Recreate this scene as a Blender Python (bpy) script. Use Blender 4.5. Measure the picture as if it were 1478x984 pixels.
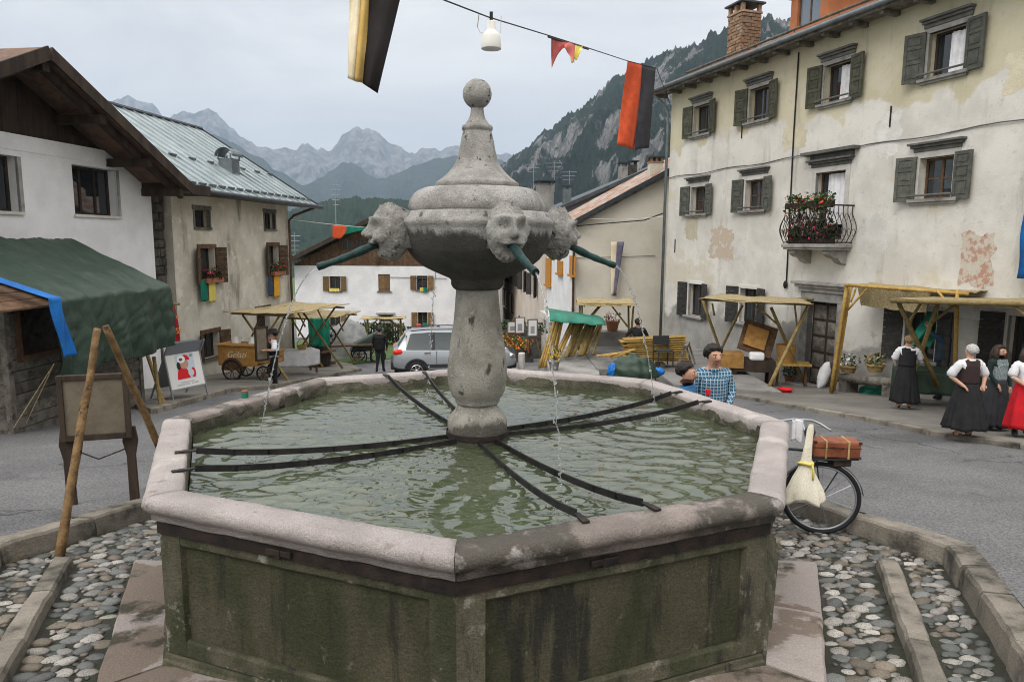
import bpy, bmesh, math, random
from mathutils import Vector, Matrix, Euler, noise
from mathutils.geometry import tessellate_polygon
for o in list(bpy.data.objects): bpy.data.objects.remove(o)
SC = bpy.context.scene
COL = SC.collection
PI = math.pi
R = math.radians
# ------------------------------------------------------------------ camera
PW, PH = 1478, 984
FPX, PITCH, ROLL, YAW = 1019.2, .1374, .0064, .0278
CAM = Vector((.12098, -5.55565, 2.51646))
cfw = Vector((math.sin(YAW)*math.cos(PITCH), math.cos(YAW)*math.cos(PITCH), -math.sin(PITCH)))
crt = Vector((math.cos(YAW), -math.sin(YAW), 0)); cup = crt.cross(cfw)
cr2 = crt*math.cos(ROLL)+cup*math.sin(ROLL); cu2 = cup*math.cos(ROLL)-crt*math.sin(ROLL)
cd = bpy.data.cameras.new('camera'); camera = bpy.data.objects.new('camera', cd); COL.objects.link(camera)
cd.sensor_width = 36; cd.lens = FPX/PW*36; cd.clip_start = .05; cd.clip_end = 40000
camera.matrix_world = Matrix(((cr2.x, cu2.x, -cfw.x, CAM.x), (cr2.y, cu2.y, -cfw.y, CAM.y), (cr2.z, cu2.z, -cfw.z, CAM.z), (0, 0, 0, 1)))
SC.camera = camera
# ------------------------------------------------------------------ sky, sun, exposure
SUN_EL, SUN_AZ = R(48), R(218)
w = bpy.data.worlds.new('World'); SC.world = w; w.use_nodes = True
nt = w.node_tree; nt.nodes.clear(); N = nt.nodes.new; L = nt.links.new
out = N('ShaderNodeOutputWorld'); mixs = N('ShaderNodeMixShader'); b1 = N('ShaderNodeBackground'); b2 = N('ShaderNodeBackground')
sky = N('ShaderNodeTexSky'); sky.sky_type = 'NISHITA'; sky.sun_disc = False; sky.sun_elevation = SUN_EL; sky.sun_rotation = SUN_AZ
L(sky.outputs[0], b1.inputs[0]); b1.inputs[1].default_value = .1
tc = N('ShaderNodeTexCoord'); mp = N('ShaderNodeMapping'); mp.inputs['Scale'].default_value = (1, 1, 3.2)
nz = N('ShaderNodeTexNoise'); nz.inputs['Scale'].default_value = 2.2; nz.inputs['Detail'].default_value = 7; nz.inputs['Roughness'].default_value = .58; nz.inputs['Distortion'].default_value = .4
cr = N('ShaderNodeValToRGB'); cr.color_ramp.elements[0].position = .32; cr.color_ramp.elements[1].position = .64
cr.color_ramp.elements[0].color = (.79, .77, .775, 1); cr.color_ramp.elements[1].color = (1.12, 1.08, 1.03, 1)
L(tc.outputs['Generated'], mp.inputs[0]); L(mp.outputs[0], nz.inputs[0]); L(nz.outputs[0], cr.inputs[0])
sx = N('ShaderNodeSeparateXYZ'); mr = N('ShaderNodeMapRange')       # overcast dome: brighter towards the zenith
L(tc.outputs['Generated'], sx.inputs[0]); L(sx.outputs[2], mr.inputs[0])
for k, v in zip(('From Min', 'From Max', 'To Min', 'To Max'), (.40, 1, 1, 2.8)): mr.inputs[k].default_value = v
L(cr.outputs[0], b2.inputs[0]); L(mr.outputs[0], b2.inputs[1])
mixs.inputs[0].default_value = .9
L(b1.outputs[0], mixs.inputs[1]); L(b2.outputs[0], mixs.inputs[2]); L(mixs.outputs[0], out.inputs[0])
sl = bpy.data.lights.new('sun', 'SUN'); sl.energy = 1.2; sl.angle = R(28); sl.color = (1, .97, .93)
sun = bpy.data.objects.new('sun', sl); COL.objects.link(sun)
sd = Vector((math.sin(SUN_AZ)*math.cos(SUN_EL), math.cos(SUN_AZ)*math.cos(SUN_EL), math.sin(SUN_EL)))
sun.rotation_euler = sd.to_track_quat('Z', 'Y').to_euler()
vs = SC.view_settings; vs.view_transform = 'Standard'; vs.look = 'None'; vs.exposure = 0.15; vs.gamma = 1; vs.use_curve_mapping = False
SC.cycles.use_denoising = True; SC.cycles.filter_width = 1.0; SC.cycles.use_adaptive_sampling = False; SC.cycles.max_bounces = 6; SC.cycles.volume_bounces = 0; SC.cycles.transparent_max_bounces = 12
# ------------------------------------------------------------------ pixel helpers (the photograph measured back into the place)
def ray(x, y): return cfw+cr2*((x-PW/2)/FPX)-cu2*((y-PH/2)/FPX)
def atY(x, y, Y): d = ray(x, y); return CAM+d*((Y-CAM.y)/d.y)
def atZ(x, y, Z): d = ray(x, y); return CAM+d*((Z-CAM.z)/d.z)
def onplane(x, y, z0, s):           # plane z = z0 + s*Y
    d = ray(x, y); t = (z0+s*CAM.y-CAM.z)/(d.z-s*d.y); return CAM+d*t
RZ0, RS = .05, -.112
def rz_(y): return RZ0+RS*y if y < 22 else RZ0+RS*22-.08*(min(y, 70)-22)
def onroad(x, y): return onplane(x, y, RZ0, RS)
CZ0, CS = -.13, -.1
def oncob(x, y, dz=0): return onplane(x, y, CZ0+dz, CS)
# ------------------------------------------------------------------ mesh helpers
rng = random.Random(7)
def U(a, b): return rng.uniform(a, b)
def nz3(p, s=1, o=3): return noise.fractal(Vector(p)*s, 1, 2, o)
class MB:
    def __init__(s): s.v = []; s.f = []; s.m = []
    def add(s, vs, fs, m=0):
        b = len(s.v); s.v += [tuple(v) for v in vs]; s.f += [tuple(i+b for i in f) for f in fs]; s.m += [m]*len(fs); return s
    def box(s, c, d, rot=None, m=0):
        M = rot.to_matrix() if isinstance(rot, Euler) else (rot or Matrix.Identity(3)); c = Vector(c)
        vs = [c+M@Vector((sx*d[0]/2, sy*d[1]/2, sz*d[2]/2)) for sx in (-1, 1) for sy in (-1, 1) for sz in (-1, 1)]
        return s.add(vs, [(0, 1, 3, 2), (4, 6, 7, 5), (0, 4, 5, 1), (2, 3, 7, 6), (0, 2, 6, 4), (1, 5, 7, 3)], m)
    def bb(s, x0, x1, y0, y1, z0, z1, m=0): return s.box(((x0+x1)/2, (y0+y1)/2, (z0+z1)/2), (x1-x0, y1-y0, z1-z0), None, m)
    def bar(s, a, b, w, h=None, upv=(0, 0, 1), m=0):
        a = Vector(a); b = Vector(b); d = (b-a); l = d.length; d.normalize(); upv = Vector(upv)
        if abs(d.dot(upv)) > .99: upv = Vector((0, 1, 0))
        x = d.cross(upv).normalized(); z = x.cross(d); M = Matrix((x, d, z)).transposed()
        return s.box((a+b)/2, (w, l, h or w), M, m)
    def tube(s, pts, r, n=8, cap=True, m=0, jit=0):
        pts = [Vector(p) for p in pts]; rs = r if isinstance(r, (list, tuple)) else [r]*len(pts)
        vs = []; prev = None
        for i, p in enumerate(pts):
            d = (pts[min(i+1, len(pts)-1)]-pts[max(i-1, 0)]).normalized()
            if prev is None:
                a = d.cross(Vector((0, 0, 1)) if abs(d.z) < .9 else Vector((1, 0, 0))).normalized()
            else: a = (prev-d*prev.dot(d)).normalized()
            prev = a; b = d.cross(a)
            for k in range(n):
                t = 2*PI*k/n; rr = rs[i]*(1+(U(-jit, jit) if jit else 0)); vs.append(p+(a*math.cos(t)+b*math.sin(t))*rr)
        fs = []
        for i in range(len(pts)-1):
            for k in range(n): fs.append((i*n+k, i*n+(k+1) % n, (i+1)*n+(k+1) % n, (i+1)*n+k))
        if cap: fs.append(tuple(range(n-1, -1, -1))); fs.append(tuple((len(pts)-1)*n+k for k in range(n)))
        return s.add(vs, fs, m)
    def lathe(s, prof, n=32, c=(0, 0, 0), m=0, fn=None, caps=True):
        vs = []
        for (r, z) in prof:
            for k in range(n):
                t = 2*PI*k/n; q = fn(r, t, z) if fn else r
                vs.append((c[0]+q*math.cos(t), c[1]+q*math.sin(t), c[2]+z))
        fs = [(i*n+k, i*n+(k+1) % n, (i+1)*n+(k+1) % n, (i+1)*n+k) for i in range(len(prof)-1) for k in range(n)]
        if caps: fs.append(tuple(range(n-1, -1, -1))); fs.append(tuple((len(prof)-1)*n+k for k in range(n)))
        return s.add(vs, fs, m)
    def prism(s, poly, ext, m=0):
        n = len(poly); e = Vector(ext); P = [Vector(p) for p in poly]
        vs = P+[p+e for p in P]
        fs = [tuple(range(n-1, -1, -1)), tuple(range(n, 2*n))]+[(i, (i+1) % n, n+(i+1) % n, n+i) for i in range(n)]
        return s.add(vs, fs, m)
    def grid(s, nu, nv, fn, m=0):
        vs = [fn(i/nu, j/nv) for j in range(nv+1) for i in range(nu+1)]
        fs = [(j*(nu+1)+i, j*(nu+1)+i+1, (j+1)*(nu+1)+i+1, (j+1)*(nu+1)+i) for j in range(nv) for i in range(nu)]
        return s.add(vs, fs, m)
    def ell(s, c, r, nu=12, nv=8, m=0, fn=None):
        c = Vector(c); r = (r, r, r) if not isinstance(r, (tuple, list)) else r
        vs = []
        for j in range(nv+1):
            ph = PI*j/nv
            for i in range(nu):
                t = 2*PI*i/nu; u = Vector((math.sin(ph)*math.cos(t), math.sin(ph)*math.sin(t), math.cos(ph)))
                k = fn(u) if fn else 1
                vs.append(c+Vector((u.x*r[0]*k, u.y*r[1]*k, u.z*r[2]*k)))
        fs = [(j*nu+i, (j+1)*nu+i, (j+1)*nu+(i+1) % nu, j*nu+(i+1) % nu) for j in range(nv) for i in range(nu)]
        return s.add(vs, fs, m)
    def tf(s, M, i0=0):
        for i in range(i0, len(s.v)): s.v[i] = tuple(M@Vector(s.v[i]))
        return s
    def build(s, name, mat, parent=None, smooth=False, bev=0, solid=0, weld=False, sub=0):
        me = bpy.data.meshes.new(name); me.from_pydata(s.v, [], s.f); mats = mat if isinstance(mat, (list, tuple)) else [mat]
        for q in mats: me.materials.append(M[q] if isinstance(q, str) else q)
        if len(mats) > 1: me.polygons.foreach_set('material_index', s.m)
        if weld:
            b = bmesh.new(); b.from_mesh(me); bmesh.ops.remove_doubles(b, verts=b.verts, dist=1e-5); b.to_mesh(me); b.free()
        if smooth: me.polygons.foreach_set('use_smooth', [True]*len(me.polygons))
        me.update(); o = bpy.data.objects.new(name, me); COL.objects.link(o)
        if parent: o.parent = parent
        if solid: q = o.modifiers.new('t', 'SOLIDIFY'); q.thickness = solid; q.offset = 0
        if bev: q = o.modifiers.new('b', 'BEVEL'); q.width = bev; q.segments = 2; q.limit_method = 'ANGLE'; q.angle_limit = R(40)
        if sub: q = o.modifiers.new('s', 'SUBSURF'); q.levels = sub; q.render_levels = sub
        return o
def tag(o, label, cat, group=None):
    o['label'] = label; o['category'] = cat
    if group: o['group'] = group
    return o
def struct(o, kind='structure', label=None):
    o['kind'] = kind
    if label: o['label'] = label
    return o
def thing(name, label, cat, loc=(0, 0, 0), rz=0, group=None):
    o = bpy.data.objects.new(name, None); COL.objects.link(o); o.location = loc; o.rotation_euler = (0, 0, rz); o.empty_display_size = .1
    return tag(o, label, cat, group)
def dup(root, loc=None, rz=None, label=None):
    c = root.copy(); COL.objects.link(c)
    if loc is not None: c.location = loc
    if rz is not None: c.rotation_euler = (0, 0, rz)
    if label: c['label'] = label
    for ch in [o for o in bpy.data.objects if o.parent == root]:
        d = ch.copy(); COL.objects.link(d); d.parent = c
        for g in [o for o in bpy.data.objects if o.parent == ch]:
            e = g.copy(); COL.objects.link(e); e.parent = d
    return c
def text(name, body, size, mat, parent, loc, rot, ext=.001, align='CENTER', shear=0):
    cu = bpy.data.curves.new(name, 'FONT'); cu.body = body; cu.size = size; cu.extrude = ext; cu.align_x = align; cu.align_y = 'CENTER'; cu.shear = shear
    t = bpy.data.objects.new('tmp', cu); COL.objects.link(t)
    me = bpy.data.meshes.new_from_object(t.evaluated_get(bpy.context.evaluated_depsgraph_get())); bpy.data.objects.remove(t)
    me.name = name; me.materials.clear(); me.materials.append(M[mat]); o = bpy.data.objects.new(name, me); COL.objects.link(o)
    o.location = loc; o.rotation_euler = rot; o.parent = parent; return o
# ------------------------------------------------------------------ materials
M = {}
def pm(name, c1, c2=None, sc=4, rough=.85, bump=.25, bs=30, metal=0, stain=None, zs=1, spec=.3, lo=.35, hi=.65, rnd=.15, alpha=None, dist=0, stain2=None, coat=0, trans=0, grain=.14, gsc=0, under=None):
    """two-tone noise colour, optional stains (colour, scale, lo, hi, z-stretch), fine bump, per-object brightness jitter"""
    m = bpy.data.materials.new(name); m.use_nodes = True; t = m.node_tree; N = t.nodes.new; L = t.links.new
    p = t.nodes['Principled BSDF']; p.inputs['Roughness'].default_value = rough; p.inputs['Metallic'].default_value = metal
    p.inputs['Specular IOR Level'].default_value = spec; p.inputs['Coat Weight'].default_value = coat
    if trans: p.inputs['Transmission Weight'].default_value = trans
    tc = N('ShaderNodeTexCoord'); oi = N('ShaderNodeObjectInfo'); va = N('ShaderNodeVectorMath'); va.operation = 'ADD'
    ml = N('ShaderNodeVectorMath'); ml.operation = 'SCALE'; ml.inputs['Scale'].default_value = 37
    cx = N('ShaderNodeCombineXYZ'); [L(oi.outputs['Random'], cx.inputs[i]) for i in range(3)]
    L(cx.outputs[0], ml.inputs[0]); L(tc.outputs['Object'], va.inputs[0]); L(ml.outputs[0], va.inputs[1])
    def tex(scale, zst=1, det=6, ro=.6, ds=0):
        q = N('ShaderNodeMapping'); q.inputs['Scale'].default_value = (1, 1, zst); L(va.outputs[0], q.inputs[0])
        n = N('ShaderNodeTexNoise'); n.inputs['Scale'].default_value = scale; n.inputs['Detail'].default_value = det; n.inputs['Roughness'].default_value = ro; n.inputs['Distortion'].default_value = ds
        L(q.outputs[0], n.inputs[0]); return n.outputs[0]
    def mr(v, a, b, c=0, d=1):
        q = N('ShaderNodeMapRange'); q.interpolation_type = 'SMOOTHSTEP'; L(v, q.inputs[0])
        for k, x in zip(('From Min', 'From Max', 'To Min', 'To Max'), (a, b, c, d)): q.inputs[k].default_value = x
        return q.outputs[0]
    def mix(f, a, b):
        q = N('ShaderNodeMix'); q.data_type = 'RGBA'
        L(f, q.inputs[0]) if not isinstance(f, (int, float)) else setattr(q.inputs[0], 'default_value', f)
        for i, x in ((6, a), (7, b)):
            if isinstance(x, tuple): q.inputs[i].default_value = (*x[:3], 1)
            else: L(x, q.inputs[i])
        return q.outputs[2]
    c2 = c2 or tuple(x*.75 for x in c1)
    col = mix(mr(tex(sc, zs, ds=dist), lo, hi), c1, c2)
    for st in (stain, stain2):
        if st:
            col = mix(mr(tex(st[1], st[4] if len(st) > 4 else 1, 8, .65), st[2], st[3], 0, st[5] if len(st) > 5 else 1), col, st[0])
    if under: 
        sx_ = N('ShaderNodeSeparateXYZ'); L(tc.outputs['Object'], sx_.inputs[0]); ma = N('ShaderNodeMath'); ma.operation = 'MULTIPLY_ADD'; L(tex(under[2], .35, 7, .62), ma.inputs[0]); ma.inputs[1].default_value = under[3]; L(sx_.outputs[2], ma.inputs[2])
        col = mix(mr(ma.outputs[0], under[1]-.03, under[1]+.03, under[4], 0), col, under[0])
    if grain:
        gv = mr(tex(gsc or bs*2.2, 1, 3, .8), .3, .7, 1-grain, 1+grain); vm = N('ShaderNodeVectorMath'); vm.operation = 'SCALE'; L(col, vm.inputs[0]); L(gv, vm.inputs['Scale']); col = vm.outputs[0]
    hs = N('ShaderNodeHueSaturation'); L(col, hs.inputs['Color']); L(mr(oi.outputs['Random'], 0, 1, 1-rnd, 1+rnd), hs.inputs['Value'])
    L(hs.outputs[0], p.inputs['Base Color'])
    if bump:
        bn = N('ShaderNodeBump'); bn.inputs['Strength'].default_value = bump; bn.inputs['Distance'].default_value = .02; L(tex(bs, 1, 8, .7), bn.inputs['Height']); L(bn.outputs[0], p.inputs['Normal'])
    rr = N('ShaderNodeMath'); rr.operation = 'MULTIPLY_ADD'; L(tex(sc*3), rr.inputs[0]); rr.inputs[1].default_value = .25; rr.inputs[2].default_value = rough-.125; L(rr.outputs[0], p.inputs['Roughness'])
    M[name] = m; m['api'] = 0
    return m
def flat(name, c, rough=.6, metal=0, spec=.3, emit=None):
    m = bpy.data.materials.new(name); m.use_nodes = True; p = m.node_tree.nodes['Principled BSDF']
    p.inputs['Base Color'].default_value = (*c, 1); p.inputs['Roughness'].default_value = rough; p.inputs['Metallic'].default_value = metal; p.inputs['Specular IOR Level'].default_value = spec
    M[name] = m; return m
pm('asphalt', (.165, .165, .165), (.12, .12, .122), .5, .9, .7, 120, stain=((.075, .075, .075), .28, .57, .64, 1, .65), stain2=((.21, .207, .20), 1.3, .52, .75, 1, .5), rnd=0, grain=.5, gsc=48)
pm('pavement', (.19, .18, .16), (.125, .12, .105), .9, .92, .5, 40, stain=((.09, .085, .075), 1.2, .55, .75, 1, .7), rnd=.05)
pm('concrete', (.26, .25, .235), (.17, .165, .155), 1.4, .92, .5, 35, stain=((.07, .07, .065), 2.2, .52, .75, .5, .8))
pm('kerb', (.25, .225, .185), (.15, .135, .11), 3, .92, .9, 45, stain=((.06, .056, .046), 3, .52, .68), stain2=((.33, .25, .15), 2.2, .6, .72, 1, .5), grain=.2)
pm('cobmud', (.034, .033, .024), (.016, .018, .011), 6, .45, 1, 30, stain=((.03, .04, .015), 3, .5, .7), rnd=0, grain=.4)
for i, (a, b) in enumerate((((.38, .36, .325), (.2, .19, .17)), ((.18, .185, .18), (.095, .1, .1)), ((.22, .185, .14), (.125, .10, .075)), ((.095, .105, .097), (.055, .062, .056)), ((.47, .445, .40), (.27, .25, .225)))):
    pm(f'cobble{i}', a, b, 14, .42, .4, 60, stain=((.06, .056, .035), 9, .50, .66), rnd=.35, spec=.5)
pm('rimstone', (.395, .352, .334), (.31, .277, .26), 2.6, .8, .8, 60, stain=((.47, .44, .41), 1.6, .52, .64), stain2=((.14, .11, .085), 6, .58, .72, 1, .8), rnd=.06, grain=.22)
pm('rimwet', (.33, .28, .255), (.19, .16, .14), 2.2, .45, .8, 60, stain=((.085, .075, .06), 1.7, .47, .56), stain2=((.46, .42, .39), 3.4, .56, .66, 1, .8), rnd=.06, grain=.25)
pm('slab', (.33, .29, .265), (.19, .15, .12), .9, .6, .7, 50, lo=.47, hi=.50, stain=((.05, .045, .03), 1.4, .52, .6), rnd=.1, grain=.22)
pm('moss', (.078, .070, .043), (.034, .038, .016), 3, .85, 1, 34, zs=.4, stain=((.022, .021, .016), 4.5, .52, .62, .12, .92), stain2=((.17, .155, .115), 12, .61, .73, .6, .7), rnd=.1, grain=.3)
pm('mossframe', (.115, .104, .070), (.048, .053, .025), 4, .85, 1, 45, zs=.6, stain=((.29, .27, .22), 7, .58, .68), stain2=((.035, .034, .025), 5, .54, .64, .25), rnd=.08, grain=.28)
pm('iron', (.02, .019, .018), (.05, .035, .028), 9, .55, .4, 60, metal=.4, rnd=.1)
pm('strap', (.014, .0145, .015), (.03, .027, .025), 9, .5, .4, 60, metal=.3, rnd=.1)
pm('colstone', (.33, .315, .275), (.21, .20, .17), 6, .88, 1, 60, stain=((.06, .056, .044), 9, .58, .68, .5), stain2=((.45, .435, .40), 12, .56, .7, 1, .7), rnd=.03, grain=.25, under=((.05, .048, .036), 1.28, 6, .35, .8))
pm('bowlstone', (.42, .405, .385), (.27, .26, .24), 6, .88, 1.2, 50, stain=((.07, .066, .055), 10, .59, .68, .5, .8), stain2=((.50, .485, .465), 13, .57, .7, 1, .6), rnd=.03, grain=.28, under=((.022, .021, .017), 2.74, 7, .30, .86))  # under: algae stain, deepened so the colour also carries shade below the bowl
pm('maskstone', (.38, .37, .345), (.24, .23, .21), 7, .88, 1.2, 60, stain=((.05, .047, .038), 12, .57, .66, .6, .85), stain2=((.50, .485, .465), 14, .57, .7, 1, .6), rnd=.03, grain=.28)
pm('lichen', (.42, .405, .38), (.28, .27, .245), 8, .88, 1.2, 60, stain=((.05, .047, .038), 15, .60, .65), stain2=((.22, .10, .03), 20, .65, .70, 1, .9), rnd=.03, grain=.28)
pm('bronze', (.018, .06, .052), (.010, .026, .026), 12, .42, .4, 50, metal=.3, rnd=.1)
pm('innerwall', (.13, .12, .085), (.05, .05, .03), 5, .7, 1, 30, stain=((.24, .225, .17), 6, .58, .74), rnd=.1)
pm('plasterwhite', (.80, .80, .80), (.70, .70, .70), 1.2, .9, .3, 60, stain=((.50, .49, .47), .9, .6, .85, .4, .5), rnd=0)
pm('plasterback', (.80, .80, .81), (.70, .70, .71), 1.1, .9, .3, 30, rnd=0, stain=((.55, .54, .52), .7, .62, .85, .4, .5))
pm('plasterold', (.62, .585, .50), (.47, .44, .36), 1.1, .92, .7, 25, stain=((.15, .135, .10), 1.0, .55, .70, .22, .75), stain2=((.70, .67, .60), 2.8, .55, .66, 1, .7), rnd=0, grain=.12)
pm('plastercream', (.64, .605, .52), (.54, .51, .43), .7, .92, .5, 25, stain=((.36, .34, .29), 1.1, .6, .8, .4, .6), rnd=0)
pm('plasterpink', (.62, .54, .47), (.54, .47, .40), .7, .92, .4, 25, stain=((.40, .36, .31), 1.1, .6, .8, .4, .6), rnd=0)
pm('stonewall', (.10, .092, .078), (.045, .042, .036), 5, .92, 1, 12, rnd=.2)
pm('wooddark', (.055, .038, .027), (.028, .019, .014), 5, .8, .5, 30, zs=.2)
pm('woodgrey', (.19, .175, .15), (.10, .09, .075), 6, .88, .8, 30, zs=1, stain=((.045, .04, .032), 5, .54, .68), grain=.25)
pm('woodbrown', (.14, .082, .046), (.08, .045, .024), 6, .75, .5, 30)
pm('woodlog', (.235, .145, .062), (.115, .068, .03), 9, .8, .9, 35, stain=((.035, .023, .015), 8, .57, .66))
pm('pole', (.27, .20, .075), (.17, .125, .045), 9, .7, .5, 40, rnd=.25)
pm('polenew', (.46, .30, .085), (.33, .20, .05), 9, .7, .4, 40, rnd=.2)
pm('reed', (.43, .35, .20), (.24, .19, .095), 30, .9, 1, 45, rnd=.1, grain=.3)
pm('shuttergrey', (.115, .118, .10), (.07, .074, .062), 6, .85, .5, 40, rnd=.15)
pm('shuttergreen', (.088, .088, .060), (.05, .052, .036), 6, .85, .5, 40, rnd=.15)
pm('shutterdark', (.05, .048, .044), (.03, .029, .027), 6, .85, .5, 40, rnd=.15)
pm('shutterbrown', (.10, .06, .035), (.055, .033, .02), 7, .85, .6, 30, rnd=.2)
pm('shutterochre', (.22, .14, .06), (.15, .09, .04), 7, .85, .5, 30, rnd=.15)
pm('shutterorange', (.55, .24, .03), (.42, .18, .025), 7, .8, .4, 30, rnd=.1)
pm('trimstone', (.34, .33, .31), (.24, .235, .22), 4, .9, .5, 40, stain=((.13, .125, .11), 4, .56, .74), rnd=.08)
pm('trimdark', (.15, .148, .138), (.10, .098, .09), 4, .9, .5, 40, rnd=.08)
pm('trimpale', (.62, .60, .56), (.52, .5, .46), 4, .9, .3, 40)
pm('roofmetal', (.37, .42, .43), (.29, .335, .345), 1.5, .38, .05, 20, metal=.55, stain=((.5, .55, .55), .8, .5, .75), rnd=.05)
pm('roofdark', (.06, .07, .078), (.04, .047, .054), 2, .5, .2, 30, metal=.3)
pm('roofrust', (.27, .135, .075), (.36, .31, .275), 2.5, .75, .4, 30, zs=1, lo=.42, hi=.58, rnd=.03)
pm('rooftile', (.20, .115, .075), (.11, .08, .065), 5, .85, .8, 20, stain=((.07, .07, .055), 4, .55, .75))
pm('orangeplaster', (.42, .16, .07), (.34, .13, .06), 2, .9, .3, 40)
pm('brickold', (.34, .20, .12), (.22, .15, .10), 8, .92, 1, 16, stain=((.35, .32, .27), 7, .5, .7), rnd=.25)
pm('zinc', (.20, .23, .24), (.14, .165, .175), 3, .5, .15, 30, metal=.5)
pm('pipe', (.20, .235, .25), (.14, .16, .17), 3, .5, .15, 30, metal=.3)
pm('tarpgreen', (.029, .053, .035), (.022, .042, .028), 3, .5, .3, 14, spec=.35, grain=.2)
pm('tarpteal', (.012, .20, .13), (.006, .13, .085), 3, .4, .5, 14)
pm('tarpblue', (.012, .17, .52), (.008, .11, .38), 3, .4, .5, 14)
pm('tarpgrey', (.28, .285, .28), (.2, .205, .2), 3, .6, .4, 14)
pm('cloth_red', (.33, .012, .018), (.24, .008, .012), 5, .85, .3, 40)
pm('skirt_red', (.58, .012, .022), (.44, .008, .015), 5, .85, .3, 40)
pm('cloth_black', (.018, .018, .02), (.011, .011, .012), 9, .85, .3, 60, rnd=.1)
pm('cloth_dark', (.030, .032, .036), (.02, .021, .024), 9, .85, .3, 60)
pm('cloth_brown', (.05, .030, .030), (.035, .02, .02), 9, .85, .3, 60)
pm('cloth_white', (.74, .74, .75), (.62, .62, .64), 6, .85, .3, 40)
pm('cloth_cream', (.70, .66, .54), (.60, .56, .44), 6, .85, .3, 40)
pm('cloth_navy', (.035, .065, .105), (.024, .045, .075), 9, .85, .3, 60)
pm('cloth_blue', (.02, .22, .55), (.015, .16, .42), 6, .85, .3, 40)
pm('cloth_tblue', (.04, .16, .34), (.03, .12, .26), 6, .85, .3, 40)
pm('cloth_green', (.012, .028, .022), (.008, .018, .015), 6, .85, .3, 40)
pm('cloth_pat', (.26, .31, .31), (.12, .15, .16), 60, .85, .3, 60, lo=.45, hi=.55)
pm('cloth_orange', (.70, .11, .035), (.58, .085, .03), 4, .85, .25, 30, rnd=.05)
pm('cloth_yellow', (.62, .42, .14), (.52, .34, .10), 4, .85, .25, 30, rnd=.05)
pm('cloth_lemon', (.72, .62, .16), (.62, .52, .12), 4, .85, .25, 30, rnd=.05)
pm('cloth_pale', (.75, .66, .47), (.66, .57, .4), 4, .85, .25, 30, rnd=.05)
pm('cloth_flagblack', (.022, .018, .018), (.016, .013, .013), 4, .85, .25, 30, rnd=.05)
pm('cloth_greyd', (.055, .055, .065), (.04, .04, .048), 4, .85, .25, 30, rnd=.05)
pm('cloth_pink', (.62, .16, .14), (.5, .11, .1), 4, .85, .25, 30, rnd=.05)
pm('cloth_purple', (.16, .15, .21), (.12, .115, .17), 4, .85, .25, 30, rnd=.05)
pm('cloth_teal', (.012, .21, .14), (.008, .15, .10), 4, .85, .25, 30, rnd=.05)
pm('cloth_gold', (.70, .38, .04), (.6, .3, .03), 4, .85, .25, 30, rnd=.05)
pm('skin', (.50, .29, .20), (.44, .25, .17), 12, .6, .1, 60, rnd=.04)
pm('skin_tan', (.44, .25, .17), (.38, .21, .14), 12, .6, .1, 60, rnd=.04)
pm('hair_black', (.012, .010, .009), (.02, .016, .013), 20, .5, .6, 60)
pm('hair_white', (.62, .61, .58), (.45, .44, .42), 30, .7, .8, 60)
pm('hair_sand', (.30, .20, .105), (.20, .13, .07), 30, .7, .8, 60)
pm('hair_brown', (.035, .02, .013), (.02, .012, .008), 20, .5, .6, 60)
pm('leather', (.22, .072, .032), (.14, .042, .02), 8, .5, .4, 60)
pm('foliage', (.05, .085, .025), (.03, .055, .018), 12, .7, .3, 40, rnd=.3)
pm('grass', (.07, .13, .03), (.05, .095, .022), 3, .8, .5, 60)
pm('straw', (.42, .30, .13), (.28, .19, .07), 12, .85, .6, 60, rnd=.2)
pm('terracotta', (.30, .13, .075), (.22, .09, .05), 6, .85, .4, 40)
pm('canvasboard', (.20, .175, .125), (.16, .135, .095), 8, .9, .5, 80)
pm('cartwood', (.40, .22, .06), (.30, .15, .04), 7, .55, .3, 30)
flat('fl_red', (.55, .02, .015)); flat('fl_orange', (.75, .16, .01)); flat('fl_yellow', (.8, .5, .02)); flat('fl_pink', (.5, .06, .16)); flat('white', (.8, .8, .8)); flat('black', (.012, .012, .012)); flat('rubber', (.014, .014, .015), .7)
flat('tail', (.75, .03, .01), .2); flat('lampwhite', (.72, .71, .66), .35); flat('chrome', (.6, .6, .6), .2, 1); flat('red_plastic', (.62, .015, .02), .4); flat('steel', (.30, .32, .34), .4, .6)
flat('carpaint', (.36, .385, .41), .28, .35, .5); flat('cardark', (.03, .032, .034), .6); flat('paper', (.72, .71, .69), .6); flat('gold_ink', (.60, .36, .10), .6); flat('ink', (.10, .10, .10), .7); flat('dkpaint', (.03, .032, .035), .4)
flat('ink_grey', (.30, .30, .31), .7); flat('skyprint', (.52, .60, .66), .6); flat('teal_frame', (.03, .16, .13), .4); flat('lip', (.30, .07, .06), .5)
def glass(name, tint, rough=.03):
    m = bpy.data.materials.new(name); m.use_nodes = True; p = m.node_tree.nodes['Principled BSDF']
    p.inputs['Base Color'].default_value = (*tint, 1); p.inputs['Roughness'].default_value = rough; p.inputs['Specular IOR Level'].default_value = .8; M[name] = m
    return m
glass('glass', (.018, .022, .026)); glass('glasscar', (.03, .045, .045)); glass('glassblue', (.16, .20, .25), .08)

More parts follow.
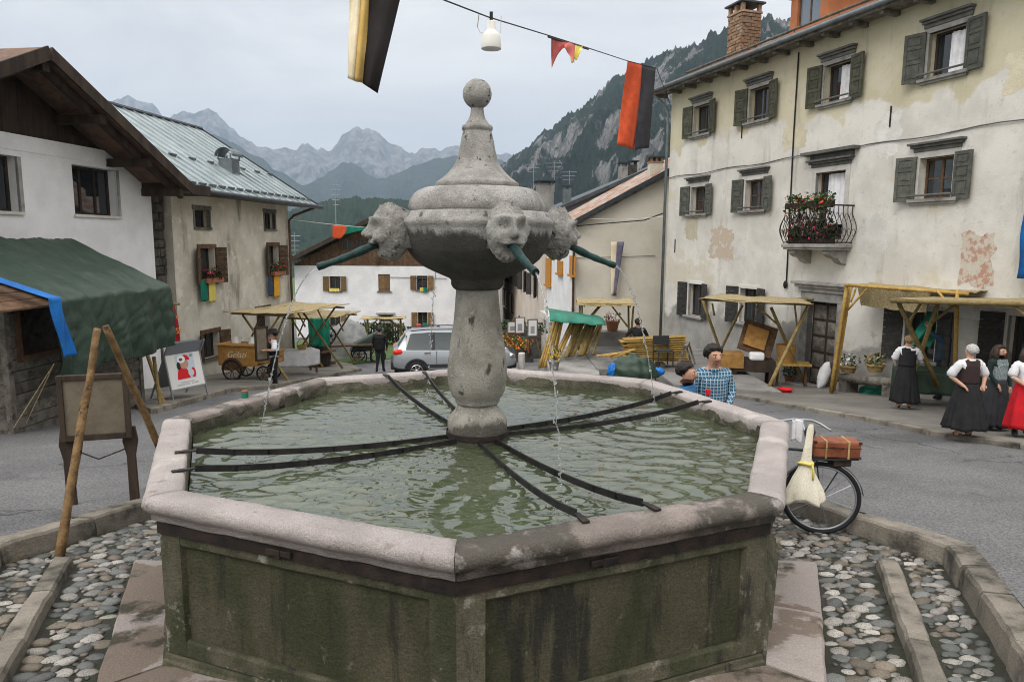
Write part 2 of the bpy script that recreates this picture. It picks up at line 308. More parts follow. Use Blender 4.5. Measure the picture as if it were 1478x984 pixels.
# thin cracks and seams in the asphalt
_t = M['asphalt'].node_tree; _p = _t.nodes['Principled BSDF']; _src = _p.inputs['Base Color'].links[0].from_socket
_tc = _t.nodes.new('ShaderNodeTexCoord'); _nz = _t.nodes.new('ShaderNodeTexNoise'); _nz.inputs['Scale'].default_value = 1.6; _nz.inputs['Detail'].default_value = 5
_ad = _t.nodes.new('ShaderNodeVectorMath'); _ad.operation = 'MULTIPLY_ADD'; _ad.inputs[1].default_value = (.9, .9, .9); _t.links.new(_tc.outputs['Object'], _nz.inputs[0]); _t.links.new(_nz.outputs['Color'], _ad.inputs[0]); _t.links.new(_tc.outputs['Object'], _ad.inputs[2])
_vo = _t.nodes.new('ShaderNodeTexVoronoi'); _vo.feature = 'DISTANCE_TO_EDGE'; _vo.inputs['Scale'].default_value = .42; _t.links.new(_ad.outputs[0], _vo.inputs[0])
_m1 = _t.nodes.new('ShaderNodeMapRange'); _m1.inputs['From Min'].default_value = .004; _m1.inputs['From Max'].default_value = .011; _m1.inputs['To Min'].default_value = 1; _m1.inputs['To Max'].default_value = 0; _t.links.new(_vo.outputs['Distance'], _m1.inputs[0])
_n2 = _t.nodes.new('ShaderNodeTexNoise'); _n2.inputs['Scale'].default_value = .5; _t.links.new(_tc.outputs['Object'], _n2.inputs[0]); _m2 = _t.nodes.new('ShaderNodeMapRange'); _m2.inputs['From Min'].default_value = .53; _m2.inputs['From Max'].default_value = .6; _t.links.new(_n2.outputs[0], _m2.inputs[0])
_mm = _t.nodes.new('ShaderNodeMath'); _mm.operation = 'MULTIPLY'; _t.links.new(_m1.outputs[0], _mm.inputs[0]); _t.links.new(_m2.outputs[0], _mm.inputs[1])
_mx = _t.nodes.new('ShaderNodeMix'); _mx.data_type = 'RGBA'; _t.links.new(_mm.outputs[0], _mx.inputs[0]); _t.links.new(_src, _mx.inputs[6]); _mx.inputs[7].default_value = (.05, .05, .05, 1); _t.links.new(_mx.outputs[2], _p.inputs['Base Color'])
# ------------------------------------------------------------------ mountains and ground
def mountmat(name, forest, forest2, rock, scree, rs, rlo, rhi, bump=1.0, slope=(0, 0)):
    m = bpy.data.materials.new(name); m.use_nodes = True; t = m.node_tree; N = t.nodes.new; L = t.links.new; p = t.nodes['Principled BSDF']
    p.inputs['Roughness'].default_value = 1; p.inputs['Specular IOR Level'].default_value = .05
    tc = N('ShaderNodeTexCoord')
    def tex(s, z=1, d=9, r=.65):
        q = N('ShaderNodeMapping'); q.inputs['Scale'].default_value = (1, 1, z); L(tc.outputs['Object'], q.inputs[0]); n = N('ShaderNodeTexNoise'); n.inputs['Scale'].default_value = s; n.inputs['Detail'].default_value = d; n.inputs['Roughness'].default_value = r; n.inputs['Distortion'].default_value = .6; L(q.outputs[0], n.inputs[0]); return n.outputs[0]
    def mr(v, a, b):
        q = N('ShaderNodeMapRange'); q.interpolation_type = 'SMOOTHSTEP'; L(v, q.inputs[0]); q.inputs['From Min'].default_value = a; q.inputs['From Max'].default_value = b; return q.outputs[0]
    def mix(f, a, b):
        q = N('ShaderNodeMix'); q.data_type = 'RGBA'; L(f, q.inputs[0])
        for i, x in ((6, a), (7, b)):
            if isinstance(x, tuple): q.inputs[i].default_value = (*x, 1)
            else: L(x, q.inputs[i])
        return q.outputs[2]
    f = mix(mr(tex(rs*14), .4, .6), forest, forest2); r = mix(mr(tex(rs*9, .3), .42, .62), rock, scree)
    msk = mr(tex(rs, .55), rlo, rhi)
    g = N('ShaderNodeAttribute'); g.attribute_name = 'rocky'; ad = N('ShaderNodeMath'); ad.operation = 'ADD'; ad.use_clamp = True
    ti = tex(rs*5, .4); a2 = N('ShaderNodeMath'); a2.operation = 'MULTIPLY_ADD'; L(ti, a2.inputs[0]); a2.inputs[1].default_value = 1.2; a2.inputs[2].default_value = -.6
    a3 = N('ShaderNodeMath'); a3.operation = 'ADD'; L(msk, a3.inputs[0]); L(g.outputs['Fac'], a3.inputs[1]); L(a3.outputs[0], ad.inputs[0]); L(a2.outputs[0], ad.inputs[1])
    L(mix(mr(ad.outputs[0], .3, .7), f, r), p.inputs['Base Color'])
    b = N('ShaderNodeBump'); b.inputs['Strength'].default_value = bump; b.inputs['Distance'].default_value = .35/rs*.1; L(tex(rs*12), b.inputs['Height']); L(b.outputs[0], p.inputs['Normal'])
    M[name] = m
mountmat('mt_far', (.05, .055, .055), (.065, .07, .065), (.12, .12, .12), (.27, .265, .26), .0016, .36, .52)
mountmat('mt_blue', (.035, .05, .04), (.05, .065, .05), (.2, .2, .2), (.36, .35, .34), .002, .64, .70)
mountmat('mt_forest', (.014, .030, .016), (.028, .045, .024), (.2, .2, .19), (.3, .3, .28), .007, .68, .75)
mountmat('mt_right', (.008, .018, .011), (.022, .034, .018), (.115, .113, .11), (.25, .24, .225), .0095, .505, .60, 1.5)
def ridge(name, pts, foot, depth, mat, label, nx=260, nr=60, jag=4, gul=60, gs=.004, rocky=None, fine=0, px_off=0):
    def interp(x):
        for a, b in zip(pts, pts[1:]):
            if a[0] <= x <= b[0]:
                t = (x-a[0])/(b[0]-a[0]); return a[1]+(b[1]-a[1])*t, a[2]+(b[2]-a[2])*t
        q = pts[0] if x < pts[0][0] else pts[-1]; return q[1], q[2]
    x0, x1 = pts[0][0], pts[-1][0]; vs = []; rk = []; rr = random.Random(3)
    for i in range(nx+1):
        px = x0+(x1-x0)*i/nx; py, D = interp(px)
        c = atY(px, py, D); c.z += jag*noise.fractal(Vector((px*.07, 1.3, D*.001)), 1, 2, 5)*2+(rr.uniform(-fine, fine) if fine else 0)
        dirn = Vector((c.x-CAM.x, c.y-CAM.y, 0)).normalized()
        for j in range(-3, nr+1):
            t = j/nr
            if t < 0: q = Vector((c.x, c.y, c.z+(c.z-foot)*t*9))-dirn*(depth*t*6)
            else:
                q = Vector((c.x, c.y, 0))-dirn*(depth*t)
                q.z = foot+(c.z-foot)*(1-t)**1.15
                am = gul*math.sin(PI*min(1, t*1.02))
                g = noise.ridged_multi_fractal(Vector((q.x*gs+t*.6, q.y*gs*.45, D*.0003+1.7)), 1, 2.1, 5, 1, 2)-1.1
                q.z += am*g*.55+.25*am*noise.fractal(Vector((q.x, q.y, 0))*gs*5, 1, 2, 4)
                q -= dirn*(am*.5*g)
            vs.append(q); rk.append(rocky(px, t, q) if rocky else 0)
    H = nr+4
    fs = [(i*H+j, (i+1)*H+j, (i+1)*H+j+1, i*H+j+1) for i in range(nx) for j in range(H-1)]
    o = MB().add(vs, fs).build(name, mat, smooth=True)
    at_ = o.data.attributes.new('rocky', 'FLOAT', 'POINT'); at_.data.foreach_set('value', rk)
    return struct(o, 'structure', label)
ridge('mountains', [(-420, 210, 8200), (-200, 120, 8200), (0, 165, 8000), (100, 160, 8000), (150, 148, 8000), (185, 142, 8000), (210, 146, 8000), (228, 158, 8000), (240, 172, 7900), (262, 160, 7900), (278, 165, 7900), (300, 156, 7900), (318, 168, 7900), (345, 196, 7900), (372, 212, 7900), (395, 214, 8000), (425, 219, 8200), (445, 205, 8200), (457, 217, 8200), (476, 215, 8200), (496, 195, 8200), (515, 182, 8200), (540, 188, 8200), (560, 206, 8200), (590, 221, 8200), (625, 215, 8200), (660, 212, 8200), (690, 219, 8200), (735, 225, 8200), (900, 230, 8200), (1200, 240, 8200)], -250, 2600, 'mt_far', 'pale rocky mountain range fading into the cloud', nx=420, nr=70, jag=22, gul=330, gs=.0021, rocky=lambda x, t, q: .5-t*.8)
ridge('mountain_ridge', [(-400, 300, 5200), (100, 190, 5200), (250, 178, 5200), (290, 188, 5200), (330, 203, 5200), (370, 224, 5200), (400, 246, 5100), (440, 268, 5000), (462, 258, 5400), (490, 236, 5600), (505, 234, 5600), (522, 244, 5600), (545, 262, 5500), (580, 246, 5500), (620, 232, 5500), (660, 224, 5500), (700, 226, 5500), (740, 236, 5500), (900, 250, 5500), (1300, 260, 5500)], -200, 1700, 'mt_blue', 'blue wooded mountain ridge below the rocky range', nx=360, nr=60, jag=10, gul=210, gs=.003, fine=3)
ridge('wooded_hill', [(-300, 330, 1500), (300, 325, 1500), (400, 312, 1500), (440, 298, 1500), (475, 288, 1500), (520, 285, 1500), (565, 286, 1500), (610, 289, 1450), (680, 300, 1400), (760, 320, 1350), (900, 345, 1300)], -60, 700, 'mt_forest', 'dark wooded hill behind the white house', nx=800, nr=50, jag=2.5, gul=40, gs=.009, fine=2.2)
ridge('rocky_mountain', [(690, 268, 2300), (715, 248, 2250), (733, 230, 2200), (765, 207, 2100), (795, 186, 2000), (820, 168, 1950), (845, 148, 1900), (870, 124, 1850), (890, 111, 1800), (912, 99, 1750), (928, 88, 1720), (960, 74, 1680), (1000, 61, 1620), (1040, 44, 1560), (1075, 32, 1520), (1110, 26, 1500), (1150, 30, 1500), (1250, 26, 1450), (1500, -20, 1400), (1900, -80, 1300)], -40, 1050, 'mt_right', 'steep dark mountain side with pines and pale rock faces', nx=620, nr=130, jag=7, gul=120, gs=.006, fine=5, rocky=lambda x, t, q: -.25 if t < .06 else (.32 if (abs(x-(775+t*260)) < 22+45*t and t < .5) else (.03 if .15 < t < .8 else -.1)))
def gnd(x, y):
    if y <= 60: return rz_(y)-.55
    return max(-45, rz_(60)-.55-(y-60)*.06)
ys = [-60, -20, -8, 0, 10, 22, 35, 50, 60, 90, 150, 250, 400, 700, 1200, 2500, 5000, 12000]; xs = [-9000, -3000, -1000, -300, -100, -40, -15, 0, 15, 40, 100, 300, 1000, 3000, 9000]
g = MB(); g.add([(x, y, gnd(x, y)) for y in ys for x in xs], [(j*15+i, j*15+i+1, (j+1)*15+i+1, (j+1)*15+i) for j in range(len(ys)-1) for i in range(14)])
struct(g.build('ground', 'grass'), label='valley ground')
# ------------------------------------------------------------------ road with the sunken octagon round the fountain
TH = -.0186
def oct(r, z=0, off=0): return [Vector((r*math.cos(TH+R(45*k+off)), r*math.sin(TH+R(45*k+off)), z)) for k in range(8)]
hole = [Vector((p.x, p.y, 0)) for p in oct(4.125)]
outer = [Vector(p) for p in ((-45, -16, 0), (45, -16, 0), (45, 22, 0), (-45, 22, 0))]
allp = outer+hole
tri = tessellate_polygon([outer, hole])
rb = MB().add([(p.x, p.y, RZ0+RS*p.y) for p in allp], [tuple(t) for t in tri])
rb.grid(20, 24, lambda u, v: (-45+90*u, 22+48*v, rz_(22+48*v)))
me_road = rb.build('road', 'asphalt'); struct(me_road, label='grey patched asphalt street')
b = bmesh.new(); b.from_mesh(me_road.data); bmesh.ops.recalc_face_normals(b, faces=b.faces)
if sum(f.normal.z*f.calc_area() for f in b.faces) < 0: bmesh.ops.reverse_faces(b, faces=b.faces)
b.to_mesh(me_road.data); b.free()
# bed of cobbles
bed = thing('cobble_bed', '', 'paving'); del bed['category']; del bed['label']; struct(bed, label='sunken cobbled bed round the fountain')
MB().add([(p.x, p.y, CZ0+CS*p.y) for p in oct(4.05)]+[(p.x, p.y, CZ0+CS*p.y) for p in oct(2.0)], [(k, (k+1) % 8, 8+(k+1) % 8, 8+k) for k in range(8)]).build('mud_joint', 'cobmud', bed)
def ringpt(side, t, r):     # point on the octagon side k..k+1 at circumradius r
    a = R(45*side)+TH; b_ = R(45*(side+1))+TH
    return Vector((r*(math.cos(a)*(1-t)+math.cos(b_)*t), r*(math.sin(a)*(1-t)+math.sin(b_)*t), 0))
CF = math.cos(R(22.5))
def wob(mb, amp, s):
    for i, v in enumerate(mb.v):
        q = Vector(v); mb.v[i] = tuple(q+noise.noise_vector(q*s)*amp)
    return mb
def block(side, t0, t1, r0, r1, z0, ztop, n=7, slope=0, gap=.006):
    mb = MB(); L_ = (ringpt(side, 1, r1)-ringpt(side, 0, r1)).length; t0 += gap/L_; t1 -= gap/L_
    prof = [(r0, 0), (r0, .75), (r0+.012, .96), (r0+.03, 1), (r1-.03, 1), (r1-.012, .96), (r1, .75), (r1, 0)]
    rows = []
    for i in range(n+1):
        t = t0+(t1-t0)*i/n
        e = .012 if i in (0, n) else 0
        for (r_, zz) in prof:
            p = ringpt(side, t, r_); zt = ztop(p.y)-(e if zz > .9 else 0); p.z = z0+(zt-z0)*zz; rows.append(p)
    k = len(prof); fs = [(i*k+j, i*k+(j+1) % k, (i+1)*k+(j+1) % k, (i+1)*k+j) for i in range(n) for j in range(k)]
    fs += [tuple(range(k-1, -1, -1)), tuple(n*k+j for j in range(k))]
    return wob(mb.add(rows, fs), .012, 5)
roadtop = lambda y: RZ0+RS*y+.012
ring = thing('kerb_ring', 'low ring of grey stone kerb round the cobbled bed', 'kerb')
cuts = {7: [0, .17, .36, .62, 1], 0: [0, .33, .66, 1], 3: [0, .4, .72, 1], 4: [0, .3, .63, 1], 1: [0, .5, 1], 2: [0, .5, 1], 5: [0, .5, 1], 6: [0, .5, 1]}
cuts[7] = [0, .38, .64, .83, 1]
for sd_, cc in cuts.items():
    for a, b_ in zip(cc, cc[1:]):
        block(sd_, a, b_, 3.9+U(-.015, .015), 4.15, -.6, lambda y, q=U(-.012, .012): roadtop(y)+q).build('kerb_stone', 'kerb', ring, smooth=False)
ring2 = thing('drain_edging', 'narrow low stone edging strip between the two bands of cobbles', 'kerb')
for sd_ in (7, 4):
    for a, b_ in (((.0, .3), (.3, .62), (.62, .93)) if sd_ == 4 else ((.07, .38), (.38, .68), (.68, 1))):
        block(sd_, a, b_, 3.32, 3.5, -.5, lambda y, q=U(-.01, .01): CZ0+CS*y+.09+q).build('kerb_stone', 'kerb', ring2)
step = thing('fountain_step', 'pinkish stone step slabs, half wet, round the foot of the fountain', 'step')
for sd_ in (4, 5, 6, 7):
    for a, b_ in ((0, .48), (.48, 1)):
        if sd_ == 4: a, b_ = (0.0, 1) if a == 0 else (None, None)
        if a is None: continue
        block(sd_, a, b_, 2.40, 2.84, -.5, lambda y, q=U(-.006, .006): CZ0+CS*y+.055+q, n=10).build('step_slab', 'slab', step)
# cobblestones
def pebble_mesh(i):
    r_ = random.Random(i); mb = MB(); off = r_.uniform(0, 50); a = r_.uniform(.85, 1.2)
    mb.ell((0, 0, 0), (1, .66*a, .42), 10, 6, fn=lambda u: 1+.22*noise.noise(u*1.4+Vector((off, 0, 0)))+.08*noise.noise(u*3+Vector((0, off, 0))))
    me = bpy.data.meshes.new('cobblestone'); me.from_pydata(mb.v, [], mb.f); me.polygons.foreach_set('use_smooth', [True]*len(me.polygons)); return me
pebs = []
for i in range(15):
    me = pebble_mesh(i); me.materials.append(M[f'cobble{i % 5}']); pebs.append(me)
spots = []; cobs = []
def inside(p):
    a = (math.degrees(math.atan2(p.y, p.x)-TH)) % 360; r_ = math.hypot(p.x, p.y); k = a % 45-22.5; cr_ = r_*math.cos(R(k))/CF; side = int(a//45)
    if cr_ > 3.84 or cr_ < 2.46: return None
    if side in (4, 7):
        if cr_ < 2.88: return None
        edge = (side == 7 and a > 318) or (side == 7 and a < 355) or (side == 4)
        t = (a-45*side)/45
        lim = (t < .955) if side == 4 else (t > .05)
        if False: pass
        if 3.26 < cr_ < 3.56 and lim: return None
        return 'out' if cr_ > 3.5 else 'in'
    if side in (0, 3): return 'in'
    return None
def cob_try(n, s0, s1, tight):
    for _ in range(n):
        a = R(rng.choice((rng.uniform(-46, 34), rng.uniform(146, 226)))); r_ = U(2.45, 4.1); p = Vector((r_*math.cos(a), r_*math.sin(a), 0)); w_ = inside(p)
        if not w_: continue
        s = U(s0, s1)*(1.05 if w_ == 'in' else .95)
        el = U(.55, .95)
        if any((p-q).length < tight*(s+z) for q, z in spots): continue
        spots.append((p, s)); ang = math.atan2(p.y, p.x)+PI/2+U(-.5, .5)
        o = bpy.data.objects.new('cobblestone', rng.choice(pebs)); COL.objects.link(o); o.parent = bed; cobs.append(o)
        o.location = (p.x, p.y, CZ0+CS*p.y+U(-.012, .006)); o.scale = (s*U(1.0, 1.35), s*U(.95, 1.2), s*U(.75, 1.1)); o.rotation_euler = (U(-.15, .15), U(-.15, .15)-.1*math.cos(ang), U(0, .3)+(0 if a < 2 else 0)+U(-.45, .45))
cob_try(9000, .048, .066, .74)
cob_try(9000, .034, .05, .74)
n1 = len(spots)
mbp = MB()
cobs.sort(key=lambda o: -max(o.scale)/(Vector(o.location)-CAM).length)
for o in cobs[300:]:
    Mq = Matrix.LocRotScale(o.location, o.rotation_euler, o.scale); k = int(o.data.materials[0].name[6]); mbp.add([Mq@v.co for v in o.data.vertices], [tuple(p.vertices) for p in o.data.polygons], k); bpy.data.objects.remove(o)
sp2 = list(spots)
for _ in range(16000):
    a = R(rng.choice((rng.uniform(-46, 34), rng.uniform(146, 226)))); r_ = U(2.45, 4.1); p = Vector((r_*math.cos(a), r_*math.sin(a), 0))
    if not inside(p): continue
    s = U(.014, .032)
    if any((p-q).length < .85*(s+z) for q, z in sp2): continue
    sp2.append((p, s)); i0 = len(mbp.v); mbp.ell((0, 0, 0), (s*U(1, 1.5), s, s*.5), 7, 5, m=rng.randrange(5)); mbp.tf(Matrix.Translation((p.x, p.y, CZ0+CS*p.y+.004))@Matrix.Rotation(U(0, 3), 4, 'Z'), i0)
struct(mbp.build('pebbles', [f'cobble{i}' for i in range(5)], bed, smooth=True), 'stuff')
print('COBBLES', n1, len(sp2))
# ------------------------------------------------------------------ pavements
def sheet(name, pxs, h, mat, label, kmat='kerb', back=None, thick=.6):
    P = [onroad(*p) for p in pxs]+[Vector(p) for p in (back or [])]
    top = [(p.x, p.y, rz_(p.y)+h) for p in P]; n = len(P)
    t = tessellate_polygon([[Vector((p.x, p.y, 0)) for p in P]])
    mb = MB().add(top+[(p.x, p.y, rz_(p.y)-thick) for p in P], [tuple(x) for x in t]+[(i, (i+1) % n, n+(i+1) % n, n+i) for i in range(n)])
    o = mb.build(name, mat); b = bmesh.new(); b.from_mesh(o.data); bmesh.ops.recalc_face_normals(b, faces=b.faces); b.to_mesh(o.data); b.free()
    return struct(o, label=label)
sheet('pavement', [(1530, 657), (1478, 648), (1347, 628), (1261, 609), (1166, 593), (1100, 580), (1048, 571)], .07, 'pavement', 'concrete pavement along the big house', back=[(6.4, 15.5), (5.6, 21.5), (6.5, 23), (9, 17), (12, 9), (13.5, 3)])
sheet('side_pavement', [(222, 597), (252, 588), (330, 566), (395, 560), (470, 546), (520, 535)], .09, 'pavement', 'worn concrete pavement along the old house', back=[(-5.6, 23), (-8, 27), (-10, 15), (-8.6, 10.5)])
kb = thing('street_kerb', 'narrow stone kerb line along the right-hand pavement', 'kerb')
kp = [onroad(*p) for p in [(1520, 655), (1478, 648), (1347, 628), (1261, 609), (1166, 593), (1100, 580), (1048, 571)]]
for a, b_ in zip(kp, kp[1:]):
    n = max(1, int((b_-a).length/1.0))
    for i in range(n):
        p, q = a.lerp(b_, (i+.01)/n), a.lerp(b_, (i+.99)/n); mb = MB(); mb.bar((p.x-.02, p.y, rz_(p.y)+.0), (q.x-.02, q.y, rz_(q.y)+.0), .13, .17); wob(mb, .006, 7).build('kerb_stone', 'kerb', kb, bev=.012)
kb = thing('street_kerb', 'low stone kerb line along the left-hand pavement by the ice cream cart', 'kerb')
kp = [onroad(*p) for p in [(222, 597), (252, 588), (330, 566), (395, 560), (470, 546), (520, 535)]]
for a, b_ in zip(kp, kp[1:]):
    n = max(1, int((b_-a).length/1.1))
    for i in range(n):
        p, q = a.lerp(b_, (i+.01)/n), a.lerp(b_, (i+.99)/n); mb = MB(); mb.bar((p.x, p.y, rz_(p.y)+.02), (q.x, q.y, rz_(q.y)+.02), .14, .19); wob(mb, .006, 7).build('kerb_stone', 'kerb', kb, bev=.012)
# lawn behind the stalls
sheet('lawn', [(400, 540), (560, 523)], .03, 'grass', 'strip of grass before the white house', back=[(-3.5, 30), (-5, 40), (-15, 40), (-9, 27)])
# ------------------------------------------------------------------ fountain
FT = thing('fountain', 'large octagonal stone fountain with masked bowl and ball finial in the square', 'fountain')
def sweep(prof, side, n, g0=0, g1=0, wa=0, ws=4, chip=0, closed=True):
    """profile of (apothem, z) swept along one octagon side, mitred at both vertices"""
    mb = MB(); k = len(prof); rows = []
    for i in range(n+1):
        t = i/n; t = g0+(1-g0-g1)*t
        for (a, z) in prof:
            p = ringpt(side, t, a/CF); p.z = z; rows.append(p)
    fs = [(i*k+j, i*k+(j+1) % k, (i+1)*k+(j+1) % k, (i+1)*k+j) for i in range(n) for j in range(k if closed else k-1)]
    if closed: fs += [tuple(range(k-1, -1, -1)), tuple(n*k+j for j in range(k))]
    mb.add(rows, fs)
    if wa:
        for i, v in enumerate(mb.v):
            q = Vector(v); d = noise.noise_vector(q*ws)*wa+noise.noise_vector(q*ws*4)*wa*.4
            if chip:
                c_ = noise.noise(q*7+Vector((3, 9, 1)))
                if c_ > .35: d -= Vector((q.x, q.y, 0)).normalized()*chip*(c_-.35)
            mb.v[i] = tuple(q+d)
    return mb
AI, AO = 2.3*CF, 2.53*CF
rp = []
for t in range(7):      # bullnose
    a = PI/2-t*PI/6; rp.append((AO-.046+.046*math.cos(a), 1.060+.046*math.sin(a)))
RIM = [(AI, 1.085), (AI+.012, 1.1), (AI+.06, 1.104), (AO-.13, 1.106)]+rp[:6]+[(AO-.03, 1.012), (AO-.042, 1.006), (AO-.046, .972), (AO-.056, .962), (AI, .96)]
for k in range(8):
    sweep(RIM, k, 40, .0012, .0012, .007, 4, .022).build('rim_stone', 'rimwet' if k in (6, 3) else 'rimstone', FT, smooth=True)
AW = 2.44*CF    # outside wall face
for k in range(8):
    wl = sweep([(AI+.02, .965), (AW-.03, .965), (AW-.03, -.3), (AI+.02, -.3)], k, 14, 0, 0, .004, 5).build('basin_wall', 'moss', FT)
    # moulded base
    sweep([(AW-.02, .155), (AW+.012, .15), (AW+.014, .125), (AW+.03, .115), (AW+.034, .075), (AW+.05, .065), (AW+.055, -.02), (AW+.055, -.3), (AW-.02, -.3)], k, 16, 0, 0, .004, 6).build('base_moulding', 'mossframe', wl)
    # raised frame round the sunk panel
    s0, s1 = .078, .922; lip = .028
    def strip(t0, t1, z0, z1, o=0.0):
        mb = MB(); n = max(2, int((t1-t0)*16)); rows = []
        for i in range(n+1):
            t = t0+(t1-t0)*i/n
            for (a, z) in ((AW-.045, z0), (AW-.012+o, z0), (AW+o, z0+.014), (AW+o, z1-.014), (AW-.012+o, z1), (AW-.045, z1)):
                p = ringpt(k, t, a/CF); p.z = z; rows.append(p)
        fs = [(i*6+j, i*6+j+1, (i+1)*6+j+1, (i+1)*6+j) for i in range(n) for j in range(5)]+[tuple(range(5, -1, -1)), tuple(n*6+j for j in range(6))]
        return wob(mb.add(rows, fs), .004, 7)
    fr = strip(0.0, s0, .15, .96)
    for a in ((s1, 1.0, .15, .96), (s0, s1, .82, .96), (s0, s1, .15, .26)):
        q = strip(*a, o=-.001 if a[1] < .99 else 0); fr.add(q.v, q.f)
    fr.build('panel_frame', 'mossframe', wl, smooth=False)
# iron hoop under the rim, with clasp plates
for k in range(8):
    sweep([(AW+.001, .885), (AW+.014, .887), (AW+.014, .956), (AW+.001, .958)], k, 4).build('iron_hoop', 'iron', FT)
for k in (5, 6):
    mb = MB(); p = ringpt(k, .46 if k == 5 else .42, (AW+.026)/CF); a = R(45*k+22.5)+TH
    mb.box((p.x, p.y, .925), (.02, .16, .035), Euler((0, 0, a))); mb.box((p.x, p.y, .92), (.03, .03, .05), Euler((0, 0, a))); mb.build('hoop_clasp', 'iron', FT, bev=.004)
mb = MB().lathe([(2.2, .25), (2.2, .3), (0.01, .3)], 8, caps=False); mb.tf(Matrix.Rotation(TH, 4, 'Z')); mb.build('basin_floor', 'innerwall', FT)
for k in range(8):
    sweep([(AI+.019, .25), (AI-.004, .25), (AI-.004, 1.0), (AI+.001, 1.06), (AI+.019, 1.08)], k, 20, 0, 0, .008, 6).build('inner_wall', 'innerwall', FT)
# pillar, bowl and finial
def pz(py): return atY(688, py, 0).z
K = .00541
def prof(l): return [(h*K, pz(y)) for h, y in l]
def stone_fn(amp, s): return lambda r_, t, z: r_*(1+amp*noise.fractal(Vector((r_*math.cos(t), r_*math.sin(t), z))*s, 1, 2, 4)) if r_ > .01 else r_
def lath(name, l, mat, par=FT, n=64, amp=.02, s=7):
    return MB().lathe(dense(prof(l)), n, fn=stone_fn(amp, s)).build(name, mat, par, smooth=True)
def dense(p, step=.022):
    o = [p[0]]
    for a, b_ in zip(p, p[1:]):
        n = max(1, int(math.hypot(b_[0]-a[0], b_[1]-a[1])/step))
        for i in range(1, n+1): o.append((a[0]+(b_[0]-a[0])*i/n, a[1]+(b_[1]-a[1])*i/n))
    return o
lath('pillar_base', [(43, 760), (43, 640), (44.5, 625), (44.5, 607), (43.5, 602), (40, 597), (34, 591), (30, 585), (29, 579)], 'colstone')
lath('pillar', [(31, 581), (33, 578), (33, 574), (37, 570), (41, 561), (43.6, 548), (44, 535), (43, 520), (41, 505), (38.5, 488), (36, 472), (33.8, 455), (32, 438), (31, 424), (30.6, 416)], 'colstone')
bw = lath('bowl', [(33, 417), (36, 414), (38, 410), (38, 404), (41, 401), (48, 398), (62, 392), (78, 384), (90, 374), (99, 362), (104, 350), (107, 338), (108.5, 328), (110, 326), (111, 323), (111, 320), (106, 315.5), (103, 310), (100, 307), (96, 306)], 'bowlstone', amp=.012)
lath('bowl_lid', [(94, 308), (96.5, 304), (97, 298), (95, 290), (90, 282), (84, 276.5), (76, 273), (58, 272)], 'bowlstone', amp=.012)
lath('spire', [(55, 273.5), (58.5, 272), (59, 266), (58, 264), (50, 258), (42, 251), (35, 243), (30.5, 235), (27, 224), (24.5, 212), (22.5, 200), (20.5, 191), (19.5, 190), (21.5, 188), (22, 184.5), (20.5, 181.5), (17, 180), (16, 178), (13, 174), (10.5, 168), (9.2, 161), (8.8, 156)], 'lichen', amp=.02, s=12)
MB().ell((0, 0, pz(136)), .110, 40, 28, fn=lambda u: 1+.02*noise.fractal(u*4, 1, 2, 4)).build('ball', 'lichen', FT, smooth=True)
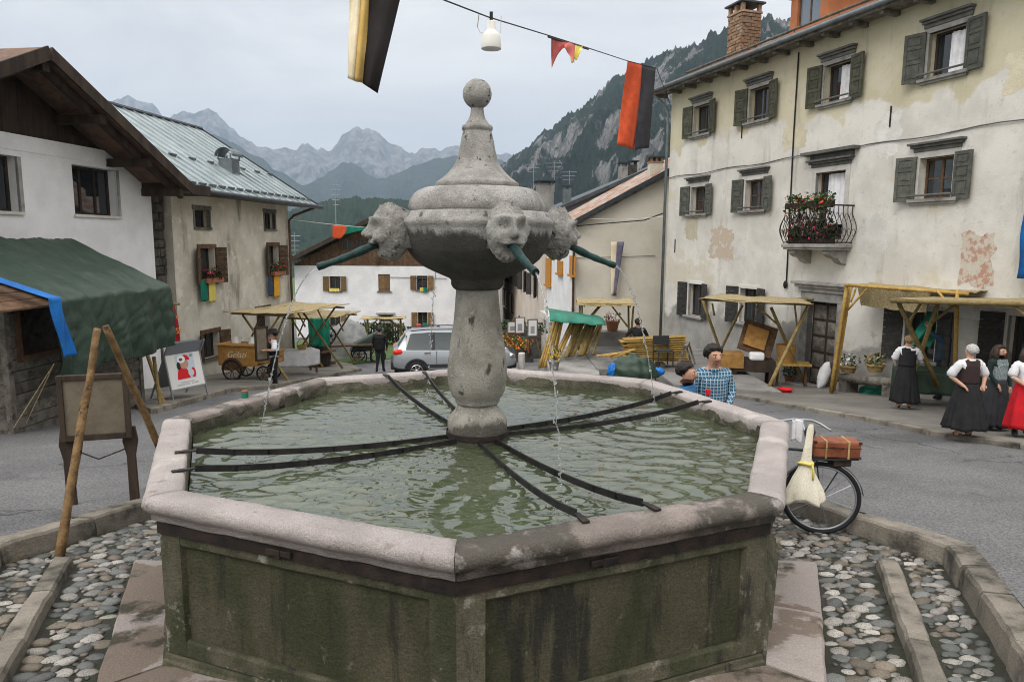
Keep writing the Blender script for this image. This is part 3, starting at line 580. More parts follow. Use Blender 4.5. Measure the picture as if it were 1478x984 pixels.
# masks with bronze spouts
def gs(p, c, s): return math.exp(-sum(((a-b_)/q)**2 for a, b_, q in zip(p, c, s)))
def mask(ang, i):
    c = Vector((.675*math.cos(ang), .675*math.sin(ang), 2.592)); Mx = Matrix.Translation(c)@Matrix.Rotation(ang, 4, 'Z')
    mb = MB(); nu, nv = 96, 80; sg = Vector((i*3.1, 0, 0))
    def face(u):       # u: unit direction, +x forward, z up
        x, y, z = u
        k = 1.0
        f = max(0, x)**.7; y_, z_ = y, z; y, z = y/1.28, z/1.14
        k += .24*gs((y, z), (0, .16), (.10, .18))*f+.50*gs((y, z), (0, -.05), (.12, .12))*f+.16*gs((abs(y), z), (.11, -.10), (.07, .06))*f          # nose
        k += .34*(gs((y, z), (.34, .36), (.26, .1))+gs((y, z), (-.34, .36), (.26, .1)))*f             # brows
        k += .10*gs((y, z), (0, .62), (.5, .22))*f
        k -= .30*(gs((y, z), (.36, .17), (.15, .1))+gs((y, z), (-.36, .17), (.15, .1)))*f            # sockets
        k += .24*(gs((y, z), (.36, .17), (.10, .065))+gs((y, z), (-.36, .17), (.10, .065)))*f          # eyeballs
        k += .28*(gs((y, z), (.46, -.16), (.2, .15))+gs((y, z), (-.46, -.16), (.2, .15)))*f          # cheeks
        k += .28*(gs((y, z), (.22, -.29), (.22, .08))+gs((y, z), (-.22, -.29), (.22, .08)))*f        # moustache
        k -= .55*gs((y, z), (0, -.48), (.26, .11))*f                                                  # mouth
        k += .12*gs((y, z), (0, -.68), (.3, .1))*f+.10*gs((y, z), (0, -.88), (.4, .12))*f
        y, z = y_, z_
        hair = min(1, max(0, (z-.74)*5)+max(0, (abs(y)-.88)*5.0)*(1 if z > -.3 else .5))
        if x < .2: hair = max(hair, .7 if z > -.2 else .4)
        k += hair*(.04+.18*abs(noise.noise(Vector((u.x*7, u.y*7, u.z*5))+sg))+.05*noise.noise(u*11+sg))
        if z < -.5: k += .10*abs(noise.noise(Vector((x*3, y*9, z*2))+sg))
        k += .24*gs((x, abs(y), z), (.22, .97, .08), (.13, .25, .2))-.12*gs((x, abs(y), z), (.26, .97, .08), (.06, .25, .09))                             # ears
        return k*(1+.015*noise.noise(u*16+sg))
    mb.ell((0, 0, 0), (.140, .132, .184), nu, nv, fn=face)
    for j, v in enumerate(mb.v):
        q = Vector(v); q.z *= 1.06
        if q.z < -.1: q.y *= .92
        mb.v[j] = tuple(q)
    mb.box((-.13, 0, .02), (.24, .2, .27))
    mb.tf(Mx); o = mb.build('mask_head', 'maskstone', FT, smooth=True)
    t = MB(); a0 = (.10, 0, -.085); a1 = (.535, 0, -.255)
    pts = []; rs = []
    for q in range(13):
        w_ = q/12; pts.append((a0[0]+(a1[0]-a0[0])*w_, 0, a0[2]+(a1[2]-a0[2])*w_-.01*math.sin(w_*PI))); rs.append(.031-.009*w_+(.005 if q in (3, 4, 11, 12) else 0)+(.003 if q == 7 else 0))
    t.tube(pts, rs, 12); t.tf(Mx); t.build('spout', 'bronze', o, smooth=False)
    e = MB(); e.tube([(a1[0]-.03, 0, a1[2]+.01), (a1[0]+.003, 0, a1[2]-.0015)], [.018, .018], 10); e.tf(Mx); e.build('spout_mouth', 'black', o)
    return Mx@Vector(a1), Vector((math.cos(ang), math.sin(ang), 0))
tips = [mask(R(-90+18.7+90*i), i) for i in range(4)]
# iron straps from rim to pillar
for k, (side, t0, t1) in enumerate(((6, .38, .62), (4, .56, .80), (2, .40, .64), (0, .42, .66))):
    for t in (t0, t1):
        p = ringpt(side, t, 2.34); q = Vector((p.x, p.y, 0)).normalized()*.235; mb = MB(); o_ = Vector((p.x, p.y, 0)).normalized(); tang = Vector((-o_.y, o_.x, 0))
        sgn = -1 if t == t0 else 1; q += tang*.05*sgn
        a = Vector((p.x, p.y, 1.112)); b_ = ringpt(side, t, 2.24); b_ = Vector((b_.x, b_.y, 1.11)); c_ = Vector((q.x, q.y, 1.0))
        mb.bar(a, b_, .032, .01); n = 8
        for i in range(n):
            u0, u1 = i/n, (i+1)/n; f = lambda u: b_.lerp(c_, u)-Vector((0, 0, .035*math.sin(u*PI)+.02*min(1, u*6)))
            mb.bar(f(u0), f(u1+.01), .012, .042)
        mb.build('iron_strap', 'strap', FT)
        MB().box((p.x, p.y, 1.112), (.08, .04, .012), Euler((0, 0, math.atan2(p.y, p.x)))).build('strap_anchor', 'iron', FT)
mb = MB().lathe([(.247, .985), (.252, .99), (.252, 1.03), (.247, 1.035)], 40, caps=False); mb.build('pillar_collar', 'iron', FT)
# ------------------------------------------------------------------ water
WZ = .965
land = []
for i, (tp, d) in enumerate(tips):
    v0 = .95; h = tp.z-WZ; T = math.sqrt(2*h/9.81)+.0; vz = -.35
    T = (-vz*-1+math.sqrt(vz*vz+2*9.81*h))/9.81 if False else (vz+math.sqrt(vz*vz+2*9.81*h))/9.81
    q = tp+d*v0*T; q.z = WZ; land.append(q)
m = bpy.data.materials.new('water'); m.use_nodes = True; t = m.node_tree; p = t.nodes['Principled BSDF']
p.inputs['Base Color'].default_value = (.062, .085, .036, 1); p.inputs['Roughness'].default_value = .03; p.inputs['IOR'].default_value = 1.8; p.inputs['Specular IOR Level'].default_value = .5
nt_ = t.nodes.new('ShaderNodeTexNoise'); nt_.inputs['Scale'].default_value = 22; nt_.inputs['Detail'].default_value = 4; bp = t.nodes.new('ShaderNodeBump'); bp.inputs['Strength'].default_value = .06; bp.inputs['Distance'].default_value = .02
t2 = t.nodes.new('ShaderNodeTexCoord'); t.links.new(t2.outputs['Object'], nt_.inputs[0]); t.links.new(nt_.outputs[0], bp.inputs['Height']); t.links.new(bp.outputs[0], p.inputs['Normal'])
n2 = t.nodes.new('ShaderNodeTexNoise'); n2.inputs['Scale'].default_value = 1.3; n2.inputs['Detail'].default_value = 5; t.links.new(t2.outputs['Object'], n2.inputs[0])
mx = t.nodes.new('ShaderNodeMix'); mx.data_type = 'RGBA'; mx.inputs[6].default_value = (.028, .034, .019, 1); mx.inputs[7].default_value = (.075, .094, .050, 1); t.links.new(n2.outputs[0], mx.inputs[0]); t.links.new(mx.outputs[2], p.inputs['Base Color'])
M['water'] = m
mb = MB(); NR, NA = 170, 640
def wave(x, y):
    z = 0
    for i, P in enumerate(land):
        dx, dy = x-P.x, y-P.y; d = math.hypot(dx, dy)
        z += .0085*math.sin(d*34-i*1.3+1.5*noise.noise(Vector((x*2, y*2, i))))*math.exp(-d*1.1)*min(1, d*4)
        z += .012*math.exp(-(d/.08)**2)*noise.noise(Vector((x*40, y*40, 2)))
    q = Vector((x, y, .3))
    am_ = .45+1.1*max(0, .5+noise.noise(Vector((x*.9, y*1.1, 6))))
    z += am_*(.012*noise.noise(Vector((x*3.4+.8*noise.noise(q*2), y*7+.8*noise.noise(q*2.3), 1)))+.0085*noise.noise(Vector((x*6.5+.5*noise.noise(q*5), y*15, 4)))+.0042*noise.noise(Vector((x*14, y*30, 9)))+.0012*noise.noise(Vector((x*34, y*60, 2))))
    return z
for j in range(NR+1):
    rr = .2+(2.29*CF/CF-.2)*j/NR
    for i in range(NA):
        a = 2*PI*i/NA; k = (math.degrees(a-TH) % 45)-22.5; rad = .2+(2.285*CF/math.cos(R(k))-.2)*j/NR
        x, y = rad*math.cos(a), rad*math.sin(a); mb.v.append((x, y, WZ+wave(x, y)))
mb.f = [(j*NA+i, j*NA+(i+1) % NA, (j+1)*NA+(i+1) % NA, (j+1)*NA+i) for j in range(NR) for i in range(NA)]; mb.m = [0]*len(mb.f)
mb.f = [f[::-1] for f in mb.f]
wo = mb.build('water', 'water', smooth=True); struct(wo, label='rippled greenish water in the basin')
b = bmesh.new(); b.from_mesh(wo.data); b.normal_update()
if sum(f.normal.z for f in b.faces) < 0: bmesh.ops.reverse_faces(b, faces=b.faces)
b.to_mesh(wo.data); b.free()
m = bpy.data.materials.new('waterjet'); m.use_nodes = True; p = m.node_tree.nodes['Principled BSDF']; p.inputs['Base Color'].default_value = (.9, .93, .95, 1); p.inputs['Roughness'].default_value = .06; p.inputs['IOR'].default_value = 1.33; p.inputs['Transmission Weight'].default_value = .93; M['waterjet'] = m
lab = ['thin jet of water falling from the front mask toward the right', 'jet of water falling from the right-hand mask', 'jet of falling drops half hidden behind the pillar', 'jet of water falling from the left-hand mask']
for i, (tp, d) in enumerate(tips):
    mb = MB(); vz = -.35; v0 = .95; T = (vz+math.sqrt(vz*vz+2*9.81*(tp.z-WZ)))/9.81; pts = []; rs = []; side = Vector((-d.y, d.x, 0))
    for q in range(int(58)):
        tt = T*q/60; c_ = tp+d*v0*tt+Vector((0, 0, vz*tt-4.905*tt*tt)); w_ = q/57
        c_ += side*(.010+.012*w_)*noise.noise(Vector((q*.5, i, 0)))+Vector((0, 0, 0)); pts.append(c_); rs.append(max(.0018, .0066*(1-.55*w_)*(1+.55*noise.noise(Vector((q*.9, i*3, 1))))))
    mb.tube(pts, rs, 7); jt = mb; mb = MB()
    for q in range(46):
        tt = T*U(.3, 1); c_ = tp+d*v0*tt*U(.97, 1.03)+Vector((0, 0, vz*tt-4.905*tt*tt))+side*U(-.02, .02)
        r_ = U(.003, .0075); mb.ell(c_, (r_, r_, r_*U(1, 1.9)), 6, 5)
    for q in range(26):
        a = U(0, 6.28); rr = U(.01, .10); hh = U(0, .07)*(1-rr*6); mb.ell(land[i]+Vector((math.cos(a)*rr, math.sin(a)*rr, max(.004, hh))), U(.003, .007), 6, 4)
    jo = tag(jt.build('water_jet', 'waterjet', smooth=True), lab[i], 'water jet', 'water jets of the fountain'); struct(mb.build('droplets', 'waterjet', jo, smooth=True), 'stuff')
# small bottle on the far rim
# ------------------------------------------------------------------ houses
class Fac:
    """a facade plane: origin, direction (to the right as seen), local y runs into the house, z is world height"""
    def __init__(s, ox, oy, ang): s.O = Vector((ox, oy, 0)); s.a = ang; s.u = Vector((math.cos(ang), math.sin(ang), 0)); s.n = Vector((-math.sin(ang), math.cos(ang), 0))
    def uv(s, px, py, y=0):
        d = ray(px, py); P = s.O+s.n*y; t = (P-CAM).dot(s.n)/d.dot(s.n); q = CAM+d*t-s.O; return q.dot(s.u), q.z
    def w(s, u, y, z): return s.O+s.u*u+s.n*y+Vector((0, 0, z))
def wallmesh(u0, u1, z0, z1, ops, y=0, depth=.3, top=None, sub=None):
    """front wall with real openings and reveals; top: optional function u -> upper limit (gable)"""
    mb = MB(); us = sorted({u0, u1}|{v for o in ops for v in o[:2]}|(set(sub) if sub else set())); zs = sorted({z0, z1}|{v for o in ops for v in o[2:4]})
    for a, b_ in zip(us, us[1:]):
        for c, d in zip(zs, zs[1:]):
            if any(o[0]-1e-6 <= a and b_ <= o[1]+1e-6 and o[2]-1e-6 <= c and d <= o[3]+1e-6 for o in ops): continue
            mb.add([(a, y, c), (b_, y, c), (b_, y, d), (a, y, d)], [(0, 1, 2, 3)])
    if top:
        for a, b_ in zip(us, us[1:]): mb.add([(a, y, z1), (b_, y, z1), (b_, y, max(z1, top(b_))), (a, y, max(z1, top(a)))], [(0, 1, 2, 3)])
    for (a, b_, c, d) in [o[:4] for o in ops]:
        e = y+depth
        mb.add([(a, y, c), (a, e, c), (a, e, d), (a, y, d)], [(0, 1, 2, 3)]); mb.add([(b_, y, c), (b_, e, c), (b_, e, d), (b_, y, d)], [(3, 2, 1, 0)])
        mb.add([(a, y, d), (a, e, d), (b_, e, d), (b_, y, d)], [(0, 1, 2, 3)]); mb.add([(a, y, c), (a, e, c), (b_, e, c), (b_, y, c)], [(3, 2, 1, 0)])
    return mb
def shell(root, u0, u1, dep, z0, z1, mat, y=0, name='side_wall', back=True, ztop=None):
    z1b = z1
    MB().add([(u0, y, z0), (u0, y+dep, z0), (u0, y+dep, z1b), (u0, y, z1b)], [(0, 3, 2, 1)]).build(name, mat, root)
    MB().add([(u1, y, z0), (u1, y+dep, z0), (u1, y+dep, z1b), (u1, y, z1b)], [(0, 1, 2, 3)]).build(name, mat, root)
    if back: MB().add([(u0, y+dep, z0), (u1, y+dep, z0), (u1, y+dep, z1b), (u0, y+dep, z1b)], [(0, 3, 2, 1)]).build('back_wall', mat, root)
    MB().add([(u0, y+.02, z1b), (u1, y+.02, z1b), (u1, y+dep, z1b), (u0, y+dep, z1b)], [(0, 1, 2, 3)]).build('attic_floor', 'wooddark', root)
def casement(root, u0, u1, z0, z1, y=.14, mat='woodbrown', gl='glass', mull=1, trans=0, fw=.055, name='window', curtain=False):
    mb = MB(); mb.bb(u0, u0+fw, y, y+.06, z0, z1); mb.bb(u1-fw, u1, y, y+.06, z0, z1); mb.bb(u0+fw, u1-fw, y, y+.06, z1-fw, z1); mb.bb(u0+fw, u1-fw, y, y+.06, z0, z0+fw)
    for i in range(mull):
        c = u0+(u1-u0)*(i+1)/(mull+1); mb.bb(c-fw*.55, c+fw*.55, y+.004, y+.056, z0+fw, z1-fw)
    for i in range(trans):
        c = z0+(z1-z0)*(i+1)/(trans+1); mb.bb(u0+fw, u1-fw, y+.008, y+.05, c-fw*.3, c+fw*.3)
    o = mb.build(name, mat, root); n = mull+1
    for i in range(n):
        a = u0+(u1-u0)*i/n+fw*.6; b_ = u0+(u1-u0)*(i+1)/n-fw*.6; MB().bb(a, b_, y+.024, y+.032, z0+fw*.5, z1-fw*.5).build('pane', gl, o)
    return o
def curtain(root, u0, u1, z0, z1, y):
    MB().grid(24, 6, lambda a, b_: (u0+(u1-u0)*a, y+.03*math.sin(a*26)+.02*math.sin(a*9+b_*2), z0+(z1-z0)*b_)).build('curtain', 'cloth_white', root, smooth=True)
def shutter(root, hinge, w_, z0, z1, ang, mat, kind='panel', y=-.03):
    """hinge u, width (negative: to the left), swing angle from the wall"""
    s = 1 if w_ > 0 else -1; W = abs(w_); mb = MB(); h = z1-z0
    if kind == 'panel':
        mb.bb(0, W, -.028, .006, 0, h); f = .07
        mb.bb(0, f, -.042, -.0281, 0, h); mb.bb(W-f, W, -.042, -.0281, 0, h)
        for c in ((0, f), (h*.38, h*.38+f), (h*.68, h*.68+f*.8), (h-f, h)): mb.bb(f, W-f, -.0415, -.0281, c[0], c[1])
        for c in ((f, h*.38), (h*.38+f, h*.68), (h*.68+f*.8, h-f)): mb.bb(f+.04, W-f-.04, -.039, -.0281, c[0]+.04, c[1]-.04)
    elif kind == 'plank':
        n = max(5, int(h/.16))
        for i in range(n): mb.bb(.0, W, -.03+U(-.004, .004), .004, h*i/n+.004, h*(i+1)/n-.004)
        mb.bb(.06, .11, .005, .02, .02, h-.02); mb.bb(W-.11, W-.06, .005, .02, .02, h-.02)
    else:
        n = max(2, int(W/.13))
        for i in range(n): mb.bb(W*i/n+.003, W*(i+1)/n-.003, -.028+U(-.003, .003), .004, 0, h)
        mb.bb(.02, W-.02, -.045, -.0285, h*.14, h*.14+.07); mb.bb(.02, W-.02, -.045, -.0285, h*.82, h*.82+.07)
    if s < 0: mb.v = [(-a, b_, c) for a, b_, c in mb.v]; mb.f = [f[::-1] for f in mb.f]
    mb.tf(Matrix.Translation((hinge, y, z0))@Matrix.Rotation(-s*ang, 4, 'Z'))
    return mb.build('shutter', mat, root)
def flowerbox(root, u0, u1, z, y, cols=('fl_red',), n=60, h=.28, box=True, hang=0, bm='terracotta'):
    if box: MB().bb(u0, u1, y-.16, y, z-.02, z+.13).build('flower_box', bm, root)
    mb = MB(); r_ = random.Random(int(u0*100)+n)
    for i in range(n*5):
        p = Vector((r_.uniform(u0, u1), y-.08+r_.gauss(0, .07), z+.1+r_.uniform(-hang, h)*r_.uniform(.4, 1))); s = r_.uniform(.025, .05); e = Euler((r_.uniform(-1, 1), r_.uniform(-1, 1), r_.uniform(0, 6)))
        m = 0 if i % 5 else 1+r_.randrange(len(cols)); q = [p+e.to_matrix()@Vector(v)*s for v in ((-1, -.6, 0), (1, -.6, .2), (1.1, .6, 0), (-.8, .7, .3))]; mb.add(q, [(0, 1, 2, 3)], m)
    return struct(mb.build('flowers', ['foliage']+list(cols), root), 'stuff')
# ---- facade plaster of the big house: ochre wash above, pale repairs below, grey damp foot
m = bpy.data.materials.new('bigplaster'); m.use_nodes = True; t = m.node_tree; N = t.nodes.new; L = t.links.new; p = t.nodes['Principled BSDF']; p.inputs['Roughness'].default_value = .93; p.inputs['Specular IOR Level'].default_value = .15
tc = N('ShaderNodeTexCoord')
def tx(s, d=7, r=.6, zst=1, off=0):
    q = N('ShaderNodeMapping'); q.inputs['Scale'].default_value = (1, 1, zst); q.inputs['Location'].default_value = (off, off, off); L(tc.outputs['Object'], q.inputs[0]); n = N('ShaderNodeTexNoise'); n.inputs['Scale'].default_value = s; n.inputs['Detail'].default_value = d; n.inputs['Roughness'].default_value = r; L(q.outputs[0], n.inputs[0]); return n.outputs[0]
def mrg(v, a, b_, c=0, d=1):
    q = N('ShaderNodeMapRange'); q.interpolation_type = 'SMOOTHSTEP'; L(v, q.inputs[0])
    for k, x in zip(('From Min', 'From Max', 'To Min', 'To Max'), (a, b_, c, d)): q.inputs[k].default_value = x
    return q.outputs[0]
def mxx(f, a, b_):
    q = N('ShaderNodeMix'); q.data_type = 'RGBA'; L(f, q.inputs[0])
    for i, x in ((6, a), (7, b_)):
        if isinstance(x, tuple): q.inputs[i].default_value = (*x, 1)
        else: L(x, q.inputs[i])
    return q.outputs[2]
def mad(v, a, b_):
    q = N('ShaderNodeMath'); q.operation = 'MULTIPLY_ADD'; L(v, q.inputs[0]); q.inputs[1].default_value = a
    if isinstance(b_, (int, float)): q.inputs[2].default_value = b_
    else: L(b_, q.inputs[2])
    return q.outputs[0]
sxyz = N('ShaderNodeSeparateXYZ'); L(tc.outputs['Object'], sxyz.inputs[0]); zz = sxyz.outputs[2]
pale = mxx(mrg(tx(.8), .35, .65), (.70, .68, .625), (.56, .54, .49)); ochre = mxx(mrg(tx(.9, off=5), .35, .65), (.59, .545, .40), (.52, .475, .335)); grey = mxx(mrg(tx(1.4), .35, .65), (.33, .325, .305), (.22, .215, .20))
col = mxx(mrg(mad(tx(.55, 5, .55), 5.2, zz), 8.6, 8.85), pale, ochre)
col = mxx(mrg(tx(.5, 6, .6, off=9), .57, .62, 0, .7), col, (.59, .54, .42))
col = mxx(mrg(mad(tx(.7, 6, off=3), -3.0, mad(zz, -1, 0)), -1.75, -1.5, 0, .85), col, grey)
col = mxx(mrg(tx(1.5, 8, .7, .16, 2), .54, .70, 0, .6), col, (.30, .28, .235))
col = mxx(mrg(tx(5, 8, .72, 1, 7), .56, .66, 0, .4), col, (.36, .34, .30))
L(col, p.inputs['Base Color']); bn = N('ShaderNodeBump'); bn.inputs['Strength'].default_value = .5; bn.inputs['Distance'].default_value = .02; L(tx(18, 8, .7), bn.inputs['Height']); L(bn.outputs[0], p.inputs['Normal']); M['bigplaster'] = m
pm('fresco', (.50, .30, .23), (.60, .54, .45), 6, .93, .3, 30, lo=.46, hi=.54, stain=((.62, .58, .5), 4, .48, .58), stain2=((.34, .17, .14), 9, .62, .70))
pm('fresco_pale', (.56, .47, .36), (.50, .33, .24), 3, .93, .3, 30, lo=.46, hi=.6, stain=((.62, .59, .53), 3, .5, .58))
# ---- big house on the right
RF = Fac(6.817, 21.735, math.atan2(-.9533, .3020))
BH = thing('big_house', 'tall three-storey house with peeling cream plaster and grey shutters on the right', 'house', RF.O, RF.a)
cols = [2.0, 5.07, 8.26, 11.5, 14.75]
ops = []; wl = []
for i, c in enumerate(cols):
    wl.append((c-.46, c+.46, 6.34, 7.34, 'W', i)); 
    if i != 2: wl.append((c-.44, c+.44, 3.6, 4.54, 'M', i))
wl.append((7.72, 8.8, 2.68, 4.5, 'M', 2))
for c, z0, z1 in ((2.05, -.05, 1.1), (5.05, .02, 1.12), (11.45, -.15, 1.0), (13.95, -.05, 1.1)): wl.append((c-.42, c+.42, z0, z1, 'G', 0))
DO = (7.72, 8.86, -1.45, .95)
ops = [x[:4] for x in wl]+[DO]
wallmesh(0, 20, -3.2, 8.15, ops, 0, .32).build('facade', 'bigplaster', BH)
shell(BH, 0, 20, 9, -3.2, 8.15, 'bigplaster')
for (a, b_, c, d, k, i) in wl:
    o = casement(BH, a, b_, c, d, .2, 'wooddark' if k != 'M' else 'woodbrown', mull=1, trans=1 if k == 'M' else 0)
    if k == 'W' and i in (2, 3): curtain(o, a+.42, b_-.04, c+.04, d-.08, .155)
    if i == 2 and k == 'M': curtain(o, a+.3, b_-.05, c+.4, d-.05, .15)
    jm = 'trimpale' if k != 'W' else 'trimstone'
    mb = MB(); f = .12 if k != 'M' else .15
    mb.bb(a-f, a, -.022, .1, c, d); mb.bb(b_, b_+f, -.022, .1, c, d); mb.bb(a-f, b_+f, -.024, .1, d, d+f); mb.build('window_surround', jm, o, bev=.006)
    if not (k == 'M' and i == 2):
        mb = MB(); mb.bb(a-f-.05, b_+f+.05, -.12, .09, c-.075, c); mb.bb(a-f-.01, b_+f+.01, -.075, .05, c-.13, c-.076); mb.build('window_sill', 'trimstone', o, bev=.008)
    if k in 'WM':
        mb = MB(); z = d+f; ex = .12 if k == 'M' else .06; mm = 'trimdark'
        mb.bb(a-f-.02, b_+f+.02, -.05, .05, z, z+.09); mb.bb(a-f-ex*.6, b_+f+ex*.6, -.11, .05, z+.0905, z+.15); mb.bb(a-f-ex, b_+f+ex, -.17, .05, z+.1505, z+.205); mb.build('cornice', mm, o, bev=.01)
        if k == 'M' and i == 2:
            mb = MB(); mb.bb(a-f-.1, b_+f+.1, -.04, .05, z+.21, z+.34); mb.bb(a-f-.28, b_+f+.28, -.24, .05, z+.3405, z+.43); mb.build('cornice', 'trimdark', o, bev=.012)
    if not (k == 'M' and i == 2):
        sm = {'W': 'shuttergreen' if i < 3 else 'shuttergrey', 'M': 'shuttergrey', 'G': 'shutterdark'}[k]
        kd = 'panel' if k != 'G' else 'plank'
        s0, s1 = c-.05, d+.05
        shutter(o, a-.06, -.47, s0, s1, R(U(10, 20)), sm, kd); shutter(o, b_+.06, .47, s0, s1, R(U(7, 16)), sm, kd)
    if k in 'WM' and not (k == 'M' and i == 2): MB().tube([(a-.12, -.16, c+.08), (b_+.12, -.16, c+.08)], .025, 8).build('rail', 'trimdark', o)
# door with panelled leaves
dr = MB(); dr.bb(DO[0], DO[1], .2, .26, DO[2], DO[3])
do = dr.build('door', 'wooddark', BH)
for i in range(2):
    for j in range(5):
        a = DO[0]+.06+i*.54; c = -1.38+j*.46; mb = MB(); w_ = .46; h = .38; cxx, cz = a+w_/2, c+h/2
        mb.add([(a, .199, c), (a+w_, .199, c), (a+w_, .199, c+h), (a, .199, c+h), (cxx, .155, cz)], [(0, 1, 4), (1, 2, 4), (2, 3, 4), (3, 0, 4)]); mb.build('door_panel', 'woodgrey', do)
mb = MB(); mb.bb(DO[0]-.22, DO[0], -.06, .2, DO[2], DO[3]); mb.bb(DO[1], DO[1]+.22, -.06, .2, DO[2], DO[3]); mb.bb(DO[0]-.24, DO[1]+.24, -.07, .2, DO[3], DO[3]+.26); mb.build('door_surround', 'trimstone', do, bev=.012)
mb = MB(); mb.bb(DO[0]-.3, DO[1]+.3, -.12, .05, 1.2105, 1.33); mb.bb(DO[0]-.38, DO[1]+.38, -.2, .05, 1.3305, 1.42); mb.bb(DO[0]-.46, DO[1]+.46, -.28, .05, 1.4205, 1.5); mb.build('door_cornice', 'trimstone', do, bev=.012)
MB().bb(DO[0]-.25, DO[1]+.25, -.4, .1, -1.75, -1.43).build('door_step', 'trimstone', do, bev=.02)
# balcony
B0, B1, BZ = 7.3, 9.2, 2.55
bal = MB(); bal.bb(B0, B1, -.72, .05, BZ-.1, BZ); bal.bb(B0+.04, B1-.04, -.68, .05, BZ-.16, BZ-.101); bal = bal.build('balcony', 'trimstone', BH, bev=.015)
for c in (B0+.3, B1-.3):
    mb = MB(); mb.prism([(c-.13, 0, BZ-.161), (c-.13, -.58, BZ-.161), (c-.13, -.6, BZ-.26), (c-.13, -.45, BZ-.36), (c-.13, -.3, BZ-.38), (c-.13, -.18, BZ-.5), (c-.13, 0, BZ-.56)], (.26, 0, 0)); mb.build('corbel', 'trimstone', bal, bev=.012)
rail = MB()
def belly(t): return .0 if t < .02 else .20*math.sin(min(1, t*1.25)*PI)**1.2*(1-.35*t)
def bars(a, b_, n, o_):
    for i in range(n+1):
        q = Vector(a).lerp(Vector(b_), i/n); pts = []
        for j in range(9):
            t = j/8; pts.append(q+Vector(o_)*belly(t)+Vector((0, 0, BZ+.02+.98*t)))
        rail.tube(pts, .011, 5)
        if i < n:
            q2 = Vector(a).lerp(Vector(b_), (i+.5)/n)
            for z_ in (.3, .7): 
                c_ = q2+Vector(o_)*belly(z_)+Vector((0, 0, BZ+z_)); s_ = (Vector(b_)-Vector(a)).normalized()
                rail.tube([c_+s_*.05*math.cos(k*PI/4)+Vector((0, 0, .1*math.sin(k*PI/4))) for k in range(9)], .008, 4)
bars((B0+.04, -.66, 0), (B1-.04, -.66, 0), 13, (0, -1, 0)); bars((B0+.04, -.05, 0), (B0+.04, -.66, 0), 4, (-1, 0, 0)); bars((B1-.04, -.66, 0), (B1-.04, -.05, 0), 4, (1, 0, 0))
rail.tube([(B0+.04, 0, BZ+1.0), (B0+.04, -.66, BZ+1.0), (B1-.04, -.66, BZ+1.0), (B1-.04, 0, BZ+1.0)], .022, 6); rail.tube([(B0+.04, 0, BZ+.04), (B0+.04, -.66, BZ+.04), (B1-.04, -.66, BZ+.04), (B1-.04, 0, BZ+.04)], .018, 6)
rail.build('balcony_railing', 'iron', bal)
fb = flowerbox(bal, B0+.1, B1-.1, BZ+.98, -.58, ('foliage', 'foliage', 'fl_red', 'fl_orange'), 130, .32, hang=.3, bm='wooddark')
flowerbox(bal, B0+.15, B1-.15, BZ+.02, -.45, ('foliage', 'fl_red', 'fl_pink'), 220, .75, bm='wooddark')
# roof
RSL = .42
def roofz(y): return 8.25+RSL*(y+.62)
mb = MB(); n = 460
mb.grid(n, 6, lambda a, v: (-.7+21.2*a, -.62+7*v, roofz(-.62+7*v)+.035*math.sin(a*n*PI/2*1.0))); mb.build('roof', 'rooftile', BH, smooth=True, solid=.03)
rf = MB(); rf.grid(1, 1, lambda a, v: (-.7+21.2*a, 6.38+7*v, roofz(6.38)-RSL*7*v)); rf.build('roof_back', 'rooftile', BH)
mb = MB(); mb.bb(-.6, 20.4, -.56, .0, 8.10, 8.16); mb.bb(-.66, 20.4, -.6, -.561, 8.06, 8.22)
for i in range(22): mb.bb(-.4+i*.95, -.28+i*.95, -.53, -.0, 7.98, 8.099)
mb.build('eaves', 'woodgrey', BH)
gt = MB(); gt.tube([(-.75, -.68, 8.2), (20.4, -.68, 8.18)], .065, 8); gt.build('gutter', 'pipe', BH, smooth=True)
for y in (.9, 2.1): 
    mb = MB(); mb.tube([(-.5, y, roofz(y)+.14), (20, y, roofz(y)+.14)], .04, 6)
    for i in range(12): mb.tube([(i*1.8, y, roofz(y)+.14), (i*1.8, y, roofz(y)-.02)], .02, 5)
    if y < 1: mb.build('snow_guard', 'woodgrey', BH)
# chimney
cu, cz = RF.uv(1072, 82, 1.7)
ch = MB(); r_ = random.Random(4); zb = roofz(1.7)-.5; ztp = RF.uv(1072, 24, 1.7)[1]
nrow = int((ztp-zb)/.11)
chb = thing('tmp', '', ''); bpy.data.objects.remove(chb)
stack = MB().bb(cu-.37, cu+.37, 1.33, 2.07, zb, ztp-.02).build('chimney', 'brickold', BH)
for j in range(nrow):
    for s_ in range(4):
        o_ = .0 if j % 2 else .12
        for i in range(3):
            a = -.38+o_+i*.26
            b_ = min(a+.24, .39)
            if b_-a < .06: continue
            z0 = zb+j*.11; e = r_.uniform(.002, .035)
            q = MB(); q.bb(a, b_, -.39-e, -.36, z0+.008, z0+.1); q.tf(Matrix.Translation((cu, 1.7, 0))@Matrix.Rotation(s_*PI/2, 4, 'Z'))
            if s_ in (0, 3): q.build('brick', 'brickold', stack)
            else: ch.add(q.v, q.f)
struct(ch.build('brickwork', 'brickold', stack), 'stuff')
mb = MB(); mb.bb(cu-.43, cu+.43, 1.27, 2.13, ztp-.02, ztp+.05)
for a in (-.34, .34):
    for b_ in (-.34, .34): mb.bb(cu+a-.06, cu+a+.06, 1.7+b_-.06, 1.7+b_+.06, ztp+.0501, ztp+.3)
mb.bb(cu-.06, cu+.06, 1.3, 1.42, ztp+.0501, ztp+.3); mb.build('chimney_crown', 'brickold', stack)
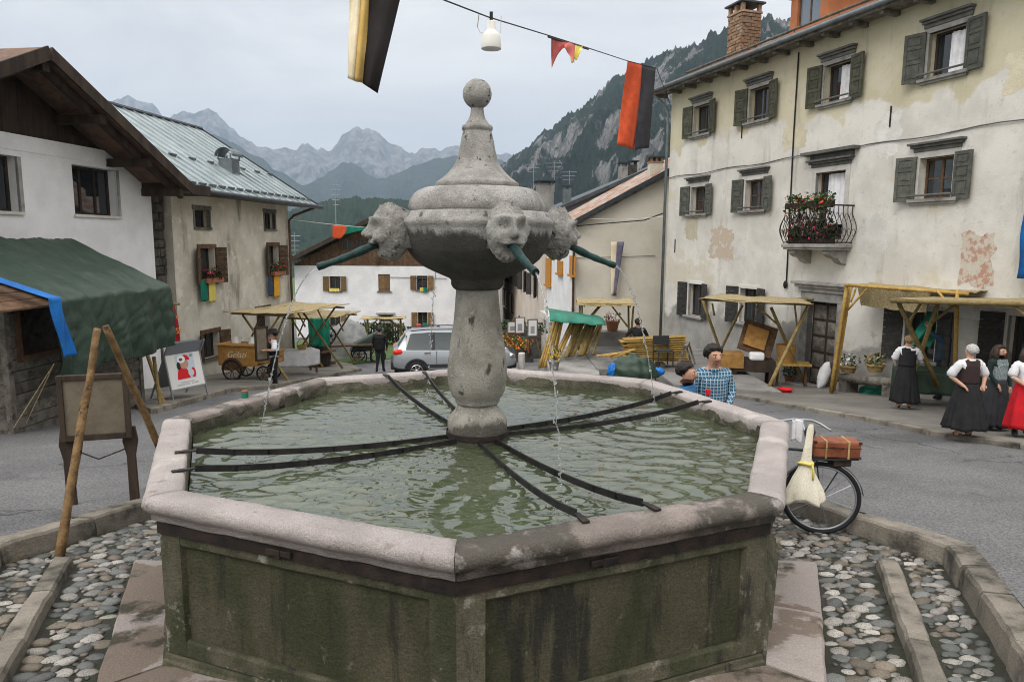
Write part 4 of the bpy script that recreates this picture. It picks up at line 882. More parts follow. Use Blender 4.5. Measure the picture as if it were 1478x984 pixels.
mb = MB(); mb.add([(cu-.5, 1.2, ztp+.30), (cu+.5, 1.2, ztp+.30), (cu+.5, 2.2, ztp+.30), (cu-.5, 2.2, ztp+.30), (cu-.5, 1.2, ztp+.36), (cu+.5, 1.2, ztp+.36), (cu+.5, 2.2, ztp+.36), (cu-.5, 2.2, ztp+.36), (cu, 1.7, ztp+.48)], [(3, 2, 1, 0), (0, 1, 5, 4), (1, 2, 6, 5), (2, 3, 7, 6), (3, 0, 4, 7), (4, 5, 8), (5, 6, 8), (6, 7, 8), (7, 4, 8)]); mb.build('chimney_cap', 'roofdark', stack)
# dormer
du0 = RF.uv(1140, 45, 1.5)[0]; du1 = RF.uv(1240, 20, 1.5)[0]; dz0 = roofz(1.5)-.1; dz1 = dz0+1.35
du1 = du0+1.6
dm = MB(); dm.bb(du0, du0+.3, 1.5, 5, dz0, dz1); dm.bb(du1-.3, du1, 1.5, 5, dz0, dz1); dm.bb(du0+.3, du1-.3, 1.5, 5, dz0, dz0+.25); dm.bb(du0+.3, du1-.3, 1.5, 5, dz1-.12, dz1); dmo = dm.build('dormer', 'orangeplaster', BH)
casement(dmo, du0+.3, du1-.3, dz0+.25, dz1-.12, 1.58, 'woodbrown', 'glassblue', 1)
mb = MB(); mc = (du0+du1)/2
for s_ in (-1, 1): mb.add([(mc, 1.1, dz1+.55), (mc+s_*1.15, 1.1, dz1-.05), (mc+s_*1.15, 5.2, dz1-.05), (mc, 5.2, dz1+.55), (mc, 1.1, dz1+.62), (mc+s_*1.15, 1.1, dz1+.02), (mc+s_*1.15, 5.2, dz1+.02), (mc, 5.2, dz1+.62)], [(0, 1, 2, 3), (7, 6, 5, 4), (0, 4, 5, 1), (1, 5, 6, 2)])
mb.add([(mc, 1.5, dz1+.52), (du0, 1.5, dz1), (du1, 1.5, dz1)], [(0, 1, 2)]); mb.build('dormer_roof', 'rooftile', dmo)
# pipes, cables, frescoes
def patch(u0, u1, z0, z1, s, y=-.004):
    n = 72; pts = [((u0+u1)/2, y, (z0+z1)/2)]
    for i in range(n):
        a_ = 2*PI*i/n; c_, s_ = math.cos(a_), math.sin(a_); k = 1/max(abs(c_), abs(s_))**.8*(.86+.28*noise.fractal(Vector((c_*2.2, s_*2.2, s*3.7)), .8, 2, 6)); pts.append(((u0+u1)/2+(u1-u0)/2*c_*k, y, (z0+z1)/2+(z1-z0)/2*s_*k))
    return MB().add(pts, [(0, 1+i, 1+(i+1) % n) for i in range(n)])
pm('plasterpatch', (.60, .55, .42), (.52, .47, .34), 2, .93, .4, 25, stain=((.40, .37, .31), 3, .55, .72))
pm('plasterpatch2', (.66, .65, .615), (.56, .55, .51), 2, .93, .4, 25, stain=((.42, .40, .36), 3, .55, .72))
mb = MB(); mb.tube([(-.35, -.6, 8.1), (-.2, -.2, 7.7), (-.08, -.09, 7.4), (-.08, -.09, -1.2)], .055, 8); mb.build('downpipe', 'pipe', BH, smooth=True)
mb = MB(); mb.tube([(6.75, -.03, 7.95), (6.74, -.03, 5.6), (6.78, -.03, 3.2), (6.8, -.03, 1.4)], .022, 6); mb.ell((6.8, -.06, 1.35), (.08, .05, .12), 8, 6); mb.build('cable_pipe', 'black', BH)
mb = MB(); mb.tube([(0.05, -.03, 5.0)]+[(u, -.03-.01*math.sin(u*3), 5.0+.03*math.sin(u*2.1)+.004*u) for u in [x*.5 for x in range(1, 40)]], .014, 5); mb.build('wall_cable', 'trimdark', BH)
a = RF.uv(1022, 325)[0]; b_ = RF.uv(1063, 325)[0]; patch(a, b_, 1.95, 3.2, 1).build('fresco', 'fresco_pale', BH)
a = RF.uv(1386, 350)[0]; b_ = RF.uv(1440, 350)[0]
patch(a, b_, 1.55, 2.9, 2).build('fresco', 'fresco', BH)
for i, (u, z, w_, h_) in enumerate(((3.6, 2.0, 1.3, .5), (6.2, 5.2, 1.1, .8), (9.6, 4.6, .9, 1.2), (12.9, 5.6, 1.5, .9), (9.3, 2.2, 1.0, 1.1), (1.2, 2.6, .9, 1.0), (12.2, .9, 1.3, .6))): patch(u, u+w_, z, z+h_, 5+i, -.0025-.0002*i).build('plaster_patch', 'plasterpatch' if i % 2 else 'plasterpatch2', BH)
for u, z in ((.6, 2.2), (4.3, 5.9), (10.1, 5.4)): MB().bb(u, u+.03, -.03, -.002, z, z+.5).build('wall_anchor', 'iron', BH)
# blue banner at the frame edge
a = RF.uv(1477, 310, -.3)[0]; z0, z1 = RF.uv(1474, 402, -.3)[1], RF.uv(1474, 280, -.3)[1]
bn_ = MB(); bn_.grid(6, 10, lambda u, v: (a+.9*u, -.3+.03*math.sin(v*9+u*4), z0+(z1-z0)*v)); bn_ = bn_.build('hanging_banner', 'tarpblue', None, solid=.008, smooth=True); bn_.location = RF.O; bn_.rotation_euler = (0, 0, RF.a); tag(bn_, 'blue cloth banner hung on the big house at the far right edge', 'banner')
# ---- white house on the left, gable to the street
WF = Fac(-8.757, 13.369, R(80.39))
WH = thing('white_house', 'white house with dark timber gable behind the green stall on the left', 'house', WF.O, WF.a)
wo_ = [(-2.69, -1.27, 3.1, 4.19), (-5.55, -4.16, 3.08, 4.18)]
HS = 3.55; pk = -3.45
wallmesh(-8.2, 0, -2.5, 4.3, wo_, 0, .3).build('facade', 'plasterwhite', WH)
shell(WH, -8.2, 0, 9, -2.5, 4.3, 'plasterwhite')
MB().bb(-8.2, .0, -.012, .05, 4.3, 4.62).build('ring_beam', 'plasterwhite', WH)
for o_ in wo_:
    o = casement(WH, *o_, .22, 'wooddark', 'glass', 2, 0, .06); MB().bb(o_[0]-.05, o_[1]+.05, -.05, .1, o_[2]-.06, o_[2]).build('window_sill', 'trimpale', o)
    mb = MB(); mb.bb(o_[1], o_[1]+.09, -.012, .05, o_[2], o_[3]); mb.build('window_surround', 'trimstone', o)
rzp, rze = 6.62, 4.28
PKU, EU, FRY = -3.25, 1.1, -1.15
pkz = WF.uv(70, 68, FRY)[1]; PKU = WF.uv(70, 68, FRY)[0]; eu, ez = WF.uv(277, 268, FRY); sl_ = (pkz-ez)/(eu-PKU)
mb = MB(); nb = 16
gz_ = lambda u: pkz-.32-sl_*abs(u-PKU)
gb = thing('tmp', '', ''); bpy.data.objects.remove(gb)
gab = MB().add([(-8.2, .06, 4.6), (0.1, .06, 4.6), (PKU, .06, gz_(PKU)+.05)], [(0, 1, 2)]).build('gable', 'wooddark', WH)
x = -8.0
while x < -.05:
    x1 = x+.2; z_ = min(gz_(x), gz_(x1))
    if z_ > 4.66: MB().bb(x+.004, x1-.004, .02+U(-.006, .006), .055, 4.64, z_).build('gable_board', 'wooddark', gab)
    x = x1
ro = MB()
for s_ in (-1, 1):
    e = PKU+s_*(eu-PKU); ro.add([(PKU, FRY, pkz-.14), (e, FRY, ez-.14), (e, 9.5, ez-.14), (PKU, 9.5, pkz-.14), (PKU, FRY, pkz), (e, FRY, ez), (e, 9.5, ez), (PKU, 9.5, pkz)], [(0, 1, 2, 3), (7, 6, 5, 4), (0, 4, 5, 1), (1, 5, 6, 2), (3, 2, 6, 7)])
rfo = ro.build('roof', 'rooftile', WH)
for s_ in (-1, 1):
    e = PKU+s_*(eu-PKU)
    mb = MB(); mb.bar((PKU, FRY-.02, pkz-.1), (e, FRY-.02, ez-.1), .05, .24, (0, 0, 1)); mb.bar((PKU, FRY+.3, pkz-.26), (e, FRY+.3, ez-.26), .12, .16, (0, 0, 1)); mb.build('barge_board', 'wooddark', rfo)
for f_ in (0, .33, .66, .93):
    u = PKU+(eu-PKU)*f_; z = pkz-.24-sl_*(u-PKU); MB().bb(u-.09, u+.09, FRY+.08, .1, z-.2, z-.02).build('purlin', 'wooddark', rfo)
    u = PKU-(eu-PKU)*f_
    if f_: MB().bb(u-.09, u+.09, FRY+.08, .1, z-.2, z-.02).build('purlin', 'wooddark', rfo)
MB().bb(-.35, 1.3, -.9, .25, 3.75, 4.0).build('beam', 'wooddark', rfo)
# ---- old house with the metal roof
OF = Fac(-9.318, 15.909, R(80.11))
OH = thing('old_house', 'old stained plaster house with grey standing seam roof beside the white house', 'house', OF.O, OF.a)
oo = [(1.05, 1.85, 2.95, 3.5, 'a'), (5.5, 6.3, 2.98, 3.6, 'a'), (1.2, 2.03, 1.2, 2.3, 'b'), (5.68, 6.46, 1.25, 2.36, 'b'), (1.12, 2.04, -1.25, -.42, 'c'), (4.6, 5.6, -2.05, .0, 'd')]
wallmesh(-.1, 7.42, -3, 3.95, [o[:4] for o in oo], 0, .35).build('facade', 'plasterold', OH)
shell(OH, -.1, 7.42, 8, -3, 3.95, 'plasterold')
for o_ in oo:
    if o_[4] == 'd':
        o = MB().bb(o_[0], o_[1], .2, .26, o_[2], o_[3]).build('door', 'wooddark', OH); MB().bb(o_[0]-.1, o_[1]+.1, -.03, .1, o_[3], o_[3]+.16).build('lintel', 'woodbrown', o); continue
    o = casement(OH, *o_[:4], .2, 'wooddark', 'glass', 1 if o_[4] != 'a' else 0, 0, .05)
    MB().bb(o_[0]-.12, o_[1]+.12, -.03, .1, o_[3], o_[3]+.13).build('lintel', 'woodbrown' if o_[4] != 'a' else 'woodgrey', o)
    MB().bb(o_[0]-.08, o_[1]+.08, -.06, .1, o_[2]-.07, o_[2]).build('window_sill', 'woodgrey', o)
    if o_[4] == 'a':
        MB().bb(o_[0]-.08, o_[0], -.02, .1, o_[2], o_[3]).build('window_jamb', 'woodgrey', o); MB().bb(o_[1], o_[1]+.08, -.02, .1, o_[2], o_[3]).build('window_jamb', 'woodgrey', o)
    if o_[4] in 'bc':
        shutter(o, o_[0]-.03, -.42, o_[2]-.03, o_[3]+.03, R(22), 'shutterbrown', 'plank'); shutter(o, o_[1]+.03, .42, o_[2]-.03, o_[3]+.03, R(22), 'shutterbrown', 'plank')
    if o_[4] == 'b':
        flowerbox(o, o_[0]-.02, o_[1]+.12, o_[2]+.02, -.08, ('fl_red', 'fl_red', 'fl_pink'), 46, .42)
# standing seam roof
ue0, ue1 = -1.6, OF.uv(460, 300, -.75)[0]; rzo = 4.0; ysl = .62; ydp = 4.3
rzf = lambda y: rzo+ysl*(y+.75)
rof = MB().add([(ue0, -.75, rzo-.08), (ue1, -.75, rzo-.08), (ue1, ydp, rzf(ydp)-.08), (ue0, ydp, rzf(ydp)-.08)], [(3, 2, 1, 0)]).build('roof', 'woodgrey', OH)
npan = 19; wd = (ue1-ue0)/npan
pn = MB(); pn.add([(0, -.78, rzf(-.78)), (wd-.012, -.78, rzf(-.78)), (wd-.012, ydp, rzf(ydp)), (0, ydp, rzf(ydp))], [(0, 1, 2, 3)])
pn.add([(-.02, -.78, rzf(-.78)), (-.02, ydp, rzf(ydp)), (-.02, ydp, rzf(ydp)+.055), (-.02, -.78, rzf(-.78)+.055), (.012, -.78, rzf(-.78)), (.012, ydp, rzf(ydp)), (.012, ydp, rzf(ydp)+.055), (.012, -.78, rzf(-.78)+.055)], [(0, 1, 2, 3), (7, 6, 5, 4), (3, 2, 6, 7), (0, 3, 7, 4)])
p0 = pn.build('roof_panel', 'roofmetal', rof); p0.location = (ue0, 0, 0)
for i in range(1, npan): q = p0.copy(); COL.objects.link(q); q.location = (ue0+wd*i, 0, 0)
MB().add([(ue0, ydp, rzf(ydp)), (ue1, ydp, rzf(ydp)), (ue1, ydp+5, rzf(ydp)-3), (ue0, ydp+5, rzf(ydp)-3)], [(0, 1, 2, 3)]).build('roof_back', 'roofmetal', OH)
MB().tube([(ue0, ydp, rzf(ydp)+.03), (ue1, ydp, rzf(ydp)+.03)], .08, 6).build('ridge_cap', 'roofdark', OH)
MB().add([(ue1, -.75, rzo-.1), (ue1, ydp, rzf(ydp)-.1), (ue1, ydp, rzf(ydp)+.06), (ue1, -.75, rzo+.06)], [(0, 1, 2, 3)]).build('verge', 'roofdark', OH)
MB().add([(7.42, 0, 3.95), (7.42, ydp*2, 3.95), (7.42, ydp, rzf(ydp)-.1)], [(0, 1, 2)]).build('gable', 'plasterold', OH)
for i in range(npan):
    for yy in (-.45, 1.2):
        if yy > 0 and i % 2: continue
        c = ue0+wd*(i+.5)+U(-.02, .02); MB().box((c, yy, rzf(yy)+.05), (wd*.75, .03, .1), Euler((.5, 0, 0))).build('snow_guard', 'zinc', rof)
mb = MB(); mb.tube([(ue0, -.84, rzo-.02), (ue1+.1, -.84, rzo-.06)], .08, 8); mb.build('gutter', 'roofdark', OH, smooth=True)
MB().bb(-.1, ue1-.05, -.72, .0, 3.93, 3.98).build('soffit', 'woodgrey', OH)
mb = MB(); mb.tube([(ue1-.5, -.8, 3.9), (7.6, -.15, 3.55), (7.3, -.1, 3.35), (7.3, -.1, -2.4)], .05, 8); mb.build('downpipe', 'shutterbrown', OH, smooth=True)
cu_, cz_ = OF.uv(332, 268, 1.0); fl = MB(); fl.bb(cu_-.26, cu_+.26, .74, 1.26, rzf(1)-.6, cz_+.95); flo = fl.build('chimney', 'zinc', OH)
mb = MB()
for i in range(11):
    a = PI*i/10; 
mb.add([(cu_-.36, 1+.34*math.cos(PI*i/10), cz_+1.02+.30*math.sin(PI*i/10)) for i in range(11)]+[(cu_+.36, 1+.34*math.cos(PI*i/10), cz_+1.02+.30*math.sin(PI*i/10)) for i in range(11)], [(i, i+1, 12+i, 11+i) for i in range(10)]); mb.build('chimney_hood', 'zinc', flo, solid=.015, smooth=True)
mb = MB()
for a in (-.3, .3):
    for b_ in (.76, 1.24): mb.bb(cu_+a-.02, cu_+a+.02, b_-.02, b_+.02, cz_+.9, cz_+1.1)
mb.build('hood_leg', 'zinc', flo)
# dark rubble wall between the two houses
SW = thing('rubble_wall', 'dark rubble stone wall in the gap between the white and the old house', 'wall', OF.O, OF.a)
MB().bb(-2.2, -.12, .28, .8, -3, 3.9).build('wall_core', 'stonewall', SW)
for j in range(26):
    x = -2.2+U(0, .2)
    while x < -.2:
        w_ = min(U(.25, .5), -.13-x); z = -2.9+j*.26
        if w_ < .1: break
        MB().box((x+w_/2, .27, z+.13), (w_-.02, .1+U(0, .05), .235), Euler((0, U(-.05, .05), 0))).build('stone', 'stonewall', SW, bev=.03); x += w_
# ---- cream house: gable wall to the square, rusty roof
CH = thing('cream_house', 'cream plastered house with rusty sheet roof left of the big house', 'house', (3.49, 23.5, 0))
GS = .545
wallmesh(0, 7.5, -3.4, 3.4, [], 0, .2, top=lambda u: 3.42+GS*u, sub=[.01, 7]).build('facade', 'plastercream', CH)
SF = Fac(3.49+.076*-36.5*1, 60, math.atan2(-1, .076))    # street side, seen receding
sl_len = math.hypot(36.5, .076*36.5)
uw = lambda y: (60-y)*sl_len/36.5
side = wallmesh(uw(31), uw(23.5), -4, 3.45, [(uw(y)-.42, uw(y)+.42, z, z+h_) for y, z, h_ in ()], 0, .3)
side = MB().add(side.v, side.f); side.tf(Matrix.Translation((-3.49, -23.5, 0))@Matrix.Translation(SF.O)@Matrix.Rotation(SF.a, 4, 'Z')); side.build('side_wall', 'plasterwhite', CH)
MB().add([(0, 7.5, -3.4), (7.5, 7.5, -3.4), (7.5, 7.5, 7.4), (-.5, 7.5, 3.4)], [(0, 3, 2, 1)]).build('back_wall', 'plastercream', CH)
rf = MB(); n = 60
rf.grid(n, 8, lambda a, v: (-.45+8*v-.076*(-.35+8*a), -.35+8*a, 3.5+GS*(-.45+8*v)+.02*math.sin(a*n*PI/2))); rfo = rf.build('roof', 'roofrust', CH, solid=.04)
MB().bar((-.45, -.36, 3.42-.45*GS+.02), (7.5, -.36, 3.42+7.5*GS+.02), .05, .16).build('barge_board', 'roofdark', CH)
MB().bar((-.42, -.2, 3.3-.42*GS), (7.5, -.2, 3.3+7.5*GS), .14, .12).build('rafter', 'woodgrey', CH)
for (a, b_, c, d) in ((806, 813, 376, 395), (824, 832, 369, 397), (789, 796, 372, 412)):
    u0, z1 = SF.uv(a, c); u1, z0 = SF.uv(b_, d); u0 = SF.uv(a, (c+d)/2)[0]; u1 = SF.uv(b_, (c+d)/2)[0]
    mb = MB(); mb.bb(u0, u1, -.07, -.012, z0, z1); mb.bb(u0-.05, u1+.05, -.14, -.012, z0-.1, z0-.01); mb.tf(Matrix.Translation((-3.49, -23.5, 0))@Matrix.Translation(SF.O)@Matrix.Rotation(SF.a, 4, 'Z')); mb.build('shutter', 'shutterorange', CH)
p = Vector((3.42, 23.42, 0)); mb = MB(); mb.tube([(-.1, -.12, 3.2), (-.06, -.06, 2.9), (-.06, -.06, -2.9)], .05, 8); mb.build('downpipe', 'shutterbrown', CH)
# chimney with brick crown
c0 = atY(945, 268, 24.6)-Vector((3.49, 23.5, 0)); zt = atY(945, 236, 24.6).z
o = MB().bb(c0.x-.27, c0.x+.27, .83, 1.37, c0.z-.8, zt).build('chimney', 'plastercream', CH); mb = MB()
for a in (-.22, 0, .22):
    for b_ in (-.22, .22): mb.bb(c0.x+a-.05, c0.x+a+.05, 1.1+b_-.05, 1.1+b_+.05, zt+.06, zt+.2)
mb.bb(c0.x-.3, c0.x+.3, .8, 1.4, zt, zt+.06); mb.build('chimney_crown', 'brickold', o); MB().bb(c0.x-.33, c0.x+.33, .77, 1.43, zt+.2, zt+.25).build('chimney_cap', 'roofdark', o)
MB().tube([Vector((x, -.04-.0, z)) for x, z in ((.0, 1.95), (1.5, 1.98), (3.3, 2.05))], .012, 5).build('wall_cable', 'trimdark', CH)
# ---- pink house further down the row
PHs = thing('pink_house', 'pale pink row house with dark shutters down the lane behind the pillar', 'house', SF.O, SF.a)
pw = []
for (a, b_, c, d) in ((767, 775, 398, 427), (754, 760, 400, 421), (747, 751, 402, 417), (740, 744, 403, 414), (734, 738, 404, 413)):
    u0 = SF.uv(a, 410)[0]; u1 = SF.uv(b_, 410)[0]; pw.append((u0, u1, -.55, .75))
du = (SF.uv(787, 460)[0], SF.uv(797, 460)[0])
for (a, b_) in ((725, 731), (735, 741)):
    u0 = SF.uv(a, 450)[0]; u1 = SF.uv(b_, 450)[0]; pw.append((u0, u1, -2.9, -1.4))
pw = [q for q in pw if 0 < q[0] and q[1] < uw(31)]
wallmesh(-3, uw(31.0), -4.5, 3.9, pw, 0, .3).build('facade', 'plasterpink', PHs); shell(PHs, -3, uw(31.02), 7, -4.5, 3.9, 'plasterpink')
for q in pw:
    o = casement(PHs, *q, .15, 'wooddark', 'glass', 1); w_ = min(.5, (q[1]-q[0])*.55)
    if q[2] > -1: shutter(o, q[0]-.03, -w_, q[2], q[3], R(25), 'shutterdark', 'v'); shutter(o, q[1]+.03, w_, q[2], q[3], R(25), 'shutterdark', 'v')
    else: MB().bb(q[0]-.12, q[1]+.12, -.04, .05, q[3], q[3]+.14).build('lintel', 'trimstone', o)
o = MB().bb(du[0], du[1], .1, .16, -3.2, -1.35).build('door', 'wooddark', CH); o.parent = PHs; o.location = (0, 0, 0)
mb = MB(); mb.bb(du[0]-.3, du[0], -.06, .12, -3.4, -1.3); mb.bb(du[1], du[1]+.3, -.06, .12, -3.4, -1.3); mb.bb(du[0]-.5, du[1]+.5, -.25, .12, -1.3, -1.0); mb.build('door_surround', 'trimpale', o)
a = atY(792, 305, 31); b_ = atY(935, 243, 31); s2 = (b_.z-a.z)/(b_.x-a.x)
x0 = 2.92; zl = a.z+s2*(x0-.45-a.x)
rf = MB(); rf.add([(x0-.45, 30.6, zl), (x0+8, 30.6, zl+s2*8.45), (x0+8-.6, 44, zl+s2*8.45), (x0-1.5, 44, zl)], [(0, 1, 2, 3)]); rf.add([(x0-.45, 30.6, zl-.2), (x0+8, 30.6, zl+s2*8.45-.2), (x0+8, 30.6, zl+s2*8.45), (x0-.45, 30.6, zl)], [(0, 1, 2, 3)])
rf.add([(x0+.2, 30.7, 3), (x0+8, 30.7, 3), (x0+8, 30.7, zl+s2*8.45-.1), (x0+.2, 30.7, zl+s2*.65-.1)], [(0, 1, 2, 3)])
Mi = (Matrix.Translation(SF.O)@Matrix.Rotation(SF.a, 4, 'Z')).inverted(); rf.tf(Mi); rf.build('roof', 'roofdark', PHs)
def chim(px, pyb, pyt, Y, w_, mat, cap, par, name='chimney'):
    p = atY(px, pyb, Y); zt = atY(px, pyt, Y).z; mb = MB().bb(p.x-w_, p.x+w_, Y-w_, Y+w_, p.z-1.2, zt-.22); mb.tf(Mi); o = mb.build(name, mat, par)
    mb = MB()
    for a in (-.75, .75):
        for b_ in (-.75, .75): mb.box((p.x+a*w_, Y+b_*w_, zt-.13), (.35*w_, .35*w_, .19))
    mb.tf(Mi); mb.build('chimney_crown', mat, o); mb = MB().bb(p.x-w_*1.3, p.x+w_*1.3, Y-w_*1.3, Y+w_*1.3, zt-.04, zt+.03); mb.tf(Mi); mb.build('chimney_cap', cap, o)
chim(786, 300, 262, 34, .46, 'concrete', 'roofdark', PHs); chim(900, 245, 235, 36, .26, 'concrete', 'roofdark', PHs); chim(912, 246, 233, 36, .26, 'stonewall', 'roofdark', PHs); chim(818, 285, 268, 34, .22, 'zinc', 'roofdark', PHs)
# roof aerials
for i, (px, pb, pt, Y, lb) in enumerate(((800, 262, 233, 36, 'thin roof aerial above the chimney of the pink house'), (770, 262, 235, 40, 'roof aerial left of the grey chimney'), (822, 270, 246, 38, 'roof aerial over the dark roof'))):
    a = atY(px, pb+15, Y); b_ = atY(px, pt, Y); mb = MB(); mb.tube([a, b_], .018, 5)
    for j in range(3):
        z = b_.z-.12-.22*j; mb.tube([(b_.x-.55+.1*j, Y, z), (b_.x+.45-.1*j, Y, z+.03)], .012, 4)
    tag(mb.build('roof_aerial', 'steel'), lb, 'aerial', 'roof aerials')
# ---- white house at the far end with timber gable
Y = 45
FH = thing('far_house', 'white house with timber gable and ochre shutters at the end of the square', 'house', (0, Y, 0))
fo = []
z4 = lambda x, y: (400+x*.305, 260+y*.305)
for (a, b_, c, d, k) in ((247, 300, 455, 525, 'b'), (478, 535, 445, 525, 's'), (660, 712, 452, 520, 'b'), (247, 300, 618, 690, 'b'), (665, 712, 625, 692, 'b'), (488, 543, 640, 740, 'd')):
    p = atY(*z4(a, c), Y); q = atY(*z4(b_, d), Y); fo.append((p.x, q.x, q.z if k != 'd' else -4.6, p.z, k))
xl, xr, pk_ = -13.9, .6, -6.6
zp = 5.0; gsl = .5
wallmesh(xl, xr, -6.5, .86, [o[:4] for o in fo], 0, .3).build('facade', 'plasterback', FH); shell(FH, xl, xr, 11, -6.5, .86, 'plasterback')
for q in fo:
    if q[4] == 'd':
        o = MB().bb(q[0], q[1], .12, .2, q[2], q[3]).build('door', 'wooddark', FH); f = .1
        mb = MB(); mb.bb(q[0]-f, q[0], -.05, .1, q[2], q[3]); mb.bb(q[1], q[1]+f, -.05, .1, q[2], q[3]); mb.bb(q[0]-f, q[1]+f, -.05, .1, q[3], q[3]+f); mb.bb(q[0]-.25, q[1]+.25, -.22, .1, q[3]+f+.001, q[3]+f+.1); mb.bb(q[0], q[1], -.03, .1, q[3]-.55, q[3]-.42); mb.build('door_surround', 'trimstone', o); continue
    o = casement(FH, *q[:4], .16, 'woodbrown' if q[4] == 'b' else 'wooddark', 'glass', 1)
    MB().bb(q[0]-.1, q[1]+.1, -.1, .1, q[2]-.08, q[2]).build('window_sill', 'woodgrey', o)
    if q[4] == 'b': shutter(o, q[0]-.03, -.42, q[2], q[3], R(12), 'shutterochre', 'v'); shutter(o, q[1]+.03, .42, q[2], q[3], R(12), 'shutterochre', 'v')
    else: shutter(o, q[0], .42, q[2], q[3], 0, 'shutterochre', 'v', y=.1); shutter(o, q[1], -.42, q[2], q[3], 0, 'shutterochre', 'v', y=.1)
gt = lambda x: zp-.3-gsl*abs(x-pk_)
go = [(-10.5, -9.7, 1.95, 2.72), (-9.6, -8.8, 1.95, 2.72)]
gab = MB().add([(xl, .08, .86), (xr, .08, .86), (pk_, .08, zp-.25)], [(0, 1, 2)]).build('gable', 'wooddark', FH)
x = xl
while x < xr-.1:
    x1 = x+.24; z1 = min(gt(x), gt(x1))
    if z1 > .95: MB().bb(x+.006, x1-.006, .02+U(-.008, .008), .07, .88, z1).build('gable_board', 'woodbrown', gab)
    x = x1
for q in go: casement(gab, *q, -.04, 'woodbrown', 'glass', 1)
ro = MB()
for s_ in (-1, 1):
    e = pk_+s_*8.0; ro.add([(pk_, -1, zp-.1), (e, -1, zp-.1-gsl*8), (e, 11.5, zp-.1-gsl*8), (pk_, 11.5, zp-.1), (pk_, -1, zp+.08), (e, -1, zp+.08-gsl*8), (e, 11.5, zp+.08-gsl*8), (pk_, 11.5, zp+.08)], [(0, 1, 2, 3), (7, 6, 5, 4), (0, 4, 5, 1), (1, 5, 6, 2)])
ro.build('roof', 'roofdark', FH)
for s_ in (-1, 1): MB().bar((pk_, -1.03, zp-.06), (pk_+s_*8, -1.03, zp-.06-gsl*8), .05, .28).build('barge_board', 'wooddark', FH)
mb = MB(); mb.bar((-8.4, -.3, 1.2), (-6.9, -.3, 2.6), .14, .14); mb.build('gable_brace', 'woodbrown', gab)
mb = MB()
for a in range(6):
    q0 = atY(460+30*a, 340, Y); 
mb.tube([atY(560, 400, Y-.05)-Vector((0, Y, 0)), atY(645, 402, Y-.05)-Vector((0, Y, 0))], .02, 4); mb.build('wall_cable', 'trimdark', FH)
# far thin masts on the hill
for i, (px, pb, pt) in enumerate(((484, 335, 262), (425, 360, 335))):
    a = atY(px, pb, 70); b_ = atY(px, pt, 70); mb = MB(); mb.tube([a-Vector((0, 0, 6)), b_], [.07, .03], 5)
    for j in range(5): z = b_.z-.4-.5*j; mb.tube([(b_.x-.6+.08*j, 70, z), (b_.x+.6-.08*j, 70, z)], .03, 4)
    tag(mb.build('aerial_mast', 'steel'), ('tall thin aerial mast above the roof of the far white house', 'short aerial mast at the right corner of the old house')[i], 'mast', 'aerial masts')
# ------------------------------------------------------------------ street things
def g_(p, h=0): return Vector((p[0], p[1], rz_(p[1])+h))
def pole(par, a, b_, r=.035, mat='pole', name='pole', taper=.85):
    a, b_ = Vector(a), Vector(b_); mid = a.lerp(b_, .5)+Vector((U(-.01, .01), U(-.01, .01), 0)); mb = MB(); mb.tube([a, a.lerp(mid, .5), mid, mid.lerp(b_, .5), b_], [r*U(.95, 1.1), r, r*.97, r*.93, r*taper], 8, jit=.05); return mb.build(name, mat, par, smooth=True)
def canopy(par, c, sag=.09, mat='reed', nu=22, nv=14, th=.022, seed=0):
    c = [Vector(p) for p in c]
    def f(u, v):
        p = c[0].lerp(c[1], u).lerp(c[3].lerp(c[2], u), v); p.z -= sag*(4*u*(1-u))*.5+sag*(4*v*(1-v))*.5; p.z += .05*noise.noise(Vector((u*4, v*4, seed)))+.02*noise.noise(Vector((u*11, v*9, seed))); e_ = .06*noise.noise(Vector((u*9, v*9, seed+3))); p += (c[1]-c[0]).normalized()*(e_ if u in (0, 1) else 0)+(c[3]-c[0]).normalized()*(e_ if v in (0, 1) else 0); return p
    return MB().grid(nu, nv, f).build('canopy', mat, par, solid=th, smooth=True)
def stall(label, loc, rz, L_=2.6, D=1.8, H=2.25, ov=.35, r=.04, mats='pole', mat='reed', tilt=0, group='timber market stalls', lean=.35):
    t = thing('market_stall', label, 'stall', loc, rz, group)
    for s_ in (-1, 1):
        x = s_*L_/2
        pole(t, (x, -D*.5, -.1), (x+s_*.0, D*lean, H), r, mats); pole(t, (x+s_*.09, D*.5, -.1), (x+s_*.09, -D*lean, H), r, mats)
        pole(t, (x-s_*.05, -D*.5-.15, H+.03), (x-s_*.05, D*.5+.15, H+.03), r*.85, mats, 'crossbar')
        pole(t, (x-s_*.06, D*.22, H*.66), (x-s_*.6, D*.22, H), r*.7, mats, 'brace'); pole(t, (x-s_*.06, -D*.22, H*.66), (x-s_*.6, -D*.22, H), r*.7, mats, 'brace')
    for s_ in (-1, 1): pole(t, (-L_/2-.2, s_*D*.36, H+.08), (L_/2+.2, s_*D*.36, H+.08), r*.85, mats, 'rafter')
    canopy(t, [(-L_/2-ov, -D/2-.12, H+.14-tilt), (L_/2+ov, -D/2-.12, H+.14-tilt), (L_/2+ov, D/2+.12, H+.14+tilt), (-L_/2-ov, D/2+.12, H+.14+tilt)], mat=mat, seed=U(0, 9))
    return t
